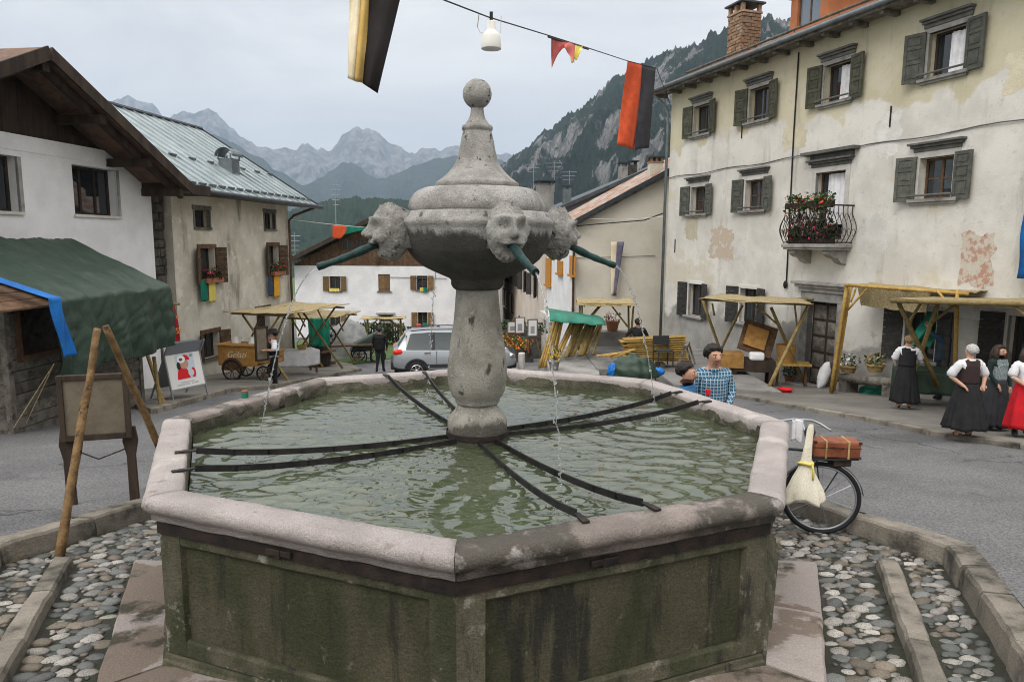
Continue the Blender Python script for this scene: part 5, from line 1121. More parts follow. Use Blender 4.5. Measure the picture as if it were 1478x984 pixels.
# stalls on the left
stall('timber stall with reed roof behind the man in the black hat', g_(onroad(415, 551), .09)+Vector((-.2, 1.3, 0)), R(72), 3.0, 1.9, 1.95)
stall('timber stall with a green drape beside the lawn', g_(onroad(462, 533), .05)+Vector((-.1, .8, 0)), R(72), 2.2, 1.7, 1.9, group=None)
dr_ = MB(); a = atY(444, 459, 20.5); b_ = atY(476, 500, 20.5); dr_.grid(14, 12, lambda u, v: (a.x+(b_.x-a.x)*u, 20.5+.09*math.sin(u*14+v*2), a.z+(b_.z-a.z)*v)); tag(dr_.build('drape', 'tarpteal', solid=.01, smooth=True), 'green cloth drape hung behind the left-hand stalls', 'drape')
stall('small timber stall before the door of the far white house', g_((-6.3, 36)), R(4), 1.9, 1.2, 1.55, r=.05, group=None)
# central stall
p = atY(872, 500, 17.6)
stall('timber stall with reed roof behind the stacked planks', Vector((atY(873, 500, 17.6).x, 17.6, atY(873, 433, 17.6).z-2.15)), R(-6), 1.55, 1.25, 1.98, .18, r=.038, tilt=.05)
# right stall with the X legs
p = onroad(1106, 566)
st = thing('market_stall', 'timber stall with crossed legs and flat reed roof over the wooden press', 'stall', (0, 0, 0), 0, 'timber market stalls')
zr = lambda p, h=.07: Vector((p.x, p.y, rz_(p.y)+h))
f1 = zr(onroad(1106, 570)); f2 = zr(onroad(1162, 560)); 
def ap(px, py, Y): return atY(px, py, Y)
YA, YB, YC, YD = f1.y, f1.y+1.5, f1.y+2.6, f1.y+3.3
t1 = ap(1169, 440, YA+.1); t2 = ap(1113, 444, YB+.6)
pole(st, f1, ap(1166, 442, YA+.8), .05); pole(st, f2, ap(1113, 444, f2.y-.5), .05)
l1 = ap(1014, 433, YC+.2); l2 = ap(1072, 440, YD)
pole(st, ap(1046, 503, YC+.9)+Vector((.25, 0, -1.0)), l1, .045); pole(st, ap(1033, 502, YD+.2)+Vector((-.25, 0, -1.0)), l2, .045)
pole(st, ap(1151, 475, YA+1.6), ap(1147, 440, YA+1.6), .03, name='brace'); pole(st, ap(1092, 442, YB), ap(1122, 468, YB), .03, name='brace')
pole(st, ap(1031, 455, YC), ap(1028, 438, YC), .03, name='brace')
pole(st, ap(1012, 432, YC-.3), ap(1172, 440, YA), .035, name='rafter'); pole(st, ap(1072, 430, YD+.8), ap(1180, 432, YA+2), .035, name='rafter')
canopy(st, [ap(1008, 431, YC-.5), ap(1174, 439, YA-.15), ap(1160, 431, YA+2.1), ap(1040, 424, YD+.4)], .03)
# stall with reed curtain by the door
st = thing('market_stall', 'tall timber stall frame with hanging reed curtain next to the carved door', 'stall')
uq = RF.uv(1210, 500, -1.15)[0]; pb = RF.w(uq, -1.15, 0); pb.z = rz_(pb.y)+.1; Yp = pb.y
for i, (dx, py) in enumerate(((-6, 556), (-2, 558), (3, 556))): q = pb+Vector((dx*.018, .1*i, 0)); pole(st, q, ap(1226+dx*.6, 411, Yp+.1*i), .05, 'polenew')
e1 = ap(1232, 411, Yp); e2 = ap(1398, 424, Yp-2.6)
pole(st, ap(1220, 411, Yp), e2, .04, 'polenew', 'rafter'); pole(st, ap(1224, 447, Yp), ap(1256, 412, Yp-.4), .028, 'polenew', 'brace'); pole(st, ap(1228, 436, Yp-.05), ap(1236, 414, Yp-.1), .025, 'polenew', 'brace')
pole(st, Vector((ap(1384, 500, Yp-2.4).x, Yp-2.4, rz_(Yp-2.4)+.1)), ap(1382, 418, Yp-2.4), .045, 'polenew'); pole(st, ap(1374, 445, Yp-2.5), ap(1352, 418, Yp-2.2), .03, 'polenew', 'brace')
cu0 = ap(1238, 413, Yp+.05); cu1 = ap(1342, 421, Yp-1.7); cb0 = ap(1243, 441, Yp+.05); cb1 = ap(1336, 452, Yp-1.7)
MB().grid(20, 6, lambda u, v: cb0.lerp(cb1, u).lerp(cu0.lerp(cu1, u), v)+Vector((0, .03*math.sin(u*30), .015*math.sin(u*21)*(1-v)))).build('reed_curtain', 'reed', st, solid=.03)
canopy(st, [cu0+Vector((0, 0, .04)), e2+Vector((0, 0, .04)), e2+Vector((1.3, .5, .12)), cu0+Vector((1.2, .6, .1))], .05)
# front stall at the right edge
Y0 = 8.3; st = thing('market_stall', 'reed-roofed timber stall beside the standing women at the right edge', 'stall')
a = ap(1284, 432, Y0); b_ = ap(1560, 438, Y0-3.2); a2 = ap(1330, 428, Y0+2); b2 = ap(1640, 425, Y0-.6)
canopy(st, [a, b_, b2, a2], .05, nu=24); pole(st, ap(1287, 434, Y0), ap(1560, 441, Y0-3.2), .045, name='rafter')
foot = Vector((ap(1345, 545, Y0+.6).x, Y0+.6, rz_(Y0+.6)+.05))
pole(st, ap(1349, 530, Y0+.4)+Vector((.12, 0, -.4)), ap(1297, 437, Y0), .05); pole(st, ap(1310, 545, Y0+.6)+Vector((0, 0, -.3)), ap(1354, 436, Y0+.1), .045); pole(st, ap(1344, 466, Y0), ap(1384, 436, Y0-.3), .03, name='brace'); pole(st, ap(1312, 466, Y0+.3), ap(1330, 436, Y0+.3), .03, name='brace')
pole(st, ap(1500, 470, Y0-2.6), ap(1462, 440, Y0-2.2), .03, name='brace')
# ------------------------------------------------------------------ hut with the green tarpaulin
HF = Fac(-7.67, 5.84, math.atan2(3.68, .25))
HT = thing('wooden_hut', 'weathered plank market hut under a green tarpaulin on the left', 'hut', HF.O, HF.a)
L1 = HF.uv(204, 570)[0]; zb = lambda u: HF.w(u, 0, 0).y*RS+RZ0
o0, o1 = HF.uv(24, 470)[0], HF.uv(100, 470)[0]; oz0, oz1 = HF.uv(45, 512)[1], HF.uv(45, 440)[1]
wt = oz1+.1
MB().bb(.0, L1, .9, 1.0, -1.6, wt).build('back_wall', 'woodgrey', HT); MB().bb(.0, .05, .03, .9, -1.3, wt).build('near_end_core', 'woodgrey', HT)
nrow = 9; z0 = -1.12
for j in range(16):
    za = z0+j*.19; zc = za+.178
    if za > wt: break
    segs = [(0, L1)] if zc <= oz0+.05 or za >= oz1 else [(0, o0), (o1, L1)]
    for (a, b_) in segs:
        if b_-a < .1: continue
        mb = MB(); mb.bb(a, b_, -.018+U(-.02, .012), .03, za, min(zc, wt)); wob(mb, .006, 3).build('plank', 'woodgrey', HT)
    mb = MB(); mb.bb(-.012+U(-.01, .01), .03, .03, 1.6, za, min(zc, wt)); mb.build('plank', 'woodgrey', HT)
MB().bb(-.05, .06, -.05, .05, -1.1, wt).build('corner_post', 'woodgrey', HT); MB().bb(L1-.06, L1+.05, -.05, .05, -1.5, wt).build('corner_post', 'woodgrey', HT); MB().bb(o0-.08, o0+.05, -.04, .06, oz0-.08, wt).build('post', 'woodbrown', HT); MB().bb(o0, o1, -.07, .1, oz0-.05, oz0+.02).build('counter', 'woodbrown', HT)
MB().bb(0.2, L1+.2, -.12, .1, -1.3, -1.02).build('base_beam', 'woodbrown', HT)
OV = -.62; ea = HF.uv(13, 438, OV); eb = HF.uv(238, 420, OV); RY = 1.25; ra = HF.uv(-20, 350, RY); rbb = HF.uv(118, 348, RY)
zE = (ea[1]+eb[1])/2; zR = (ra[1]+rbb[1])/2
ua, ub = ea[0], eb[0]
ur = rbb[0]+.35
for i in range(9):      # plank roof showing at the near end and the far verge
    f0, f1 = i/9, (i+1)/9-.01
    P = lambda u, f: (u, OV-.05+(RY-OV+.05)*f, zE-.03+(zR-zE)*f)
    MB().add([P(ua-1.3, f0), P(ub+.16, f0), P(ub+.16, f1), P(ua-1.3, f1), *[(x, y, z-.03) for x, y, z in (P(ua-1.3, f0), P(ub+.16, f0), P(ub+.16, f1), P(ua-1.3, f1))]], [(0, 1, 2, 3), (7, 6, 5, 4), (0, 4, 5, 1), (1, 5, 6, 2), (2, 6, 7, 3), (3, 7, 4, 0)]).build('roof_board', 'woodbrown', HT)
MB().add([(ua-1.3, RY, zR), (ub+.1, RY, zR), (ub+.1, 2.4, zE), (ua-1.3, 2.4, zE)], [(0, 1, 2, 3)]).build('roof_back', 'woodbrown', HT)
tpb = HF.uv(200, 514, OV)[1]; tu0 = HF.uv(72, 432, OV)[0]
tl = MB()
def tarp(u, v):       # v 0..1 roof slope, 1..1.6 hanging skirt
    U0 = tu0+(-.9)*max(0, 1-v)*1.0; x = U0+(ub+.04-U0)*u
    if v <= 1: y = RY+.1+(OV-.07-RY-.1)*v; z = zR+.05+(zE+.035-zR-.05)*v; z += .05*noise.noise(Vector((x*2, v*3, 0)))+.045*abs(noise.noise(Vector((x*4+v*2.5, v*3, 1))))+.02*abs(noise.noise(Vector((x*9-v*6, v*7, 4))))+.014*math.sin(x*9)*v
    else:
        w_ = (v-1); y = OV-.09-.07*math.sin(x*7+w_*2+2*noise.noise(Vector((x*2, w_, 5))))*w_-.08*noise.noise(Vector((x*2.2, w_, 2)))*w_*2-.10*abs(noise.noise(Vector((x*6, w_*3, 7))))*w_-.05*abs(noise.noise(Vector((x*3+w_*3, w_*5, 9)))); z = zE+.03-w_*(zE-tpb)-(.04*math.sin(x*3))*w_
    return (x, y, z)
tl.grid(110, 80, lambda u, v: tarp(u, v*2)); tl = tl.build('tarpaulin', 'tarpgreen', HT, solid=.012, smooth=True)
bt = MB()
bt.grid(8, 40, lambda u, v: ((tu0-.35-.95*(1-min(1, v*2)))+(.20+.10*max(0, v-.5))*u*1.3+max(0, v-.5)*.30, *( (OV-.22+(RY-.4-OV)*(1-min(1, v*2))**1.0*.9, zE+.09+(zR-zE)*(1-min(1, v*2))*.75) if v < .5 else (OV-.26-.04*math.sin(u*6+v*8), zE+.09-(v-.5)*2*(zE-HF.uv(85, 520, OV)[1])))))
bto = bt.build('blue_sheet', 'tarpblue', HT, solid=.01, smooth=True); bto['label'] = 'bright blue plastic sheet hanging over the eave'
mb = MB(); a = (HF.uv(78, 525, OV)[0], OV, HF.uv(78, 525, OV)[1]); mb.tube([a, (HF.uv(20, 617, -.1)[0], -.1, HF.uv(20, 617, -.1)[1])], .008, 4); mb.tube([a, (HF.uv(38, 610, -.1)[0], -.1, HF.uv(38, 610, -.1)[1])], .008, 4); mb.build('guy_rope', 'reed', HT)
pz_ = onroad(233, 590); 
for i, (ax, ay, bx, by, lb) in enumerate(((222, 515, 232, 590, 'slanting timber prop under the right end of the green tarpaulin'), (213, 513, 238, 587, 'second slanting prop close beside the first under the tarpaulin'), (226, 512, 243, 558, 'thin grey prop behind the two slanting props'))):
    q = g_(onroad(bx, by)); tp_ = atY(ax, ay, q.y+.3); mb = MB(); mb.tube([q, tp_], .04, 8); tag(mb.build('timber_prop', 'pole' if i < 2 else 'woodgrey'), lb, 'prop')
# stool / trestle leg by the hut
p = g_(onroad(86, 612)); mb = MB(); t = thing('metal_trestle', 'small blue-grey metal trestle standing against the plank hut', 'trestle', p, R(85))
for x in (0, .4): 
    for y in (-.15, .15): MB().tube([(x, y, 0), (x+.02, 0, .62)], .014, 6).build('leg', 'steel', t)
MB().tube([(-.05, 0, .62), (.5, 0, .62)], .016, 6).build('bar', 'steel', t)
# red banner
ba = atY(238, 437, 10.8); bb_ = atY(268, 527, 10.8)
t = thing('red_banner', 'dark red cloth banner with gold lettering between hut and old house', 'banner', (0, 0, 0))
TL, TR, BL_, BR_ = atY(230, 440, 10.9), atY(252, 440, 11.3), atY(238, 528, 10.9), atY(266, 524, 11.3)
bf = lambda u, v: BL_.lerp(BR_, u).lerp(TL.lerp(TR, u), v)+Vector((.03*math.sin(v*7+u*3), -.03*math.sin(v*7+u*3), 0))
MB().grid(10, 16, bf).build('cloth', 'cloth_red', t, solid=.01, smooth=True)
for v0 in (.0, .12): MB().grid(10, 1, lambda u, v: bf(u, v0+.035*v)+Vector((.012, -.02, 0))).build('gold_stripe', 'gold_ink', t, solid=.004)
MB().tube([TL+Vector((-.3, -.1, .02)), TR+Vector((.1, .05, .02))], .03, 8).build('banner_pole', 'pole', t)
ang_ = math.atan2(BR_.y-BL_.y, BR_.x-BL_.x)
for s_, v_, sz in (('OTHNICH', .82, .105), ('RNKSI', .58, .20), ('TOSOPRA', .34, .12)):
    c_ = bf(.5, v_)+Vector((.03, -.05, 0)); text('lettering', s_, sz, 'gold_ink', t, c_, (PI/2, R(12), ang_), .003)
# gelato A-board
A0 = g_(onroad(250, 583), .0); A1 = g_(onroad(301, 577), .0); A0.z += .02; A1.z += .02
t = thing('sandwich_board', 'white sandwich board with a photo of a child in a red cap', 'sign', A0, math.atan2(A1.y-A0.y, A1.x-A0.x)); W_ = (A1-A0).length; hh = (583-497)/1019*(A0.y+5.56)*1.0
tilt_ = Matrix.Rotation(R(-12), 4, 'X')
def tb(mb): return mb.tf(tilt_)
hb = hh*.22
tb(MB().bb(.02, W_-.02, -.008, .008, hb, hh)).build('poster', 'paper', t)
fr = MB(); [fr.bb(*x) for x in ((0, .03, -.016, .016, 0, hh+.02), (W_-.03, W_, -.016, .016, 0, hh+.02), (.03, W_-.03, -.016, .016, hh, hh+.03), (.03, W_-.03, -.016, .016, hb-.03, hb))]; tb(fr).build('frame', 'steel', t)
bk = MB(); [bk.bar(a, b_, .03) for a, b_ in (((0, .05, hh), (0, .75, .0)), ((W_, .05, hh), (W_, .75, 0)))]; bk.add([(0.02, .07, hh), (W_-.02, .07, hh), (W_-.02, .62, .25), (.02, .62, .25)], [(0, 1, 2, 3)]); bk.build('rear_leg', 'steel', t)
pic = (.27*W_, .78*W_, hb+.18*(hh-hb), hb+.74*(hh-hb)); wq, hq = pic[1]-pic[0], pic[3]-pic[2]
ph = tb(MB().bb(pic[0], pic[1], -.0105, -.0085, pic[2], pic[3])).build('photograph', 'skyprint', t)
def disc(cx, cz, rx, rz, mat, n=20, y=-.0125, a0=0, a1=2*PI, name='print_shape', th=.0015):
    pts = [(pic[0]+wq*(cx+rx*math.cos(a0+(a1-a0)*i/n)), y, pic[2]+hq*(cz+rz*math.sin(a0+(a1-a0)*i/n))) for i in range(n+1)]
    tb(MB().prism(pts, (0, th, 0))).build(name, mat, ph)
disc(.30, .02, .34, .50, 'red_plastic', a0=0, a1=PI); disc(.42, .60, .24, .20, 'skin', y=-.014); disc(.12, .55, .10, .16, 'hair_brown', y=-.0145); disc(.50, .74, .26, .22, 'red_plastic', y=-.0155, a0=0, a1=PI); disc(.30, .80, .22, .15, 'white', y=-.017); disc(.28, .79, .10, .06, 'ink', y=-.0185); disc(.72, .22, .16, .14, 'skyprint', y=-.0165); disc(.86, .22, .12, .2, 'red_plastic', y=-.0155); disc(.87, .90, .09, .06, 'ink_grey', y=-.0145)
for s_, z_, sz in (('Gelateria Pia', .92, .105), ('gelato artigianale', .84, .05), ('produzione propria', .12, .04), ('Forno di Zoldo   tel. 0437', .07, .045)):
    q = text('lettering', s_, sz*W_/.8, 'ink_grey', t, tilt_@Vector((W_/2, -.0105, hb+(hh-hb)*z_)), (PI/2-R(12), 0, 0), .0008)
# gelato cart
cp = g_(onroad(352, 552), .09); cp2 = g_(onroad(380, 553), .09)
t = thing('gelato_cart', 'ochre wooden ice cream cart with two white lids beside the old house', 'cart', cp+Vector((0, .25, 0)), R(-12)); sc_ = 1.0
MB().bb(-.72, .55, -.32, .32, .42, 1.02).build('cart_body', 'cartwood', t, bev=.02); MB().bb(-.78, .6, -.37, .37, 1.021, 1.07).build('cart_top', 'cartwood', t, bev=.012); MB().bb(.551, 1.12, -.28, .28, .52, .86).build('front_box', 'cartwood', t, bev=.015); MB().bb(.553, 1.16, -.31, .31, .861, .9).build('box_lid', 'cartwood', t, bev=.01)
for x in (-.28, .26): MB().lathe([(.14, 0), (.135, .03), (.10, .08), (.07, .17), (.05, .2), (.02, .21)], 16, (x, 0, 1.07)).build('lid', 'lampwhite', t, smooth=True)
text('lettering', 'Gelati', .26, 'cloth_cream', t, (-.12, -.325, .76), (PI/2, 0, 0), .002, shear=.4)
text('lettering', 'R', .2, 'ink', t, (.78, -.285, .69), (PI/2, 0, 0), .002); text('lettering', 'GELATI', .09, 'ink', t, (1.125, 0, .7), (PI/2, 0, PI/2), .002)
def wheel(par, c, r_, ax='y', tyre='rubber', spokes=10, sp='woodbrown', w_=.05):
    w = MB(); i0 = 0
    w.tube([(r_*math.cos(a), 0, r_*math.sin(a)) for a in [2*PI*i/28 for i in range(29)]], w_*.5, 8, cap=False); w.tf(Matrix.Translation(c)); o = w.build('wheel', tyre, par, smooth=True)
    s = MB()
    for i in range(spokes): a = 2*PI*i/spokes; s.tube([(0, 0, 0), (r_*math.cos(a), 0, r_*math.sin(a))], .012, 5)
    s.tube([(0, -.06, 0), (0, .06, 0)], .04, 10); s.tf(Matrix.Translation(c)); s.build('spokes', sp, o); return o
wheel(t, (-.25, -.36, .3), .3); wheel(t, (-.25, .36, .3), .3); wheel(t, (.75, -.3, .22), .22); wheel(t, (.75, .3, .22), .22)
MB().bar((-.25, -.36, .3), (-.25, .36, .3), .05).build('axle', 'iron', t); MB().bar((.75, -.3, .22), (.75, .3, .22), .05).build('axle', 'iron', t); MB().prism([(-.25+.36*math.cos(PI*i/12), -.345, .31+.36*math.sin(PI*i/12)) for i in range(13)], (0, .02, 0)).build('wheel_guard', 'woodbrown', t)
# table with white cloth
tq = g_(onroad(425, 545), .09); t = thing('side_table', 'small table with a white cloth and basket right of the hatted man', 'table', tq+Vector((-.1, .3, 0)), R(35))
MB().bb(-.75, .75, -.35, .35, .72, .76).build('tabletop', 'woodbrown', t)
for x in (-.68, .68):
    for y in (-.28, .28): MB().bb(x-.03, x+.03, y-.03, y+.03, 0, .72).build('leg', 'woodbrown', t)
cl = MB(); cl.grid(24, 8, lambda u, v: (-.77+1.54*u, -.37-.02*math.sin(u*30)*(1-v), .28+.49*v+.03*math.sin(u*7)*(1-v))); cl.grid(10, 4, lambda u, v: (-.77+1.54*u, -.37+.74*v, .775)); cl.grid(8, 6, lambda u, v: (.775+.02*math.sin(u*20)*(1-v), -.37+.74*u, .35+.42*v)); co = cl.build('tablecloth', 'cloth_white', solid=.006, smooth=True); co.location = t.location; co.rotation_euler = t.rotation_euler; tag(co, 'white cloth hanging over the side table', 'tablecloth')
bq = MB(); bq.lathe([(.12, 0), (.17, .1), (.18, .14), (.16, .14), (.1, .02)], 16); bq.tube([(.17*math.cos(a), 0, .12+.22*math.sin(a)) for a in [PI*i/10 for i in range(11)]], .012, 5); bo = bq.build('basket', 'straw'); bo.location = t.matrix_world@Vector((0, 0, 0)) if False else Vector(t.location)+Vector((.25, .2, .78)); tag(bo, 'wicker basket with a handle on the white tablecloth', 'basket')
# grape press / machine in the stall behind
q = g_(onroad(452, 536), .05); t = thing('wooden_press', 'dark old wooden machine with a round wheel under the left stall', 'machine', q+Vector((0, 1.2, 0)), R(60))
MB().lathe([(.35, .0), (.4, .3), (.38, .9), (.34, 1.1), (.3, 1.1)], 18).build('barrel', 'wooddark', t); wheel(t, (.1, -.46, 1.15), .26, tyre='iron', spokes=6, sp='iron'); MB().bb(-.5, .5, -.3, .3, -.02, .1).build('base', 'woodbrown', t); MB().bb(-.6, .2, -.62, -.4, .55, .6).build('shelf', 'woodbrown', t)
# grey covered mound, bench, green covered cart, fence, hedge near the far house
def blob(name, c, r_, mat, label, cat, seed, amp=.25, n=26):
    mb = MB(); mb.ell((0, 0, 0), r_, n, n//2, fn=lambda u: 1+amp*noise.fractal(u*1.7+Vector((seed, 0, 0)), 1, 2, 4))
    mb.v = [(x, y, max(z, -.02)) for x, y, z in mb.v]; o = mb.build(name, mat, smooth=True); o.location = c; return tag(o, label, cat)
Yt = 27; c = atY(495, 512, Yt); blob('covered_heap', (c.x, Yt, rz_(Yt)+.1), (1.35, .9, 1.55), 'tarpgrey', 'grey tarpaulin heap on the grass left of the man in dark', 'tarpaulin', 3, .22)
q = g_((atY(505, 522, 24.5).x, 24.5), .03); t = thing('work_bench', 'low wooden bench on the grass before the grey heap', 'bench', q, R(14))
MB().bb(-1.0, 1.0, -.3, .3, .72, .78).build('bench_top', 'woodbrown', t)
for x in (-.9, .9): 
    for y in (-.24, .24): MB().bb(x-.03, x+.03, y-.03, y+.03, 0, .72).build('leg', 'wooddark', t)
Yt = 25; c = atY(530, 520, Yt); t = thing('covered_handcart', 'two-wheeled handcart under a dark green cover beside the silver car', 'handcart', (c.x, Yt, rz_(Yt)), R(15))
mb = MB(); mb.add([(-.75, -.4, .5), (.7, -.4, .55), (.7, .4, .55), (-.75, .4, .5), (-.55, -.3, .85), (.75, -.25, 1.5), (.75, .25, 1.5), (-.55, .3, .85)], [(3, 2, 1, 0), (0, 1, 5, 4), (1, 2, 6, 5), (2, 3, 7, 6), (3, 0, 4, 7), (4, 5, 6, 7)]); mb.build('cover', 'tarpgreen', t, bev=.08); wheel(t, (-.35, -.42, .3), .3, spokes=8); wheel(t, (-.35, .42, .3), .3, spokes=8); wheel(t, (.45, -.42, .3), .3, spokes=8)
Yf = 38; t = thing('picket_fence', 'dark picket fence in front of the far white house', 'fence', (0, Yf, 0))
x0, x1 = atY(492, 470, Yf).x, atY(585, 470, Yf).x; zt = atY(530, 466, Yf).z; n = 24
for i in range(n): x = x0+(x1-x0)*i/n; MB().prism([(x, 0, zt-1.1), (x+.1, 0, zt-1.1), (x+.1, 0, zt-.05), (x+.05, 0, zt+.04), (x, 0, zt-.05)], (0, .03, 0)).build('picket', 'wooddark', t)
for z in (zt-.25, zt-.8): MB().bb(x0, x1, .031, .08, z, z+.07).build('rail', 'wooddark', t)
def bush(name, c, r_, label, cat, n=900, mats=('foliage',), s=.06, seed=0):
    r0 = random.Random(seed); mb = MB()
    for i in range(n):
        while True:
            u = Vector((r0.uniform(-1, 1), r0.uniform(-1, 1), r0.uniform(-1, 1)))
            if .25 < u.length < 1: break
        u *= 1+.25*noise.noise(u*2+Vector((seed, 0, 0))); p = Vector((u.x*r_[0], u.y*r_[1], u.z*r_[2])); e = Euler((r0.uniform(-1.2, 1.2), r0.uniform(-1.2, 1.2), r0.uniform(0, 6))).to_matrix(); k = s*r0.uniform(.6, 1.4)
        mb.add([p+e@Vector(v)*k for v in ((-1, 0, 0), (0, -.55, .15), (1, 0, 0), (0, .55, .15))], [(0, 1, 2, 3)], 0 if len(mats) == 1 or r0.random() < .62 else 1+r0.randrange(len(mats)-1))
    o = mb.build(name, list(mats)); o.location = c; return tag(o, label, cat) if label else o
c = atY(545, 478, 37); bush('hedge', (c.x, 37.2, c.z-.4), (3.0, .7, .9), 'dark leafy hedge growing behind the picket fence', 'hedge', 1500, s=.11, seed=5)
# ------------------------------------------------------------------ silver car
def car(label, loc, rz):
    t = thing('parked_car', label, 'car', loc, rz)
    # stations: x, z_low, z_belt, z_roof, half width, half roof width   (rear at -x)
    S = [(-2.05, .45, .80, .82, .70, .60), (-2.02, .35, .98, 1.0, .80, .66), (-1.88, .30, 1.02, 1.12, .855, .62), (-1.62, .27, 1.02, 1.52, .87, .60), (-1.40, .26, 1.01, 1.585, .875, .61), (-.78, .25, 1.00, 1.62, .88, .63), (-.66, .25, 1.0, 1.62, .88, .63), (.22, .25, .98, 1.605, .88, .63), (.32, .25, .98, 1.59, .88, .625), (.92, .25, .96, 1.36, .88, .62), (1.30, .26, .95, 1.06, .87, .66), (1.75, .28, .88, .92, .84, .64), (2.0, .32, .74, .77, .76, .58), (2.08, .42, .62, .64, .66, .5)]
    mb = MB(); ring = 14
    for (x, zl, zb_, zr_, hw, hr) in S:
        half = [(hw*.86, zl), (hw*.985, zl+.12), (hw, (zl+zb_)/2), (hw*.985, zb_-.04), (hw*.955, zb_), (hr+.02, zr_-.05), (hr*.86, zr_-.008)]
        mb.v += [(x, -y, z) for y, z in half]+[(x, y, z) for y, z in half[::-1]]
    for i in range(len(S)-1):
        for j in range(ring):
            mt = 0
            k = j if j < 7 else 13-j-1
            if j in (0, 12): mt = 2
            if (j in (4, 8)) and i in (3, 4, 6, 8): mt = 1
            if j in (4, 8) and i in (5, 7): mt = 2
            if j in (4, 8) and i == 2: mt = 0
            if j in (5, 6, 7) and i in (1, 2): mt = 1 if i == 2 else 0
            if j in (6,) and i in (9,): mt = 1
            mb.f.append((i*ring+j, i*ring+(j+1) % ring, (i+1)*ring+(j+1) % ring, (i+1)*ring+j)); mb.m.append(mt)
    mb.f += [tuple(range(ring-1, -1, -1)), tuple((len(S)-1)*ring+j for j in range(ring))]; mb.m += [0, 0]
    o = mb.build('car_body', ['carpaint', 'glasscar', 'cardark'], t, smooth=True)
    bm_ = bmesh.new(); bm_.from_mesh(o.data); bmesh.ops.recalc_face_normals(bm_, faces=bm_.faces); bm_.to_mesh(o.data); bm_.free()
    q = o.modifiers.new('e', 'EDGE_SPLIT'); q.split_angle = R(38)
    for s_ in (-1, 1):
        for x in (-1.28, 1.22):
            w = MB(); w.lathe([(.20, -.1), (.30, -.105), (.325, -.06), (.325, .06), (.30, .105), (.2, .1)], 28); w.tf(Matrix.Translation((x, s_*.80, .325))@Matrix.Rotation(PI/2, 4, 'X')); wo2 = w.build('wheel', 'rubber', t, smooth=True)
            r_ = MB()
            for i in range(7): a = 2*PI*i/7; r_.bar((0, 0, 0), (.19*math.cos(a), 0, .19*math.sin(a)), .05, .02, (0, 1, 0))
            r_.tube([(.195*math.cos(a), 0, .195*math.sin(a)) for a in [2*PI*i/24 for i in range(25)]], .016, 6, cap=False); r_.ell((0, 0, 0), (.05, .03, .05), 10, 6); r_.tf(Matrix.Translation((x, s_*.905, .325))); r_.build('rim', 'chrome', wo2)
            a_ = MB(); a_.grid(18, 2, lambda u, v: (x+(.34+.07*v)*math.cos(PI*u), s_*(.893+.004*v), .33+(.34+.07*v)*math.sin(PI*u))); a_.build('wheel_arch', 'cardark', t, solid=.02, smooth=True)
            MB().lathe([(.335, -.02), (.335, .02)], 20).tf(Matrix.Translation((x, s_*.87, .325))@Matrix.Rotation(PI/2, 4, 'X')).build('wheel_well', 'black', t)
        MB().ell((-1.86, s_*.80, .95), (.19, .075, .10), 14, 10).build('tail_light', 'tail', t, smooth=True); MB().ell((1.88, s_*.70, .74), (.16, .12, .10), 12, 8).build('headlight', 'chrome', t, smooth=True)
        MB().tube([(-1.45, s_*.58, 1.615), (-.9, s_*.6, 1.66), (0, s_*.6, 1.655), (.4, s_*.58, 1.605)], .02, 6).build('roof_rail', 'cardark', t)
        for x in (-.72, .42): MB().bb(x-.30, x-.10, s_*.885-.02, s_*.885+.02, .90, .925).build('door_handle', 'cardark', t, bev=.008)
        MB().bb(-.95, .95, s_*.878-.012, s_*.878+.012, .42, .54).build('side_trim', 'cardark', t, bev=.005)
        for x in (-.62, .27): MB().bb(x-.006, x+.006, s_*.872-.01, s_*.872+.012, .42, .98).build('door_seam', 'cardark', t)
        MB().ell((.78, s_*.98, 1.02), (.07, .10, .07), 10, 8).build('mirror', 'cardark', t, smooth=True)
    MB().bb(-2.12, -1.98, -.66, .66, .34, .62).build('rear_bumper', 'cardark', t, bev=.05); MB().bb(2.0, 2.12, -.6, .6, .3, .5).build('front_bumper', 'cardark', t, bev=.05)
    MB().bb(-2.0, 1.9, -.7, .7, .2, .3).build('underbody', 'black', t)
    return t
wc = onroad(593, 546); car('silver hatchback car with roof rails parked behind the fountain', Vector((wc.x+1.28*math.cos(R(8))+.05, wc.y+.25+1.28*math.sin(R(8))+.8, rz_(wc.y+1))), R(8))
# ------------------------------------------------------------------ the middle: planters, easels, poles, planks
def pot(name, loc, r_, h, label, cat, fl, seed, mat='terracotta', n=140, up=.22):
    t = thing(name, label, cat, loc); MB().lathe([(r_*.7, 0), (r_*.95, h*.85), (r_*1.08, h*.86), (r_*1.08, h), (r_*.9, h)], 18).build('pot', mat, t, smooth=False)
    b_ = bush('plant', (0, 0, h+up*.6), (r_*1.3, r_*1.3, up), None, None, n, ('foliage',)+fl, .045, seed); b_.parent = t; struct(b_, 'stuff'); return t
Yr = 27.5; t = thing('flower_trough', 'long stone trough of orange and red flowers behind the pillar', 'planter', (0, 0, 0))
a = atY(722, 505, 31); b_ = atY(757, 520, 25); 
for i in range(7):
    c = a.lerp(b_, i/6); c.z = rz_(c.y)+.35; o = bush('flowers', c+Vector((0, 0, .42)), (.42, .5, .32), None, None, 220, ('foliage', 'fl_orange', 'fl_orange', 'fl_red', 'fl_yellow'), .06, i); o.parent = t; struct(o, 'stuff')
MB().bar((a.x, a.y, rz_(a.y)+.25), (b_.x, b_.y, rz_(b_.y)+.25), .8, .7).build('trough', 'stonewall', t)
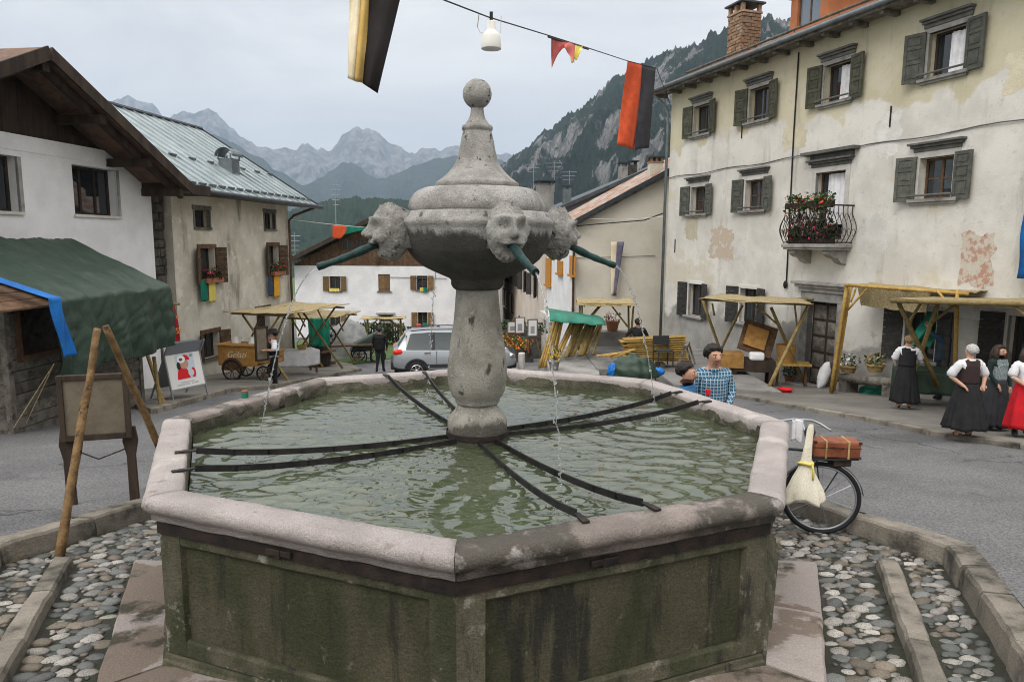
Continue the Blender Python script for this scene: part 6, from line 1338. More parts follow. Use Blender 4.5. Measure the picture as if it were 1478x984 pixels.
c = onroad(753, 524); MB_ = MB().lathe([(.12, 0), (.12, .74), (.11, .78), (.0, .79)], 16); o = MB_.build('bollard', 'trimpale', smooth=False); o.location = g_((atY(753, 518, 19).x, 19)); tag(o, 'short round white bollard at the end of the flower trough', 'bollard')
def easel(label, px, pyb, pyt, Y, pw_, pcz, fr='woodbrown', rz=.2):
    p = atY(px, pyb, Y); h = atY(px, pyt, Y).z-p.z; t = thing('picture_easel', label, 'easel', p, rz, 'picture easels down the lane')
    for dx, dy in ((-.3, -.1), (.3, -.1), (0, .45)): MB().tube([(dx, dy, 0), (0, 0, h)], .03, 6).build('leg', 'woodlog', t)
    MB().bb(-.3, .3, -.13, -.09, h*.42, h*.46).build('ledge', 'woodbrown', t)
    o = MB().bb(-pw_/2, pw_/2, -.16, -.135, h*.47, h*.47+pcz).build('picture_frame', 'woodgrey', t); MB().bb(-pw_/2+.05, pw_/2-.05, -.166, -.1605, h*.47+.05, h*.47+pcz-.05).build('picture', 'paper', o); MB().bb(-pw_/2+.14, pw_/2-.14, -.170, -.1665, h*.47+.14, h*.47+pcz*.6).build('print_shape', 'ink_grey', o)
easel('picture easel with a wide framed print nearest the pillar', 741, 500, 458, 31, .72, .62); easel('picture easel with a narrow tilted print down the lane', 749, 504, 455, 28, .5, .8); easel('tall dark easel with a small grey print by the pole stack', 767, 505, 463, 24, .45, .75)
# stone wall and platform
t = thing('garden_wall', 'low dark rubble wall with plants before the pink house', 'wall')
a = atY(722, 480, 36); b_ = atY(785, 480, 27)
MB().bar((a.x+.3, a.y, rz_(a.y)+.5), (b_.x-.3, b_.y, rz_(b_.y)+.6), .4, 1.4).build('wall_core', 'stonewall', t)
for i in range(5): c = a.lerp(b_, (i+.5)/5); o = bush('plant', (c.x, c.y, rz_(c.y)+1.35), (.6, .5, .3), None, None, 120, ('foliage',), .08, 20+i); o.parent = t; struct(o, 'stuff')
t = thing('stone_platform', 'grey concrete loading platform under the stacked poles', 'platform')
P = [onroad(x, y) for x, y in ((793, 541), (868, 541), (880, 533), (812, 524))]; 
a = onroad(795, 543); 
Yp0 = 13.6; zt = rz_(Yp0)+.42; xa, xb = atY(793, 530, Yp0).x, atY(866, 530, Yp0).x
MB().prism([(xa, Yp0, -2.6), (xb, Yp0, -2.6), (xb+.7, Yp0+5.5, -2.6), (xa+.25, Yp0+5.5, -2.6)], (0, 0, zt+2.6)).build('platform_block', 'concrete', t, bev=.03)
MB().bb(xb+.02, xb+1.7, Yp0+.6, Yp0+5.2, -2.6, zt+.05).build('platform_block', 'concrete', t, bev=.03)
MB().prism([(xb+1.72, Yp0-1.2, -2.6), (xb+4.2, Yp0-2.2, -2.6), (xb+4.4, Yp0+5, -2.6), (xb+1.72, Yp0+5, -2.6)], (0, 0, zt+2.6-.02)).build('platform_step', 'concrete', t, bev=.03)
# stack of poles leaning, under green sheet
PS = thing('pole_stack', 'leaning stack of timber poles under a teal green sheet', 'pole stack', (0, 0, 0))
Ys = 16.2
for i in range(22):
    f = i/21; bx = 782+f*70+U(-5, 5); tx_ = 808+f*62+U(-3, 3)
    if f < .25: bx, tx_ = 778+f*80, 800+f*50
    pb_ = atY(bx, 531-f*12 if f < .25 else 519-f*8, Ys-.3+U(-.2, .2)); pt_ = atY(tx_, 460+f*8+U(-4, 4), Ys+.5)
    pole(PS, pb_, pt_, .045, rng.choice(('pole', 'pole', 'polenew')))
sa, sb = atY(797, 449, Ys+.2), atY(866, 462, Ys+.2)
PSs = MB().grid(24, 10, lambda u, v: Vector((sa.x-.12+(sb.x-sa.x+.2)*u, Ys-.55+1.3*v, sa.z+.05+(sb.z-sa.z)*u-.42*max(0, .35-v)*2*(1-.55*u)+.05*noise.noise(Vector((u*6, v*4, 3)))))).build('green_sheet', 'tarpteal', PS, solid=.012, smooth=True)
pot('flower_pot', Vector((atY(800, 516, 14.2).x, 14.2, zt)), .16, .28, 'pot of yellow sunflowers on the platform edge', 'flower pot', ('fl_yellow', 'fl_yellow'), 31, 'concrete', 90, .26)
pot('flower_pot', Vector((atY(884, 470, 18.8).x, 18.8, atY(884, 478, 18.8).z)), .24, .36, 'terracotta pot of pink flowers beside the pole stack', 'flower pot', ('fl_pink', 'white'), 32, 'terracotta', 120, .2)
MB_ = MB().bb(-.9, .8, -.3, .35, -1.2, 0); o = MB_.build('stone_plinth', 'concrete', bev=.03); o.location = (atY(884, 478, 18.8).x, 18.9, atY(884, 478, 18.8).z); tag(o, 'low masonry plinth carrying the pot of pink flowers', 'plinth')
# stack of yellow trestle boards
Yb = 15.0; PL = thing('plank_stack', 'stack of new yellow timber boards in front of the woman in blue', 'plank stack')
for j in range(12):
    a = atY(899+U(-4, 4)+(6 if j % 2 else 0), 519-j*2.6, Yb+.15); b_ = atY(996+U(-4, 4)-j*.3, 522-j*3.3, Yb-.35); 
    for k in range(3): MB().bar(a+Vector((0, .16*k, U(-.004, .004))), b_+Vector((0, .16*k, U(-.004, .004))), .14, .028).build('board', 'polenew', PL)
for i in range(4):
    a = atY(862+i*7, 514+U(-1, 2), Yb-.6); b_ = atY(905+i*4, 508-i*1.5, Yb-.2); MB().bar(a, b_, .12, .03).build('board', 'polenew', PL)
zz_ = atY(945, 522, Yb).z
for px in (912, 955, 988): q = atY(px, 522, Yb-.1); MB().bb(q.x-.06, q.x+.06, Yb-.3, Yb+.5, -2.3, q.z-.02).build('bearer', 'woodgrey', PL)
t = thing('garden_chair', 'dark folding chair standing before the board stack', 'chair', Vector((atY(957, 520, 14.4).x, 14.4, atY(957, 522, 14.4).z-.12)), R(8))
MB().bb(-.24, .24, -.22, .22, .42, .46).build('seat', 'cardark', t); MB().bb(-.24, .24, .2, .24, .6, .85).build('backrest', 'cardark', t)
for x in (-.22, .22):
    for y in (-.2, .2): MB().bb(x-.015, x+.015, y-.015, y+.015, 0, .42 if y < 0 else .6).build('leg', 'cardark', t)
# heap of tarpaulins
hc = onroad(918, 545); Yh = 12.4; c = atY(912, 541, Yh)
t = thing('tarpaulin_heap', 'crumpled heap of dark green and blue tarpaulin on the steps', 'tarpaulin', (c.x, Yh, c.z))
def crump(r_, s, c_, mat, nm, amp=.5):
    mb = MB(); mb.ell(c_, r_, 44, 26, fn=lambda u: 1+.7*amp*(abs(noise.noise(u*1.8+Vector((s, 0, 0))))-.2)+.2*(abs(noise.noise(u*4+Vector((0, s, 0))))-.2)); mb.v = [(x, y, max(-.03, z)) for x, y, z in mb.v]; return mb.build(nm, mat, t, smooth=True)
crump((.62, .45, .46), 1, (.02, 0, .04), 'tarpgreen', 'green_tarpaulin'); crump((.34, .26, .12), 4, (.10, .02, .33), 'tarpblue', 'blue_tarpaulin'); crump((.12, .12, .24), 8, (-.52, -.1, .1), 'tarpblue', 'blue_tarpaulin'); crump((.16, .12, .10), 9, (.68, -.05, .1), 'tarpblue', 'blue_tarpaulin')
t = thing('sawhorse', 'small wooden sawhorse right of the board stack', 'sawhorse', Vector((atY(990, 528, 13.6).x, 13.6, atY(990, 528, 13.6).z)), R(70))
MB().bb(-.5, .5, -.05, .05, .55, .63).build('beam', 'woodgrey', t)
for x in (-.38, .38):
    for y in (-.22, .22): MB().bar((x, y, 0), (x, y*.15, .56), .05).build('leg', 'woodgrey', t)
# banner on cream house wall
t = thing('wall_banner', 'long cream and purple cloth banner hanging on the cream house', 'banner')
Yw = 23.2; tl_, tr_, bl_, br_ = atY(893, 350, Yw), atY(902, 350, Yw), atY(880, 426, Yw), atY(889, 426, Yw)
MB().grid(4, 12, lambda u, v: atY(882+u*9-(1-v)*0+v*0, 349+78*(1-v), Yw-.03*math.sin(v*6))).build('cream_half', 'cloth_pale', t, solid=.01, smooth=True)
MB().grid(4, 12, lambda u, v: atY(891+(10*u)*(.35+.65*v)-(1-v)*6*(1-u)*0-6*(1-v), 349+78*(1-v), Yw-.08-.03*math.sin(v*6+1))).build('purple_half', 'cloth_purple', t, solid=.01, smooth=True)
# ------------------------------------------------------------------ by the big house: press, tub, pots, benches
q = onroad(1082, 545); c = Vector((atY(1083, 545, 13.9).x, 13.9, rz_(13.9)+.07)); t = thing('wooden_chest_press', 'dark wooden machine with an open tilted lid under the reed stall', 'machine', c, R(-12))
MB().bb(-.55, .6, -.35, .35, .45, .78).build('chest', 'wooddark', t, bev=.015); MB().bb(-.85, -.25, -.4, .3, .55, .95).build('crate', 'cartwood', t, bev=.01)
for x in (-.48, .5):
    for y in (-.28, .28): MB().bb(x-.06, x+.06, y-.06, y+.06, 0, .45).build('leg', 'wooddark', t)
mb = MB(); mb.box((.18, .25, 1.32), (.95, .06, .95), Euler((R(-28), R(18), 0))); mb.build('tilted_lid', 'woodbrown', t, bev=.01); MB().box((.12, .15, 1.36), (.6, .05, .62), Euler((R(-28), R(18), 0))).build('lid_panel', 'cartwood', t)
MB().bb(-.1, .3, -.38, -.1, .781, 1.0).build('white_sack', 'cloth_white', t, bev=.06); MB().bar((-.9, -.45, .35), (-.3, -.4, .15), .05).build('crank', 'woodgrey', t)
o = MB().bb(.65, 1.6, -.1, .45, .62, .68); o.build('side_board', 'polenew', t); MB().lathe([(.22, 0), (.27, .5), (.25, .5), (.2, .03)], 16, (.95, .2, .681)).build('tub', 'cartwood', t)
for x in (.75, 1.5): MB().bb(x-.03, x+.03, .1, .2, 0, .62).build('trestle_leg', 'woodbrown', t)
c = zr(onroad(1140, 560)); pot('flower_pot', Vector((atY(1140, 545, 14.6).x, 14.6, rz_(14.6)+.07)), .16, .22, 'pot with a leafy green plant behind the crossed stall legs', 'flower pot', (), 41, 'terracotta', 160, .26)
pq = zr(onroad(1133, 570)); o = MB(); o.lathe([(.06, .0), (.14, .02), (.19, .09), (.2, .1), (.17, .09), (.12, .03), (.05, .02)], 20); o = o.build('red_bowl', 'red_plastic', smooth=True); o.location = pq; tag(o, 'red plastic bowl on the pavement under the stall', 'bowl')
q = zr(onroad(1128, 566)); o = MB().tube([(0, .1, .02), (.02, .2, 1.1)], .012, 6).build('broom_stick', 'woodgrey'); o.location = q; tag(o, 'thin stick standing beside the red bowl', 'stick')
sk = MB(); sk.ell((0, 0, .36), (.16, .14, .38), 16, 12, fn=lambda u: 1+.2*noise.noise(u*2+Vector((3, 0, 0)))); sk = sk.build('sack', 'cloth_white', smooth=True); sp_ = RF.w(8.75, -.35, 0); sk.location = (sp_.x, sp_.y, rz_(sp_.y)+.07); sk.rotation_euler = (0, R(14), 0); tag(sk, 'white printed sack leaning at the carved door', 'sack')
# log bench with flowers
b0 = RF.w(9.6, -.55, 0); b1 = RF.w(11.4, -.55, 0); t = thing('log_bench', 'rough log bench against the wall under the reed curtain', 'bench', Vector((b0.x, b0.y, rz_(b0.y)+.07)), RF.a)
MB().tube([(0, 0, .36), (1.9, 0, .36+.2)], .12, 10).build('log', 'woodgrey', t, smooth=True); MB().tube([(0, .2, .30), (1.9, .2, .5)], .1, 10).build('log', 'woodgrey', t, smooth=True)
for x in (.25, 1.6): MB().bb(x-.12, x+.12, -.1, .3, -.05, .3+x*.1).build('support', 'woodgrey', t)
for i, (u, fl, lb) in enumerate(((9.85, ('white', 'white'), 'basket of white flowers at the left end of the log bench'), (10.7, ('straw', 'straw', 'straw'), 'wicker basket of dried corn leaves on the log bench'))):
    q = RF.w(u, -.5, 0); tt = pot('flower_basket', Vector((q.x, q.y, rz_(q.y)+.07+.48+.1*(u-9.6))), .22, .18, lb, 'basket', fl, 50+i, 'straw', 130, .2)
# green chest table and cloths
Yg = 9.3; c = Vector((atY(1348, 575, Yg).x, Yg, rz_(Yg)+.07)); t = thing('green_table', 'table covered with dark green cloth behind the white-haired woman', 'table', c, R(-20))
MB().bb(-.75, .75, -.4, .4, .72, .77).build('tabletop', 'woodbrown', t)
for x in (-.6, .6): MB().tube([(x, -.25, 0), (x, -.25, .72)], .05, 10).build('leg', 'trimpale', t); MB().tube([(x, .25, 0), (x, .25, .72)], .05, 10).build('leg', 'trimpale', t)
mb = MB(); mb.grid(24, 8, lambda u, v: (-.77+1.54*u, -.42-.03*math.sin(u*24)*(1-v), .30+.48*v)); mb.grid(8, 8, lambda u, v: (-.775-.02*math.sin(u*15)*(1-v), -.42+.84*u, .3+.48*v)); mb.grid(4, 4, lambda u, v: (-.77+1.54*u, -.42+.84*v, .785)); o = mb.build('table_cloth', 'tarpgreen', solid=.008, smooth=True); o.location = c; o.rotation_euler = (0, 0, R(-20)); tag(o, 'dark green cloth over the table by the women', 'tablecloth')
# teal netting hanging from stall and heaped on ground
Yn = 10.6; A_ = atY(1377, 418, Yn); B_ = atY(1318, 500, Yn); mb = MB()
mb.grid(10, 26, lambda u, v: (A_.x+(B_.x-A_.x)*v+.42*(u-.3)*(1+.4*v)+.03*math.sin(u*18), Yn+.1*math.sin(u*9+v*3), A_.z+(B_.z-A_.z)*v)); tag(mb.build('green_net', 'tarpteal', solid=.01, smooth=True), 'teal green netting draped over the right-hand stall frame', 'net')
gq = onroad(1272, 571); blob('green_net', zr(gq, .06), (.55, .4, .24), 'tarpteal', 'teal green netting heaped on the pavement by the blond woman', 'net', 6, .6)
# ------------------------------------------------------------------ log tripod and framed board by the kerb
F1 = oncob(86, 806); F1.z += .02
T0 = atY(146, 474, .95); F2 = g_((-3.62, 2.25), 0); F3 = Vector((-3.0, 1.55, CZ0+CS*1.55))
t = thing('log_trestle', 'two rough logs joined at the top standing on the cobbles at the left kerb', 'trestle')
for i, (a, b_, r_) in enumerate(((F1, T0+Vector((-.012, -.03, .0)), .035), (Vector((-3.12, 1.75, CZ0+CS*1.75)), T0+Vector((.022, .02, .02)), .035))):
    mb = MB(); n = 16; pts = []; rs = []
    for j in range(n+1):
        w_ = j/n; p = a.lerp(b_, w_); p += noise.noise_vector(Vector((w_*4, i*3, 0)))*.018; pts.append(p); rs.append(r_*(1.12-.25*w_)*(1+.12*noise.noise(Vector((w_*14, i, 5)))))
    mb.tube(pts, rs, 12, jit=.06); mb.build('log_leg', 'woodlog', t, smooth=True)
c = atY(137, 590, 1.35); t = thing('framed_board', 'dark framed canvas board on a carved stand behind the two leaning logs', 'board', (c.x, 1.35, CZ0+CS*1.35+.02), R(16))
bz0, bz1 = atY(137, 634, 1.35).z-t.location.z, atY(137, 540, 1.35).z-t.location.z; w_ = .31
MB().bb(-w_+.04, w_-.04, -.01, .012, bz0+.05, bz1-.05).build('canvas', 'canvasboard', t)
fr = MB(); fr.bb(-w_, -w_+.05, -.03, .03, bz0, bz1); fr.bb(w_-.05, w_, -.03, .03, bz0, bz1); fr.bb(-w_+.05, w_-.05, -.03, .03, bz0, bz0+.06); fr.bb(-w_+.05, w_-.05, -.03, .03, bz1-.05, bz1); fr.build('frame', 'wooddark', t, bev=.006)
for s_ in (-1, 1):
    x = s_*(w_-.03); MB().prism([(x-.05, .04, bz0+.1), (x+.05, .04, bz0+.1), (x+.07, .04, bz0-.05), (x+.04, .04, bz0-.2), (x+.05, .04, 0), (x-.04, .04, 0), (x-.04, .04, bz0-.2), (x-.07, .04, bz0-.05)], (0, .05, 0)).build('stand_leg', 'wooddark', t, bev=.006)
MB().tube([(-.2, .02, bz0-.1), (0, 0, bz0-.2), (.25, .05, bz0-.12)], .008, 5).build('cord', 'iron', t)
# ------------------------------------------------------------------ bicycle
Wc = oncob(1181, 769); gz0 = Wc.z; Wc.z += .35; rW = .335
bk = thing('bicycle', 'old black bicycle leaning behind the right side of the fountain', 'bicycle')
dB = Vector((-.52, .854, 0)).normalized(); head = Wc+dB*.17+Vector((0, 0, .42)); bar_ = head+dB*.07+Vector((0, 0, .26)); RWc = Wc+dB*1.06; bbk = Wc+dB*.58+Vector((0, 0, -.06)); seat = bbk+dB*.22+Vector((0, 0, .5))
def bwheel(c, nrm, nm):
    nrm = Vector(nrm).normalized(); x = nrm.cross(Vector((0, 0, 1))).normalized(); z = Vector((0, 0, 1))
    pt = lambda a, r_: c+x*r_*math.cos(a)+z*r_*math.sin(a)
    o = MB().tube([pt(2*PI*i/48, rW) for i in range(49)], .02, 8, cap=False).build('wheel', 'rubber', bk, smooth=True)
    MB().tube([pt(2*PI*i/48, rW-.026) for i in range(49)], .011, 6, cap=False).build('rim', 'steel', o, smooth=True)
    s = MB()
    for i in range(24): a = 2*PI*i/24; s.tube([c+nrm*(.03 if i % 2 else -.03), pt(a+(.25 if i % 4 < 2 else -.25), rW-.03)], .0018, 4)
    s.tube([c-nrm*.05, c+nrm*.05], .018, 8); s.build('spokes', 'steel', o)
    f = MB(); f.grid(20, 3, lambda u, v: pt(R(20)+R(150)*u, rW+.035)+nrm*(v-.5)*.05).build('mudguard', 'dkpaint', bk, solid=.004, smooth=True)
nW = Vector((-.28, -.96, 0)); bwheel(Wc, nW, 'front'); bwheel(RWc, (dB.y, -dB.x, 0), 'rear')
fm = MB(); fm.tube([head+Vector((0, 0, .05)), head-Vector((0, 0, .12))+dB*-.03], .02, 8); fm.tube([head, seat-Vector((0, 0, .12))], .015, 8); fm.tube([head-Vector((0, 0, .1)), bbk], .017, 8); fm.tube([bbk, seat], .016, 8); fm.tube([bbk, RWc], .011, 6); fm.tube([seat-Vector((0, 0, .1)), RWc], .010, 6); fm.build('frame', 'dkpaint', bk, smooth=True)
fk = MB(); 
for s_ in (-1, 1): fk.tube([head-Vector((0, 0, .12))+dB*-.03+nW*.045*s_, Wc+nW*.05*s_], .010, 6)
fk.build('fork', 'dkpaint', bk, smooth=True)
hx = nW.cross(Vector((0, 0, 1))).normalized(); hb = MB(); hl = Vector((.96, -.28, 0))
hb.tube([head+Vector((0, 0, .05)), bar_], .012, 8); hb.tube([bar_+hl*-.27+Vector((0, -.1, -.02)), bar_+hl*-.22, bar_+hl*-.08+Vector((0, 0, .03)), bar_+hl*.08+Vector((0, 0, .03)), bar_+hl*.16+Vector((0, 0, 0)), bar_+hl*.2+Vector((0, -.12, -.03))], .011, 8); hb.build('handlebar', 'steel', bk, smooth=True)
MB().tube([bar_+hl*-.22, bar_+hl*-.27+Vector((0, -.12, -.02))], .017, 8).build('grip', 'rubber', bk); MB().ell(seat+Vector((0, 0, .05)), (.13, .13, .045), 14, 8).build('saddle', 'leather', bk, smooth=True); MB().ell(bar_+Vector((.02, -.12, -.06)), (.05, .06, .05), 12, 8).build('lamp', 'dkpaint', bk, smooth=True)
rk = MB(); rc = Wc+Vector((.08, 0, rW+.07)); rk.box(rc, (.42, .2, .015)); rk.tube([rc+Vector((.15, 0, 0)), Wc], .007, 5); rk.tube([rc+Vector((-.15, 0, 0)), Wc], .007, 5); rk.build('rack', 'dkpaint', bk)
sc0 = atY(1204, 642, Wc.y); o = thing('suitcase', 'brown leather suitcase strapped on the bicycle rack', 'suitcase', (sc0.x, Wc.y, rc.z+.012), R(-8))
MB().bb(-.21, .21, -.1, .1, 0, .16).build('case_body', 'leather', o, bev=.018); MB().bb(-.212, .212, -.102, .102, .095, .101).build('case_seam', 'wooddark', o)
for x in (-.1, .1): MB().bb(x-.008, x+.008, -.104, .104, -.003, .163).build('strap', 'straw', o)
MB().tube([(-.05, -.105, .1), (-.04, -.13, .12), (.04, -.13, .12), (.05, -.105, .1)], .006, 6).build('handle', 'leather', o)
for x in (-.2, .2):
    for z in (.01, .15): MB().box((x, -.1, z), (.03, .012, .025)).build('corner', 'wooddark', o, bev=.004)
q = atY(1210, 663, Wc.y+.02); o = MB().box((0, 0, 0), (.17, .14, .085)).build('small_box', 'wooddark', bev=.01); o.location = (q.x, Wc.y, q.z); tag(o, 'small dark box hanging under the suitcase on the bicycle', 'box')
# white bag with yellow ribbon
bt_ = atY(1171, 612, Wc.y-.12); bm2 = atY(1163, 668, Wc.y-.14); bb2 = atY(1160, 722, Wc.y-.14)
o = thing('white_bag', 'white cloth bag tied with a yellow ribbon hanging on the bicycle', 'bag', (0, 0, 0))
mb = MB(); prof_ = [(.0, .020), (.08, .032), (.25, .036), (.42, .046), (.50, .050), (.56, .062), (.7, .115), (.85, .158), (.97, .180), (1.0, .183)]
NN = 36; 
for (v, r_) in prof_:
    c_ = bt_.lerp(bm2, min(1, v/.5)) if v < .5 else bm2.lerp(bb2, (v-.5)/.5)
    for k in range(NN): a = 2*PI*k/NN; q = r_*(1+.12*math.sin(a*7+v*3)*v+.1*noise.noise(Vector((math.cos(a)*2, v*5, math.sin(a)*2)))); mb.v.append((c_.x+q*math.cos(a), c_.y+.55*q*math.sin(a), c_.z+(.035*math.sin(a*3+1)*(v > .9))))
mb.f = [(i*NN+k, i*NN+(k+1) % NN, (i+1)*NN+(k+1) % NN, (i+1)*NN+k) for i in range(len(prof_)-1) for k in range(NN)]; mb.f.append(tuple(range((len(prof_)-1)*NN, len(prof_)*NN))); mb.m = [0]*len(mb.f)
mb.build('cloth', 'cloth_cream', o, smooth=True)
mb = MB(); mb.tube([bm2+Vector((.062*math.cos(a), .042*math.sin(a), .008*math.sin(a*2))) for a in [2*PI*i/24 for i in range(25)]], .015, 8); mb.ell(bm2+Vector((.035, -.04, 0)), (.02, .015, .02), 10, 8); mb.tube([bm2+Vector((.04, -.045, 0)), bm2+Vector((.05, -.06, -.07)), bm2+Vector((.045, -.07, -.14))], .010, 6); mb.build('ribbon', 'cloth_lemon', o, smooth=True)
q = atY(1148, 612, Wc.y+.05); mb = MB(); mb.grid(8, 14, lambda u, v: (q.x-.045+.1*u, q.y-.03-.02*math.sin(u*9), q.z+.05-.2*v+.02*math.sin(u*6)*v)); tag(mb.build('white_rag', 'cloth_white', solid=.006, smooth=True), 'white rag hung over the bicycle handlebar', 'rag')
# ------------------------------------------------------------------ overhead line with flags
WP = [atY(*p) for p in ((420, -90, 3.2), (530, -42, 4.5), (640, 0, 6.2), (705, 25, 7.8), (790, 51, 10.6), (850, 70, 13.4), (905, 88, 16.8), (948, 99, 18.4))]+[RF.w(.05, -.05, 7.6)]
def wire_at(px):
    xs_ = [420, 530, 640, 705, 790, 850, 905, 948]
    for a, b_, i in zip(xs_, xs_[1:], range(9)):
        if a <= px <= b_: return WP[i].lerp(WP[i+1], (px-a)/(b_-a))
tag(MB().tube(WP, .012, 6).build('overhead_wire', 'black'), 'overhead wire slung across the square from the big house', 'wire')
t = thing('street_lamp', 'white enamel street lamp hanging on the overhead wire above the fountain', 'lamp'); c = atY(709, 48, 7.9); k = 13.4/1019
MB().lathe([(r_*.68, z_*.95) for r_, z_ in ((.262, -.29), (.27, -.26), (.265, -.2), (.245, -.08), (.20, .0), (.13, .04), (.115, .06), (.11, .2), (.10, .215), (.02, .22))], 32, c, caps=False).build('lamp_shade', 'lampwhite', t, smooth=True)
MB().lathe([(.17, -.272), (.13, -.285), (.0, -.29)], 24, c, caps=False).build('lamp_glass', 'paper', t, smooth=True)
MB().bb(c.x-.03, c.x+.03, c.y-.03, c.y+.03, c.z+.2, c.z+.36).build('hanger', 'black', t); MB().tube([wire_at(690), c+Vector((-.25, 0, .1)), c+Vector((-.2, 0, 0)), c+Vector((-.1, 0, .0))], .008, 5).build('lamp_cable', 'trimpale', t); MB().tube([c+Vector((.18, 0, .3)), c+Vector((.17, 0, 0))], .006, 5).build('lamp_cable', 'trimpale', t)
def hang(name, label, parts, cat='flag'):
    t = thing(name, label, cat)
    for nm, mat, fn, nu, nv in parts: MB().grid(nu, nv, fn).build(nm, mat, t, solid=.006, smooth=True)
    return t
d1 = wire_at(530).y
def fl1(x0, x1, xb0, xb1, yb0, yb1, ph):
    return lambda u, v: atY(x0+(x1-x0)*u+((xb0+(xb1-xb0)*u)-(x0+(x1-x0)*u))*v, -45+(yb0+(yb1-yb0)*u+45)*v, d1+.05*math.sin(u*6+ph*.3+v*2)*min(1, v*3)+.06*math.sin(v*6))
hang('long_flag', 'long yellow and black flag hanging at the top centre', [('yellow_stripe', 'cloth_pale', fl1(505, 524, 502, 516, 113, 119, 0), 8, 24), ('gold_stripe', 'cloth_yellow', fl1(518, 535, 508, 527, 116, 121, 2), 8, 24), ('black_stripe', 'cloth_flagblack', fl1(533, 588, 524, 545, 121, 135, 1), 10, 24)])
a, b_ = wire_at(905), wire_at(947)
def fl2(u0, u1, x0, x1, y0, y1, ph):
    def f(u, v):
        uu = u0+(u1-u0)*u; p = a.lerp(b_, uu); bx = x0+(x1-x0)*u; by = y0+(y1-y0)*u; q = atY(bx, by, p.y); return p.lerp(q, v)+Vector((0, .12*math.sin(u*5+v*2.5+ph)*min(1, v*3), 0))
    return f
hang('hanging_flag', 'red and dark grey flag hanging beside the big house corner', [('red_stripe', 'cloth_orange', fl2(.02, .5, 891, 916, 209, 217, 0), 8, 20), ('grey_stripe', 'cloth_greyd', fl2(.5, .98, 916, 938, 217, 213, 1), 8, 20)])
p0, p1 = wire_at(793), wire_at(847)
def bun(pts, Yoff=0): return [atY(x, y, Y_) for x, y, Y_ in pts]
t = thing('pennant', 'pink and yellow swallowtail pennant on the overhead wire', 'pennant')
def tri_sheet(a, b_, c_, d_, ph): return lambda u, v: a.lerp(b_, u).lerp(c_.lerp(d_, u), v)+Vector((0, .10*math.sin(u*6+v*4+ph)*v, .03*math.sin(u*8)*v))
Ym = 11.3
MB().grid(10, 12, lambda u, v: wire_at(795+26*u).lerp(atY(796+18*u, 100-30*math.sin(u*PI/2), Ym), v)+Vector((0, .1*math.sin(u*6+v*4)*v, 0))).build('pink_cloth', 'cloth_pink', t, solid=.006, smooth=True)
MB().grid(10, 12, lambda u, v: wire_at(812+16*u).lerp(atY(814+14*u, 71+22*u*u, Ym+.2), v)+Vector((0, .1*math.sin(u*6+v*4+1)*v, 0))).build('pink_cloth', 'cloth_pink', t, solid=.006, smooth=True)
MB().grid(10, 12, lambda u, v: wire_at(820+20*u).lerp(atY(824+14*u, 92-14*u+3*math.sin(u*12), Ym+.8), v)+Vector((0, .12*math.sin(u*8+v*4)*v, 0))).build('yellow_cloth', 'cloth_lemon', t, solid=.006, smooth=True)
MB().tube([wire_at(791)-Vector((0, 0, .03)), wire_at(849)-Vector((0, 0, .03))], .02, 6).build('pennant_rod', 'black', t)
# bunting at the left
Yq = 24.0; S0, S1 = OF.w(7.3, -.2, 3.2), atY(640, 331, 30)
sp = [OF.w(7.3, -.2, atY(425, 317, 23).z), atY(470, 323, Yq), atY(500, 326, Yq+.6), atY(535, 329, Yq+1.4), atY(640, 331, 30)]
tag(MB().tube(sp, .012, 5).build('bunting_line', 'trimpale'), 'thin line from the old house carrying small bunting', 'wire')
t = thing('bunting_flags', 'small orange and green bunting cloths beside the left mask', 'bunting')
MB().grid(8, 8, lambda u, v: atY(480+20*u, 325+u*1.5+(19 if u < .6 else 19-(u-.6)*30)*v, Yq+.2+.05*math.sin(u*9))).build('orange_cloth', 'cloth_orange', t, solid=.006, smooth=True)
MB().grid(8, 8, lambda u, v: atY(497+36*u, 326.5+u*2+(11*(1-u)+1.5)*v, Yq+.7+.05*math.sin(u*9))).build('green_cloth', 'cloth_teal', t, solid=.006, smooth=True)
# cables between the houses on the right
for i, (pts, lb) in enumerate((([(833, 326, 23.3), (880, 322, 22.8), (930, 318, 22.2), (957, 308, 21.6)], 'thick twisted cable from the cream house to the big house'), ([(845, 316, 23.3), (900, 317, 22.8), (957, 313, 21.6)], 'thin upper cable beside the twisted one on the cream house'))):
    tag(MB().tube([atY(*p) for p in pts], .025 if i == 0 else .012, 6).build('house_cable', 'black' if i == 0 else 'trimpale'), lb, 'cable')
# cloths under windows of the old house and far house
def scarf(label, F_, px0, px1, py0, py1, mat, fringe=True):
    u0, z1 = F_.uv(px0, py0, -.14); u1, z0 = F_.uv(px1, py1, -.14); mb = MB(); mb.grid(10, 12, lambda u, v: (u0+(u1-u0)*u, -.14+.03*math.sin(u*16), z0+(z1-z0)*v+(.02*math.sin(u*40) if v == 0 else 0))); o = mb.build('window_scarf', mat, solid=.008, smooth=True); o.location = F_.O; o.rotation_euler = (0, 0, F_.a); return tag(o, label, 'cloth')
scarf('green cloth hanging under the left window of the old house', OF, 289, 300, 404, 434, 'cloth_teal'); scarf('yellow fringed cloth hanging under the left window of the old house', OF, 301, 312, 404, 435, 'cloth_lemon'); scarf('dark blue cloth hanging under the right window of the old house', OF, 387, 394, 401, 427, 'cloth_navy'); scarf('orange cloth hanging under the right window of the old house', OF, 395, 404, 396, 428, 'cloth_gold')
BF = Fac(0, 45, 0)
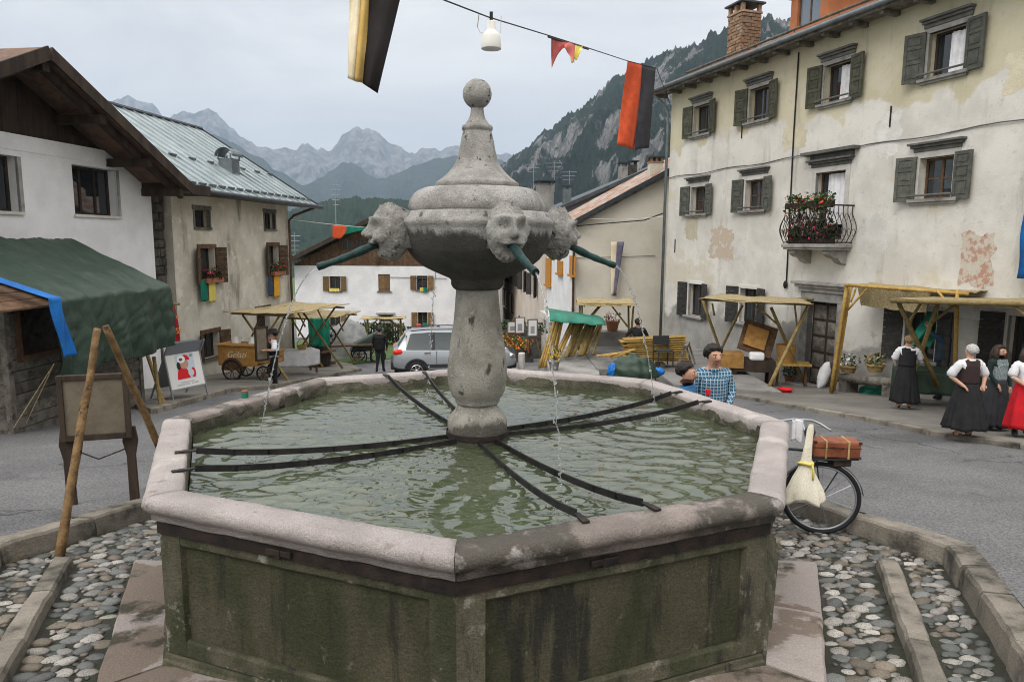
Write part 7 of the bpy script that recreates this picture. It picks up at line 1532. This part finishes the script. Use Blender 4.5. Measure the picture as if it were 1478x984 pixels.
for a in ((475, 490, 416, 421, 'cloth_lemon', 'yellow cloth on the upper left window sill of the far house'), (606, 611, 415, 421, 'cloth_lemon', 'small yellow cloth on the upper right sill of the far house'), (611, 617, 415, 422, 'cloth_teal', 'small green cloth on the upper right sill of the far house'), (601, 608, 467, 477, 'cloth_pink', 'pink cloth on the lower right sill of the far house'), (610, 617, 466, 477, 'cloth_teal', 'green cloth on the lower right sill of the far house')): scarf(a[5], BF, a[0], a[1], a[2], a[3], a[4])
# jar on the rim
q = atZ(352, 573, 1.103); mb = MB(); o = thing('jar', 'small green jar with a brown lid on the far left rim', 'jar', (q.x+.02, q.y-.03, 1.104)); MB().lathe([(.03, 0), (.032, .01), (.032, .045), (.03, .05)], 14).build('glass', 'tarpteal', o); MB().lathe([(.031, .05), (.031, .066), (.0, .067)], 14).build('lid', 'leather', o)
# ------------------------------------------------------------------ people
def person(label, loc, rz, h, arms, mats, legs=None, head=(0, 0), lean=(0, 0), skirt=None, vest=None, apron=None, hair=None, hat=None, face=False, scarf_=None, collar=None, puff=None, nm='person', skin='skin', plaid=False, wide=1.0):
    """local front is -y; all lengths are fractions of the height"""
    t = thing(nm, label, 'person', loc, rz); V = []; E_ = []; Rr = []; G = []
    def v(p, r_, tag_, par=None):
        V.append(Vector(p)); Rr.append(r_); 
        if par is not None: E_.append((par, len(V)-1)); G.append(tag_)
        return len(V)-1
    lx, ly = lean
    pel = v((0, 0, .53), .088*wide, 'leg'); wa = v((lx*.3, ly*.3, .61), .078*wide, 'top', pel); ch_ = v((lx*.7, ly*.7, .71), .088*wide, 'top', wa); uc = v((lx, ly, .785), .072*wide, 'top', ch_); nk = v((lx*1.1, ly*1.1-.002, .84), .036, 'skin', uc)
    hx_, hy_ = lx*1.15+head[0], ly*1.15+head[1]
    h1 = v((hx_, hy_-.016, .884), .037, 'skin', nk); h2 = v((hx_, hy_-.008, .920), .056, 'skin', h1); h3 = v((hx_, hy_+.004, .957), .050, 'skin', h2)
    ns = v((hx_, hy_-.080, .910), .0095, 'skin', h2)
    for s_, (el, wr) in zip((-1, 1), arms):
        sh = v((lx+s_*.105*wide, ly, .80), .042*wide, 'sleeve', uc); e = v(el, .028, 'sleeve', sh); w_ = v(wr, .0185, 'fore', e)
        d = (Vector(wr)-Vector(el)).normalized(); n_ = Vector((0, 0, 1)) if abs(d.z) < .8 else Vector((0, -1, 0)); sd_ = d.cross(n_).normalized(); up_ = sd_.cross(d)
        pm_ = v(Vector(wr)+d*.035, .019, 'skin', w_)
        for k in range(4):
            b0 = Vector(wr)+d*.055+sd_*(k-1.5)*.0125; ln = (.035, .04, .037, .028)[k]
            f1 = v(b0, .0062, 'skin', pm_); f2 = v(b0+d*ln*.6-up_*.006, .0055, 'skin', f1); v(b0+d*ln-up_*.018, .0045, 'skin', f2)
        th = v(Vector(wr)+d*.025+sd_*-.024-up_*.006, .0075, 'skin', pm_); v(Vector(wr)+d*.052+sd_*-.034-up_*.012, .006, 'skin', th)
    for s_, L_ in zip((-1, 1), legs or (((-.055, 0, .28), (-.06, .01, .045)), ((.055, 0, .28), (.06, .01, .045)))):
        hp = v((s_*.05, 0, .49), .065*wide, 'leg', pel); kn = v(L_[0], .042, 'leg', hp); an = v(L_[1], .026, 'shin', kn)
        toe = v(Vector(L_[1])+Vector((s_*.012, -.075, -.022)), .02, 'shoe', an); v(Vector(L_[1])+Vector((0, .02, -.018)), .021, 'shoe', an)
    me = bpy.data.meshes.new('body'); me.from_pydata([p*h for p in V], E_, []); o = bpy.data.objects.new('tmpbody', me); COL.objects.link(o)
    sm = o.modifiers.new('s', 'SKIN'); sm.use_smooth_shade = True; sb = o.modifiers.new('u', 'SUBSURF'); sb.levels = 1
    for i, dta in enumerate(me.skin_vertices[0].data): dta.radius = (Rr[i]*h, Rr[i]*h); dta.use_root = (i == 0)
    ev = bpy.data.meshes.new_from_object(o.evaluated_get(bpy.context.evaluated_depsgraph_get())); bpy.data.objects.remove(o)
    q_ = bmesh.new(); q_.from_mesh(ev); bmesh.ops.recalc_face_normals(q_, faces=q_.faces); q_.to_mesh(ev); q_.free()
    names = []; ev.materials.clear()
    for k in ('skin', 'top', 'sleeve', 'fore', 'leg', 'shin', 'shoe'): names.append(k); ev.materials.append(M[mats.get(k, {'skin': skin, 'sleeve': mats['top'], 'fore': skin, 'shin': mats['leg'], 'shoe': 'black'}.get(k, skin))])
    segs = [(V[a]*h, V[b_]*h, names.index(g)) for (a, b_), g in zip(E_, G)]
    rs = [(Rr[a]+Rr[b_])*h/2 for a, b_ in E_]
    for poly in ev.polygons:
        c_ = poly.center; best = None
        for (a, b_, gi), r_ in zip(segs, rs):
            ab = b_-a; tt = max(0, min(1, (c_-a).dot(ab)/max(1e-9, ab.length_squared))); dd = (c_-a-ab*tt).length-r_
            if best is None or dd < best[0]: best = (dd, gi)
        poly.material_index = best[1]; poly.use_smooth = True
    bo = bpy.data.objects.new('body', ev); COL.objects.link(bo); bo.parent = t
    H = lambda *p: Vector(p)*h
    if skirt:
        mt, zt_, zb__, rt, rb_, pl = skirt; mb = MB(); n = 72; rows = 14
        for j in range(rows+1):
            w_ = j/rows; r_ = rt+(rb_-rt)*(w_**.75); z = zt_+(zb__-zt_)*w_
            for k in range(n): a = 2*PI*k/n; q = r_*(1+pl*w_*math.sin(a*13+1.8*math.sin(a*3)+.8*noise.noise(Vector((math.cos(a)*3, math.sin(a)*3, h*5))))+.06*w_*noise.noise(Vector((math.cos(a)*2, math.sin(a)*2, h)))); mb.v.append((q*math.cos(a)*h*1.05, q*math.sin(a)*h*.9, (z+.006*math.sin(a*5)*w_)*h))
        mb.f = [(j*n+k, j*n+(k+1) % n, (j+1)*n+(k+1) % n, (j+1)*n+k) for j in range(rows) for k in range(n)]; mb.m = [0]*len(mb.f); mb.build('skirt', mt, t, smooth=True, solid=.008)
    if apron:
        mt, zt_, zb__, r0_, r1_ = apron; MB().grid(16, 12, lambda u, v_: H(*(lambda a, r_: (r_*1.05*math.sin(a), -r_*.92*math.cos(a), zt_+(zb__-zt_)*v_))((u-.5)*2.1, (r0_+(r1_-r0_)*v_**.75)*(1.05+.03*math.sin(u*22))))).build('apron', mt, t, solid=.008, smooth=True)
        MB().ell(H(.03, -r0_*1.1, zt_-.01), (.03*h, .02*h, .03*h), 10, 8).build('apron_knot', mt, t)
    if vest:
        mt, z0_, z1_, rr0, rr1 = vest; n = 28; mb = MB(); rows = 8
        for j in range(rows+1):
            w_ = j/rows; z = z0_+(z1_-z0_)*w_; r_ = rr0+(rr1-rr0)*w_; cx_ = lx*(z-.53)/.26; cy_ = ly*(z-.53)/.26
            for k in range(n): a = 2*PI*k/n; mb.v.append(((cx_+r_*1.12*math.cos(a))*h, (cy_+r_*.95*math.sin(a))*h, z*h))
        mb.f = [(j*n+k, j*n+(k+1) % n, (j+1)*n+(k+1) % n, (j+1)*n+k) for j in range(rows) for k in range(n)]; mb.m = [0]*len(mb.f); mb.build('vest', mt, t, smooth=True, solid=.006)
    if puff:
        for s_, (el, wr) in zip((-1, 1), arms):
            a = Vector((lx+s_*.105, ly, .80)); b_ = Vector(el); MB().tube([(a.lerp(b_, w_))*h for w_ in (.06, .2, .35, .5, .65, .8, .93, 1.04)], [q*h for q in (.036, .042, .041, .046, .044, .048, .042, .028)], 16, jit=.07).build('sleeve', puff, t, smooth=True)
    hc = H(hx_, hy_, .93)
    if hair:
        mt, kind = hair; mb = MB()
        def hf(u):
            k = 1+.10*noise.noise(u*6)+.06*noise.noise(u*14)
            fr_ = -u.y
            if fr_ > .35 and u.z < .55: k *= max(.55, 1-.9*(fr_-.35)-.35*max(0, .3-u.z))
            if kind == 'short' and u.z < .05 and u.y < .25: k *= max(.7, .97+.5*u.z-.1*abs(u.x))
            if kind == 'short' and u.z < -.5: k *= .8
            k += .05*noise.noise(u*22)+.05*noise.noise(Vector((u.x*16, u.y*16, u.z*4)))
            return k
        mb.ell(hc+H(0, .010, .008), (.061*h, .067*h, .062*h), 44, 32, fn=hf)
        if kind == 'long':
            i0 = len(mb.v); mb.tube([hc+H(0, .03, .02), hc+H(0, .05, -.05), hc+H(0, .055, -.11), hc+H(0, .05, -.15)], [.05*h, .062*h, .06*h, .035*h], 14, jit=.06)
            for s_ in (-1, 1): mb.tube([hc+H(s_*.045, 0, .03), hc+H(s_*.062, -.01, -.03), hc+H(s_*.06, -.015, -.09), hc+H(s_*.055, -.01, -.13)], [.025*h, .03*h, .028*h, .012*h], 10, jit=.06)
        mb.build('hair', mt, t, smooth=True)
    if hat:
        MB().lathe([(.115*h, 0), (.118*h, .004*h), (.075*h, .012*h), (.068*h, .05*h), (.06*h, .065*h), (.03*h, .072*h), (0, .07*h)], 24, hc+H(0, 0, .03), caps=False).build('hat', hat, t, smooth=True, solid=.004)
    if face:
        for s_ in (-1, 1):
            MB().ell(hc+H(s_*.022, -.060, -.006), (.0085*h, .005*h, .0036*h), 10, 8).build('eye', 'trimpale', t, smooth=True); MB().ell(hc+H(s_*.022, -.0655, -.006), (.0050*h, .003*h, .0038*h), 8, 6).build('iris', 'black', t, smooth=True)
            MB().box(hc+H(s_*.023, -.064, .008), (.024*h, .004*h, .004*h)).build('eyebrow', 'hair_brown', t)
        MB().ell(hc+H(0, -.060, -.044), (.018*h, .006*h, .0055*h), 10, 8).build('mouth', 'lip', t, smooth=True)
    if scarf_: MB().tube([H(lx+.045*math.cos(a), ly-.006+.045*math.sin(a), .835) for a in [2*PI*i/16 for i in range(17)]], .016*h, 8, jit=.1).build('neckerchief', scarf_, t, smooth=True)
    if collar: MB().tube([H(lx+.04*math.cos(a), ly+.04*math.sin(a), .832) for a in [2*PI*i/16 for i in range(17)]], .012*h, 8).build('collar', collar, t, smooth=True)
    return t
def feet(px, py, dz=.0): p = onroad(px, py); p.z += dz; return p
def pav(px, py): return onplane(px, py, RZ0+.07, RS)
HIPS = (((-.20, .03, .66), (-.115, -.03, .575)), ((.20, .03, .66), (.115, -.03, .575)))
DOWN = (((-.15, .01, .66), (-.15, -.02, .52)), ((.15, .01, .66), (.15, -.02, .52)))
W2 = pav(1390, 630); hW = (634-494)/1019*(W2.y+5.556)*1.01
person('white-haired woman in black skirt with hands on hips, back turned', W2, R(183), hW, (((-.20, -.02, .66), (-.125, .06, .585)), ((.20, -.02, .66), (.125, .06, .585))), dict(top='cloth_brown', sleeve='cloth_white', leg='skin', shoe='leather'), skirt=('cloth_black', .60, .10, .085, .20, .10), vest=('cloth_brown', .585, .79, .090, .088), puff='cloth_white', hair=('hair_white', 'short'), collar='cloth_white')
W1 = pav(1304, 590); hW = (592-480)/1019*(W1.y+5.556)*1.0
person('woman with short sandy hair, white sleeves and black dress, back turned', W1, R(160), hW, (((-.16, -.05, .67), (-.13, -.15, .60)), ((.15, -.04, .66), (.10, -.14, .58))), dict(top='cloth_black', sleeve='cloth_white', fore='cloth_white', leg='skin', shoe='black'), skirt=('cloth_black', .61, .10, .082, .165, .09), vest=('cloth_black', .585, .80, .092, .09), puff='cloth_white', hair=('hair_sand', 'short'), collar='cloth_white')
P3 = pav(1432, 620); hW = (622-492)/1019*(P3.y+5.556)
person('long-haired woman in patterned bodice and dark apron facing the fountain', P3, R(12), hW, (((-.145, -.02, .67), (-.10, -.09, .56)), ((.15, .0, .66), (.12, -.06, .53))), dict(top='cloth_pat', sleeve='cloth_green', fore='cloth_green', leg='cloth_black', shoe='cardark'), skirt=('cloth_dark', .60, .06, .085, .17, .09), vest=('cloth_pat', .59, .79, .088, .09), hair=('hair_brown', 'long'), face=True)
P4 = pav(1472, 630); hW = (634-496)/1019*(P4.y+5.556)
person('woman in white blouse and long red apron at the right edge', P4, R(-10), hW, (((-.155, -.02, .67), (-.07, -.11, .60)), ((.15, -.02, .67), (.06, -.12, .61))), dict(top='cloth_white', sleeve='cloth_white', leg='cloth_black', shoe='cardark'), skirt=('skirt_red', .61, .10, .082, .155, .10), apron=('skirt_red', .60, .12, .086, .165), puff='cloth_white', hair=('hair_brown', 'long'), face=True)
P5 = Vector((atY(1361, 560, 10.2).x, 10.2, rz_(10.2)+.07)); hW = 1.80
person('man in dark blue jacket reaching up to the stall, back turned', P5, R(185), (atY(1361, 463, 10.2).z-P5.z), (((-.17, -.05, .80), (-.16, -.10, .93)), ((.17, -.04, .82), (.20, -.08, .90))), dict(top='cloth_navy', sleeve='cloth_navy', fore='cloth_navy', leg='cloth_dark', shoe='black'), vest=('cloth_navy', .50, .80, .10, .095), hair=('hair_black', 'short'), wide=1.12)
# boys behind the rim
m = pm('plaid', (.10, .28, .40), (.10, .28, .40), 4, .85, .1, 40, rnd=0); t = m.node_tree; pr_ = t.nodes['Principled BSDF']; tcn = t.nodes.new('ShaderNodeTexCoord')
def chk(ax, sc, th):
    s = t.nodes.new('ShaderNodeSeparateXYZ'); t.links.new(tcn.outputs['Object'], s.inputs[0]); a = t.nodes.new('ShaderNodeMath'); a.operation = 'MULTIPLY'; a.inputs[1].default_value = sc; t.links.new(s.outputs[ax], a.inputs[0]); f = t.nodes.new('ShaderNodeMath'); f.operation = 'FRACT'; t.links.new(a.outputs[0], f.inputs[0]); g = t.nodes.new('ShaderNodeMath'); g.operation = 'GREATER_THAN'; g.inputs[1].default_value = th; t.links.new(f.outputs[0], g.inputs[0]); return g.outputs[0]
def mxp(f, a, b_):
    q = t.nodes.new('ShaderNodeMix'); q.data_type = 'RGBA'; t.links.new(f, q.inputs[0])
    for i, x in ((6, a), (7, b_)):
        if isinstance(x, tuple): q.inputs[i].default_value = (*x, 1)
        else: t.links.new(x, q.inputs[i])
    return q.outputs[2]
c1 = mxp(chk(0, 26, .5), (.03, .13, .21), (.012, .04, .08)); c2_ = mxp(chk(2, 26, .5), c1, (.03, .12, .2)); c3 = mxp(chk(0, 26, .82), c2_, (.36, .43, .48)); c4 = mxp(chk(2, 26, .82), c3, (.36, .43, .48)); t.links.new(c4, pr_.inputs['Base Color'])
B1 = atY(1026, 560, 2.25); gz1 = CZ0+CS*2.25; hb1 = atY(1029, 495, 2.25).z-gz1
person('taller boy in blue checked shirt looking down behind the rim', (B1.x, 2.25, gz1), R(8), hb1, (((-.135, -.03, .68), (-.06, -.14, .60)), ((.135, -.03, .68), (.05, -.14, .61))), dict(top='plaid', sleeve='plaid', fore='plaid', leg='cloth_dark', shoe='black'), head=(0, -.012), lean=(0, -.008), vest=('plaid', .50, .79, .095, .09), hair=('hair_black', 'short'), face=True, skin='skin_tan', collar='plaid')
B2 = atY(986, 560, 1.95); gz2 = CZ0+CS*1.95; hb2 = atY(991, 521, 1.95).z-gz2
person('smaller dark-haired boy in blue shirt in profile behind the rim', (B2.x, 1.95, gz2), R(52), hb2, (((-.13, -.05, .68), (-.05, -.15, .63)), ((.13, -.04, .68), (.06, -.15, .63))), dict(top='cloth_tblue', sleeve='cloth_tblue', leg='cloth_dark', shoe='black'), head=(0, -.012), lean=(0, -.008), hair=('hair_black', 'short'), face=True, skin='skin_tan')
q = atY(1022, 566, 2.0); o = MB().box((0, 0, 0), (.05, .03, .07)).build('red_toy', 'red_plastic', bev=.008); o.location = q; tag(o, 'small red toy held between the two boys', 'toy')
# man with hat
P8 = feet(397, 559); P8.z += .0; hW = (557-473)/1019*(P8.y+5.556)
person('man in black hat, white shirt and black waistcoat by the ice cream cart', P8, R(-62), hW*1.0, (((-.16, -.04, .68), (-.06, -.14, .64)), ((.15, -.02, .67), (.12, -.15, .68))), dict(top='cloth_white', sleeve='cloth_white', fore='skin', leg='cloth_black', shoe='black'), vest=('cloth_black', .57, .79, .094, .09), puff='cloth_white', hair=('hair_black', 'short'), hat='cloth_black', scarf_='skirt_red', face=True)
q = atY(377, 503, P8.y-.3); t = thing('standing_frame', 'tall dark frame held up by the man in the black hat', 'frame', (q.x, P8.y-.25, q.z-.35), R(48)); fr = MB(); [fr.bb(*x) for x in ((-.2, -.15, -.02, .02, 0, .95), (.15, .2, -.02, .02, 0, .95), (-.15, .15, -.02, .02, 0, .05), (-.15, .15, -.02, .02, .9, .95))]; fr.build('frame', 'wooddark', t); MB().bb(-.15, .15, -.005, .005, .05, .9).build('canvas', 'canvasboard', t)
P9 = feet(549, 538); hW = (538-470)/1019*(P9.y+5.556)
person('man in dark jacket and jeans walking away beside the silver car', P9, R(172), hW, (((-.15, .0, .67), (-.14, -.05, .54)), ((.15, .0, .67), (.14, -.05, .54))), dict(top='cloth_black', sleeve='cloth_black', fore='cloth_black', leg='cloth_dark', shoe='black'), legs=(((-.05, -.03, .28), (-.05, -.08, .045)), ((.05, .0, .28), (.06, .07, .06))), vest=('cloth_black', .50, .79, .10, .095), hair=('hair_black', 'short'), wide=1.1)
zg = rz_(16.8)+.1; hW = atY(921, 444, 16.8).z-zg
person('woman in black top and bright blue apron behind the board stack', (atY(921, 470, 16.8).x, 16.8, zg), R(170), min(hW, 1.9), (((-.17, -.05, .68), (-.17, -.15, .60)), ((.19, .0, .70), (.12, -.02, .60))), dict(top='cloth_black', sleeve='cloth_black', fore='skin', leg='cloth_black', shoe='black'), lean=(0, -.03), skirt=('cloth_blue', .60, .25, .085, .13, .04), hair=('hair_brown', 'short'))
zg = rz_(24); person('person in yellow half hidden behind the silver car', (atY(633, 480, 24).x, 24, zg), R(30), atY(633, 470, 24).z-zg, DOWN, dict(top='cloth_lemon', leg='cloth_dark'), hair=('hair_black', 'short'))
# ------------------------------------------------------------------ haze
hz = MB().bb(-9500, 9500, -70, 12500, -700, 1900).build('haze', 'black'); hz.data.materials.clear()
m = bpy.data.materials.new('hazevol'); m.use_nodes = True; t = m.node_tree; t.nodes.clear(); o_ = t.nodes.new('ShaderNodeOutputMaterial'); pv = t.nodes.new('ShaderNodeVolumePrincipled')
pv.inputs['Color'].default_value = (.60, .78, 1.0, 1); pv.inputs['Density'].default_value = .0001; pv.inputs['Anisotropy'].default_value = .2; t.links.new(pv.outputs[0], o_.inputs['Volume'])
hz.data.materials.append(m); struct(hz, 'stuff', 'bluish mountain haze in the air')
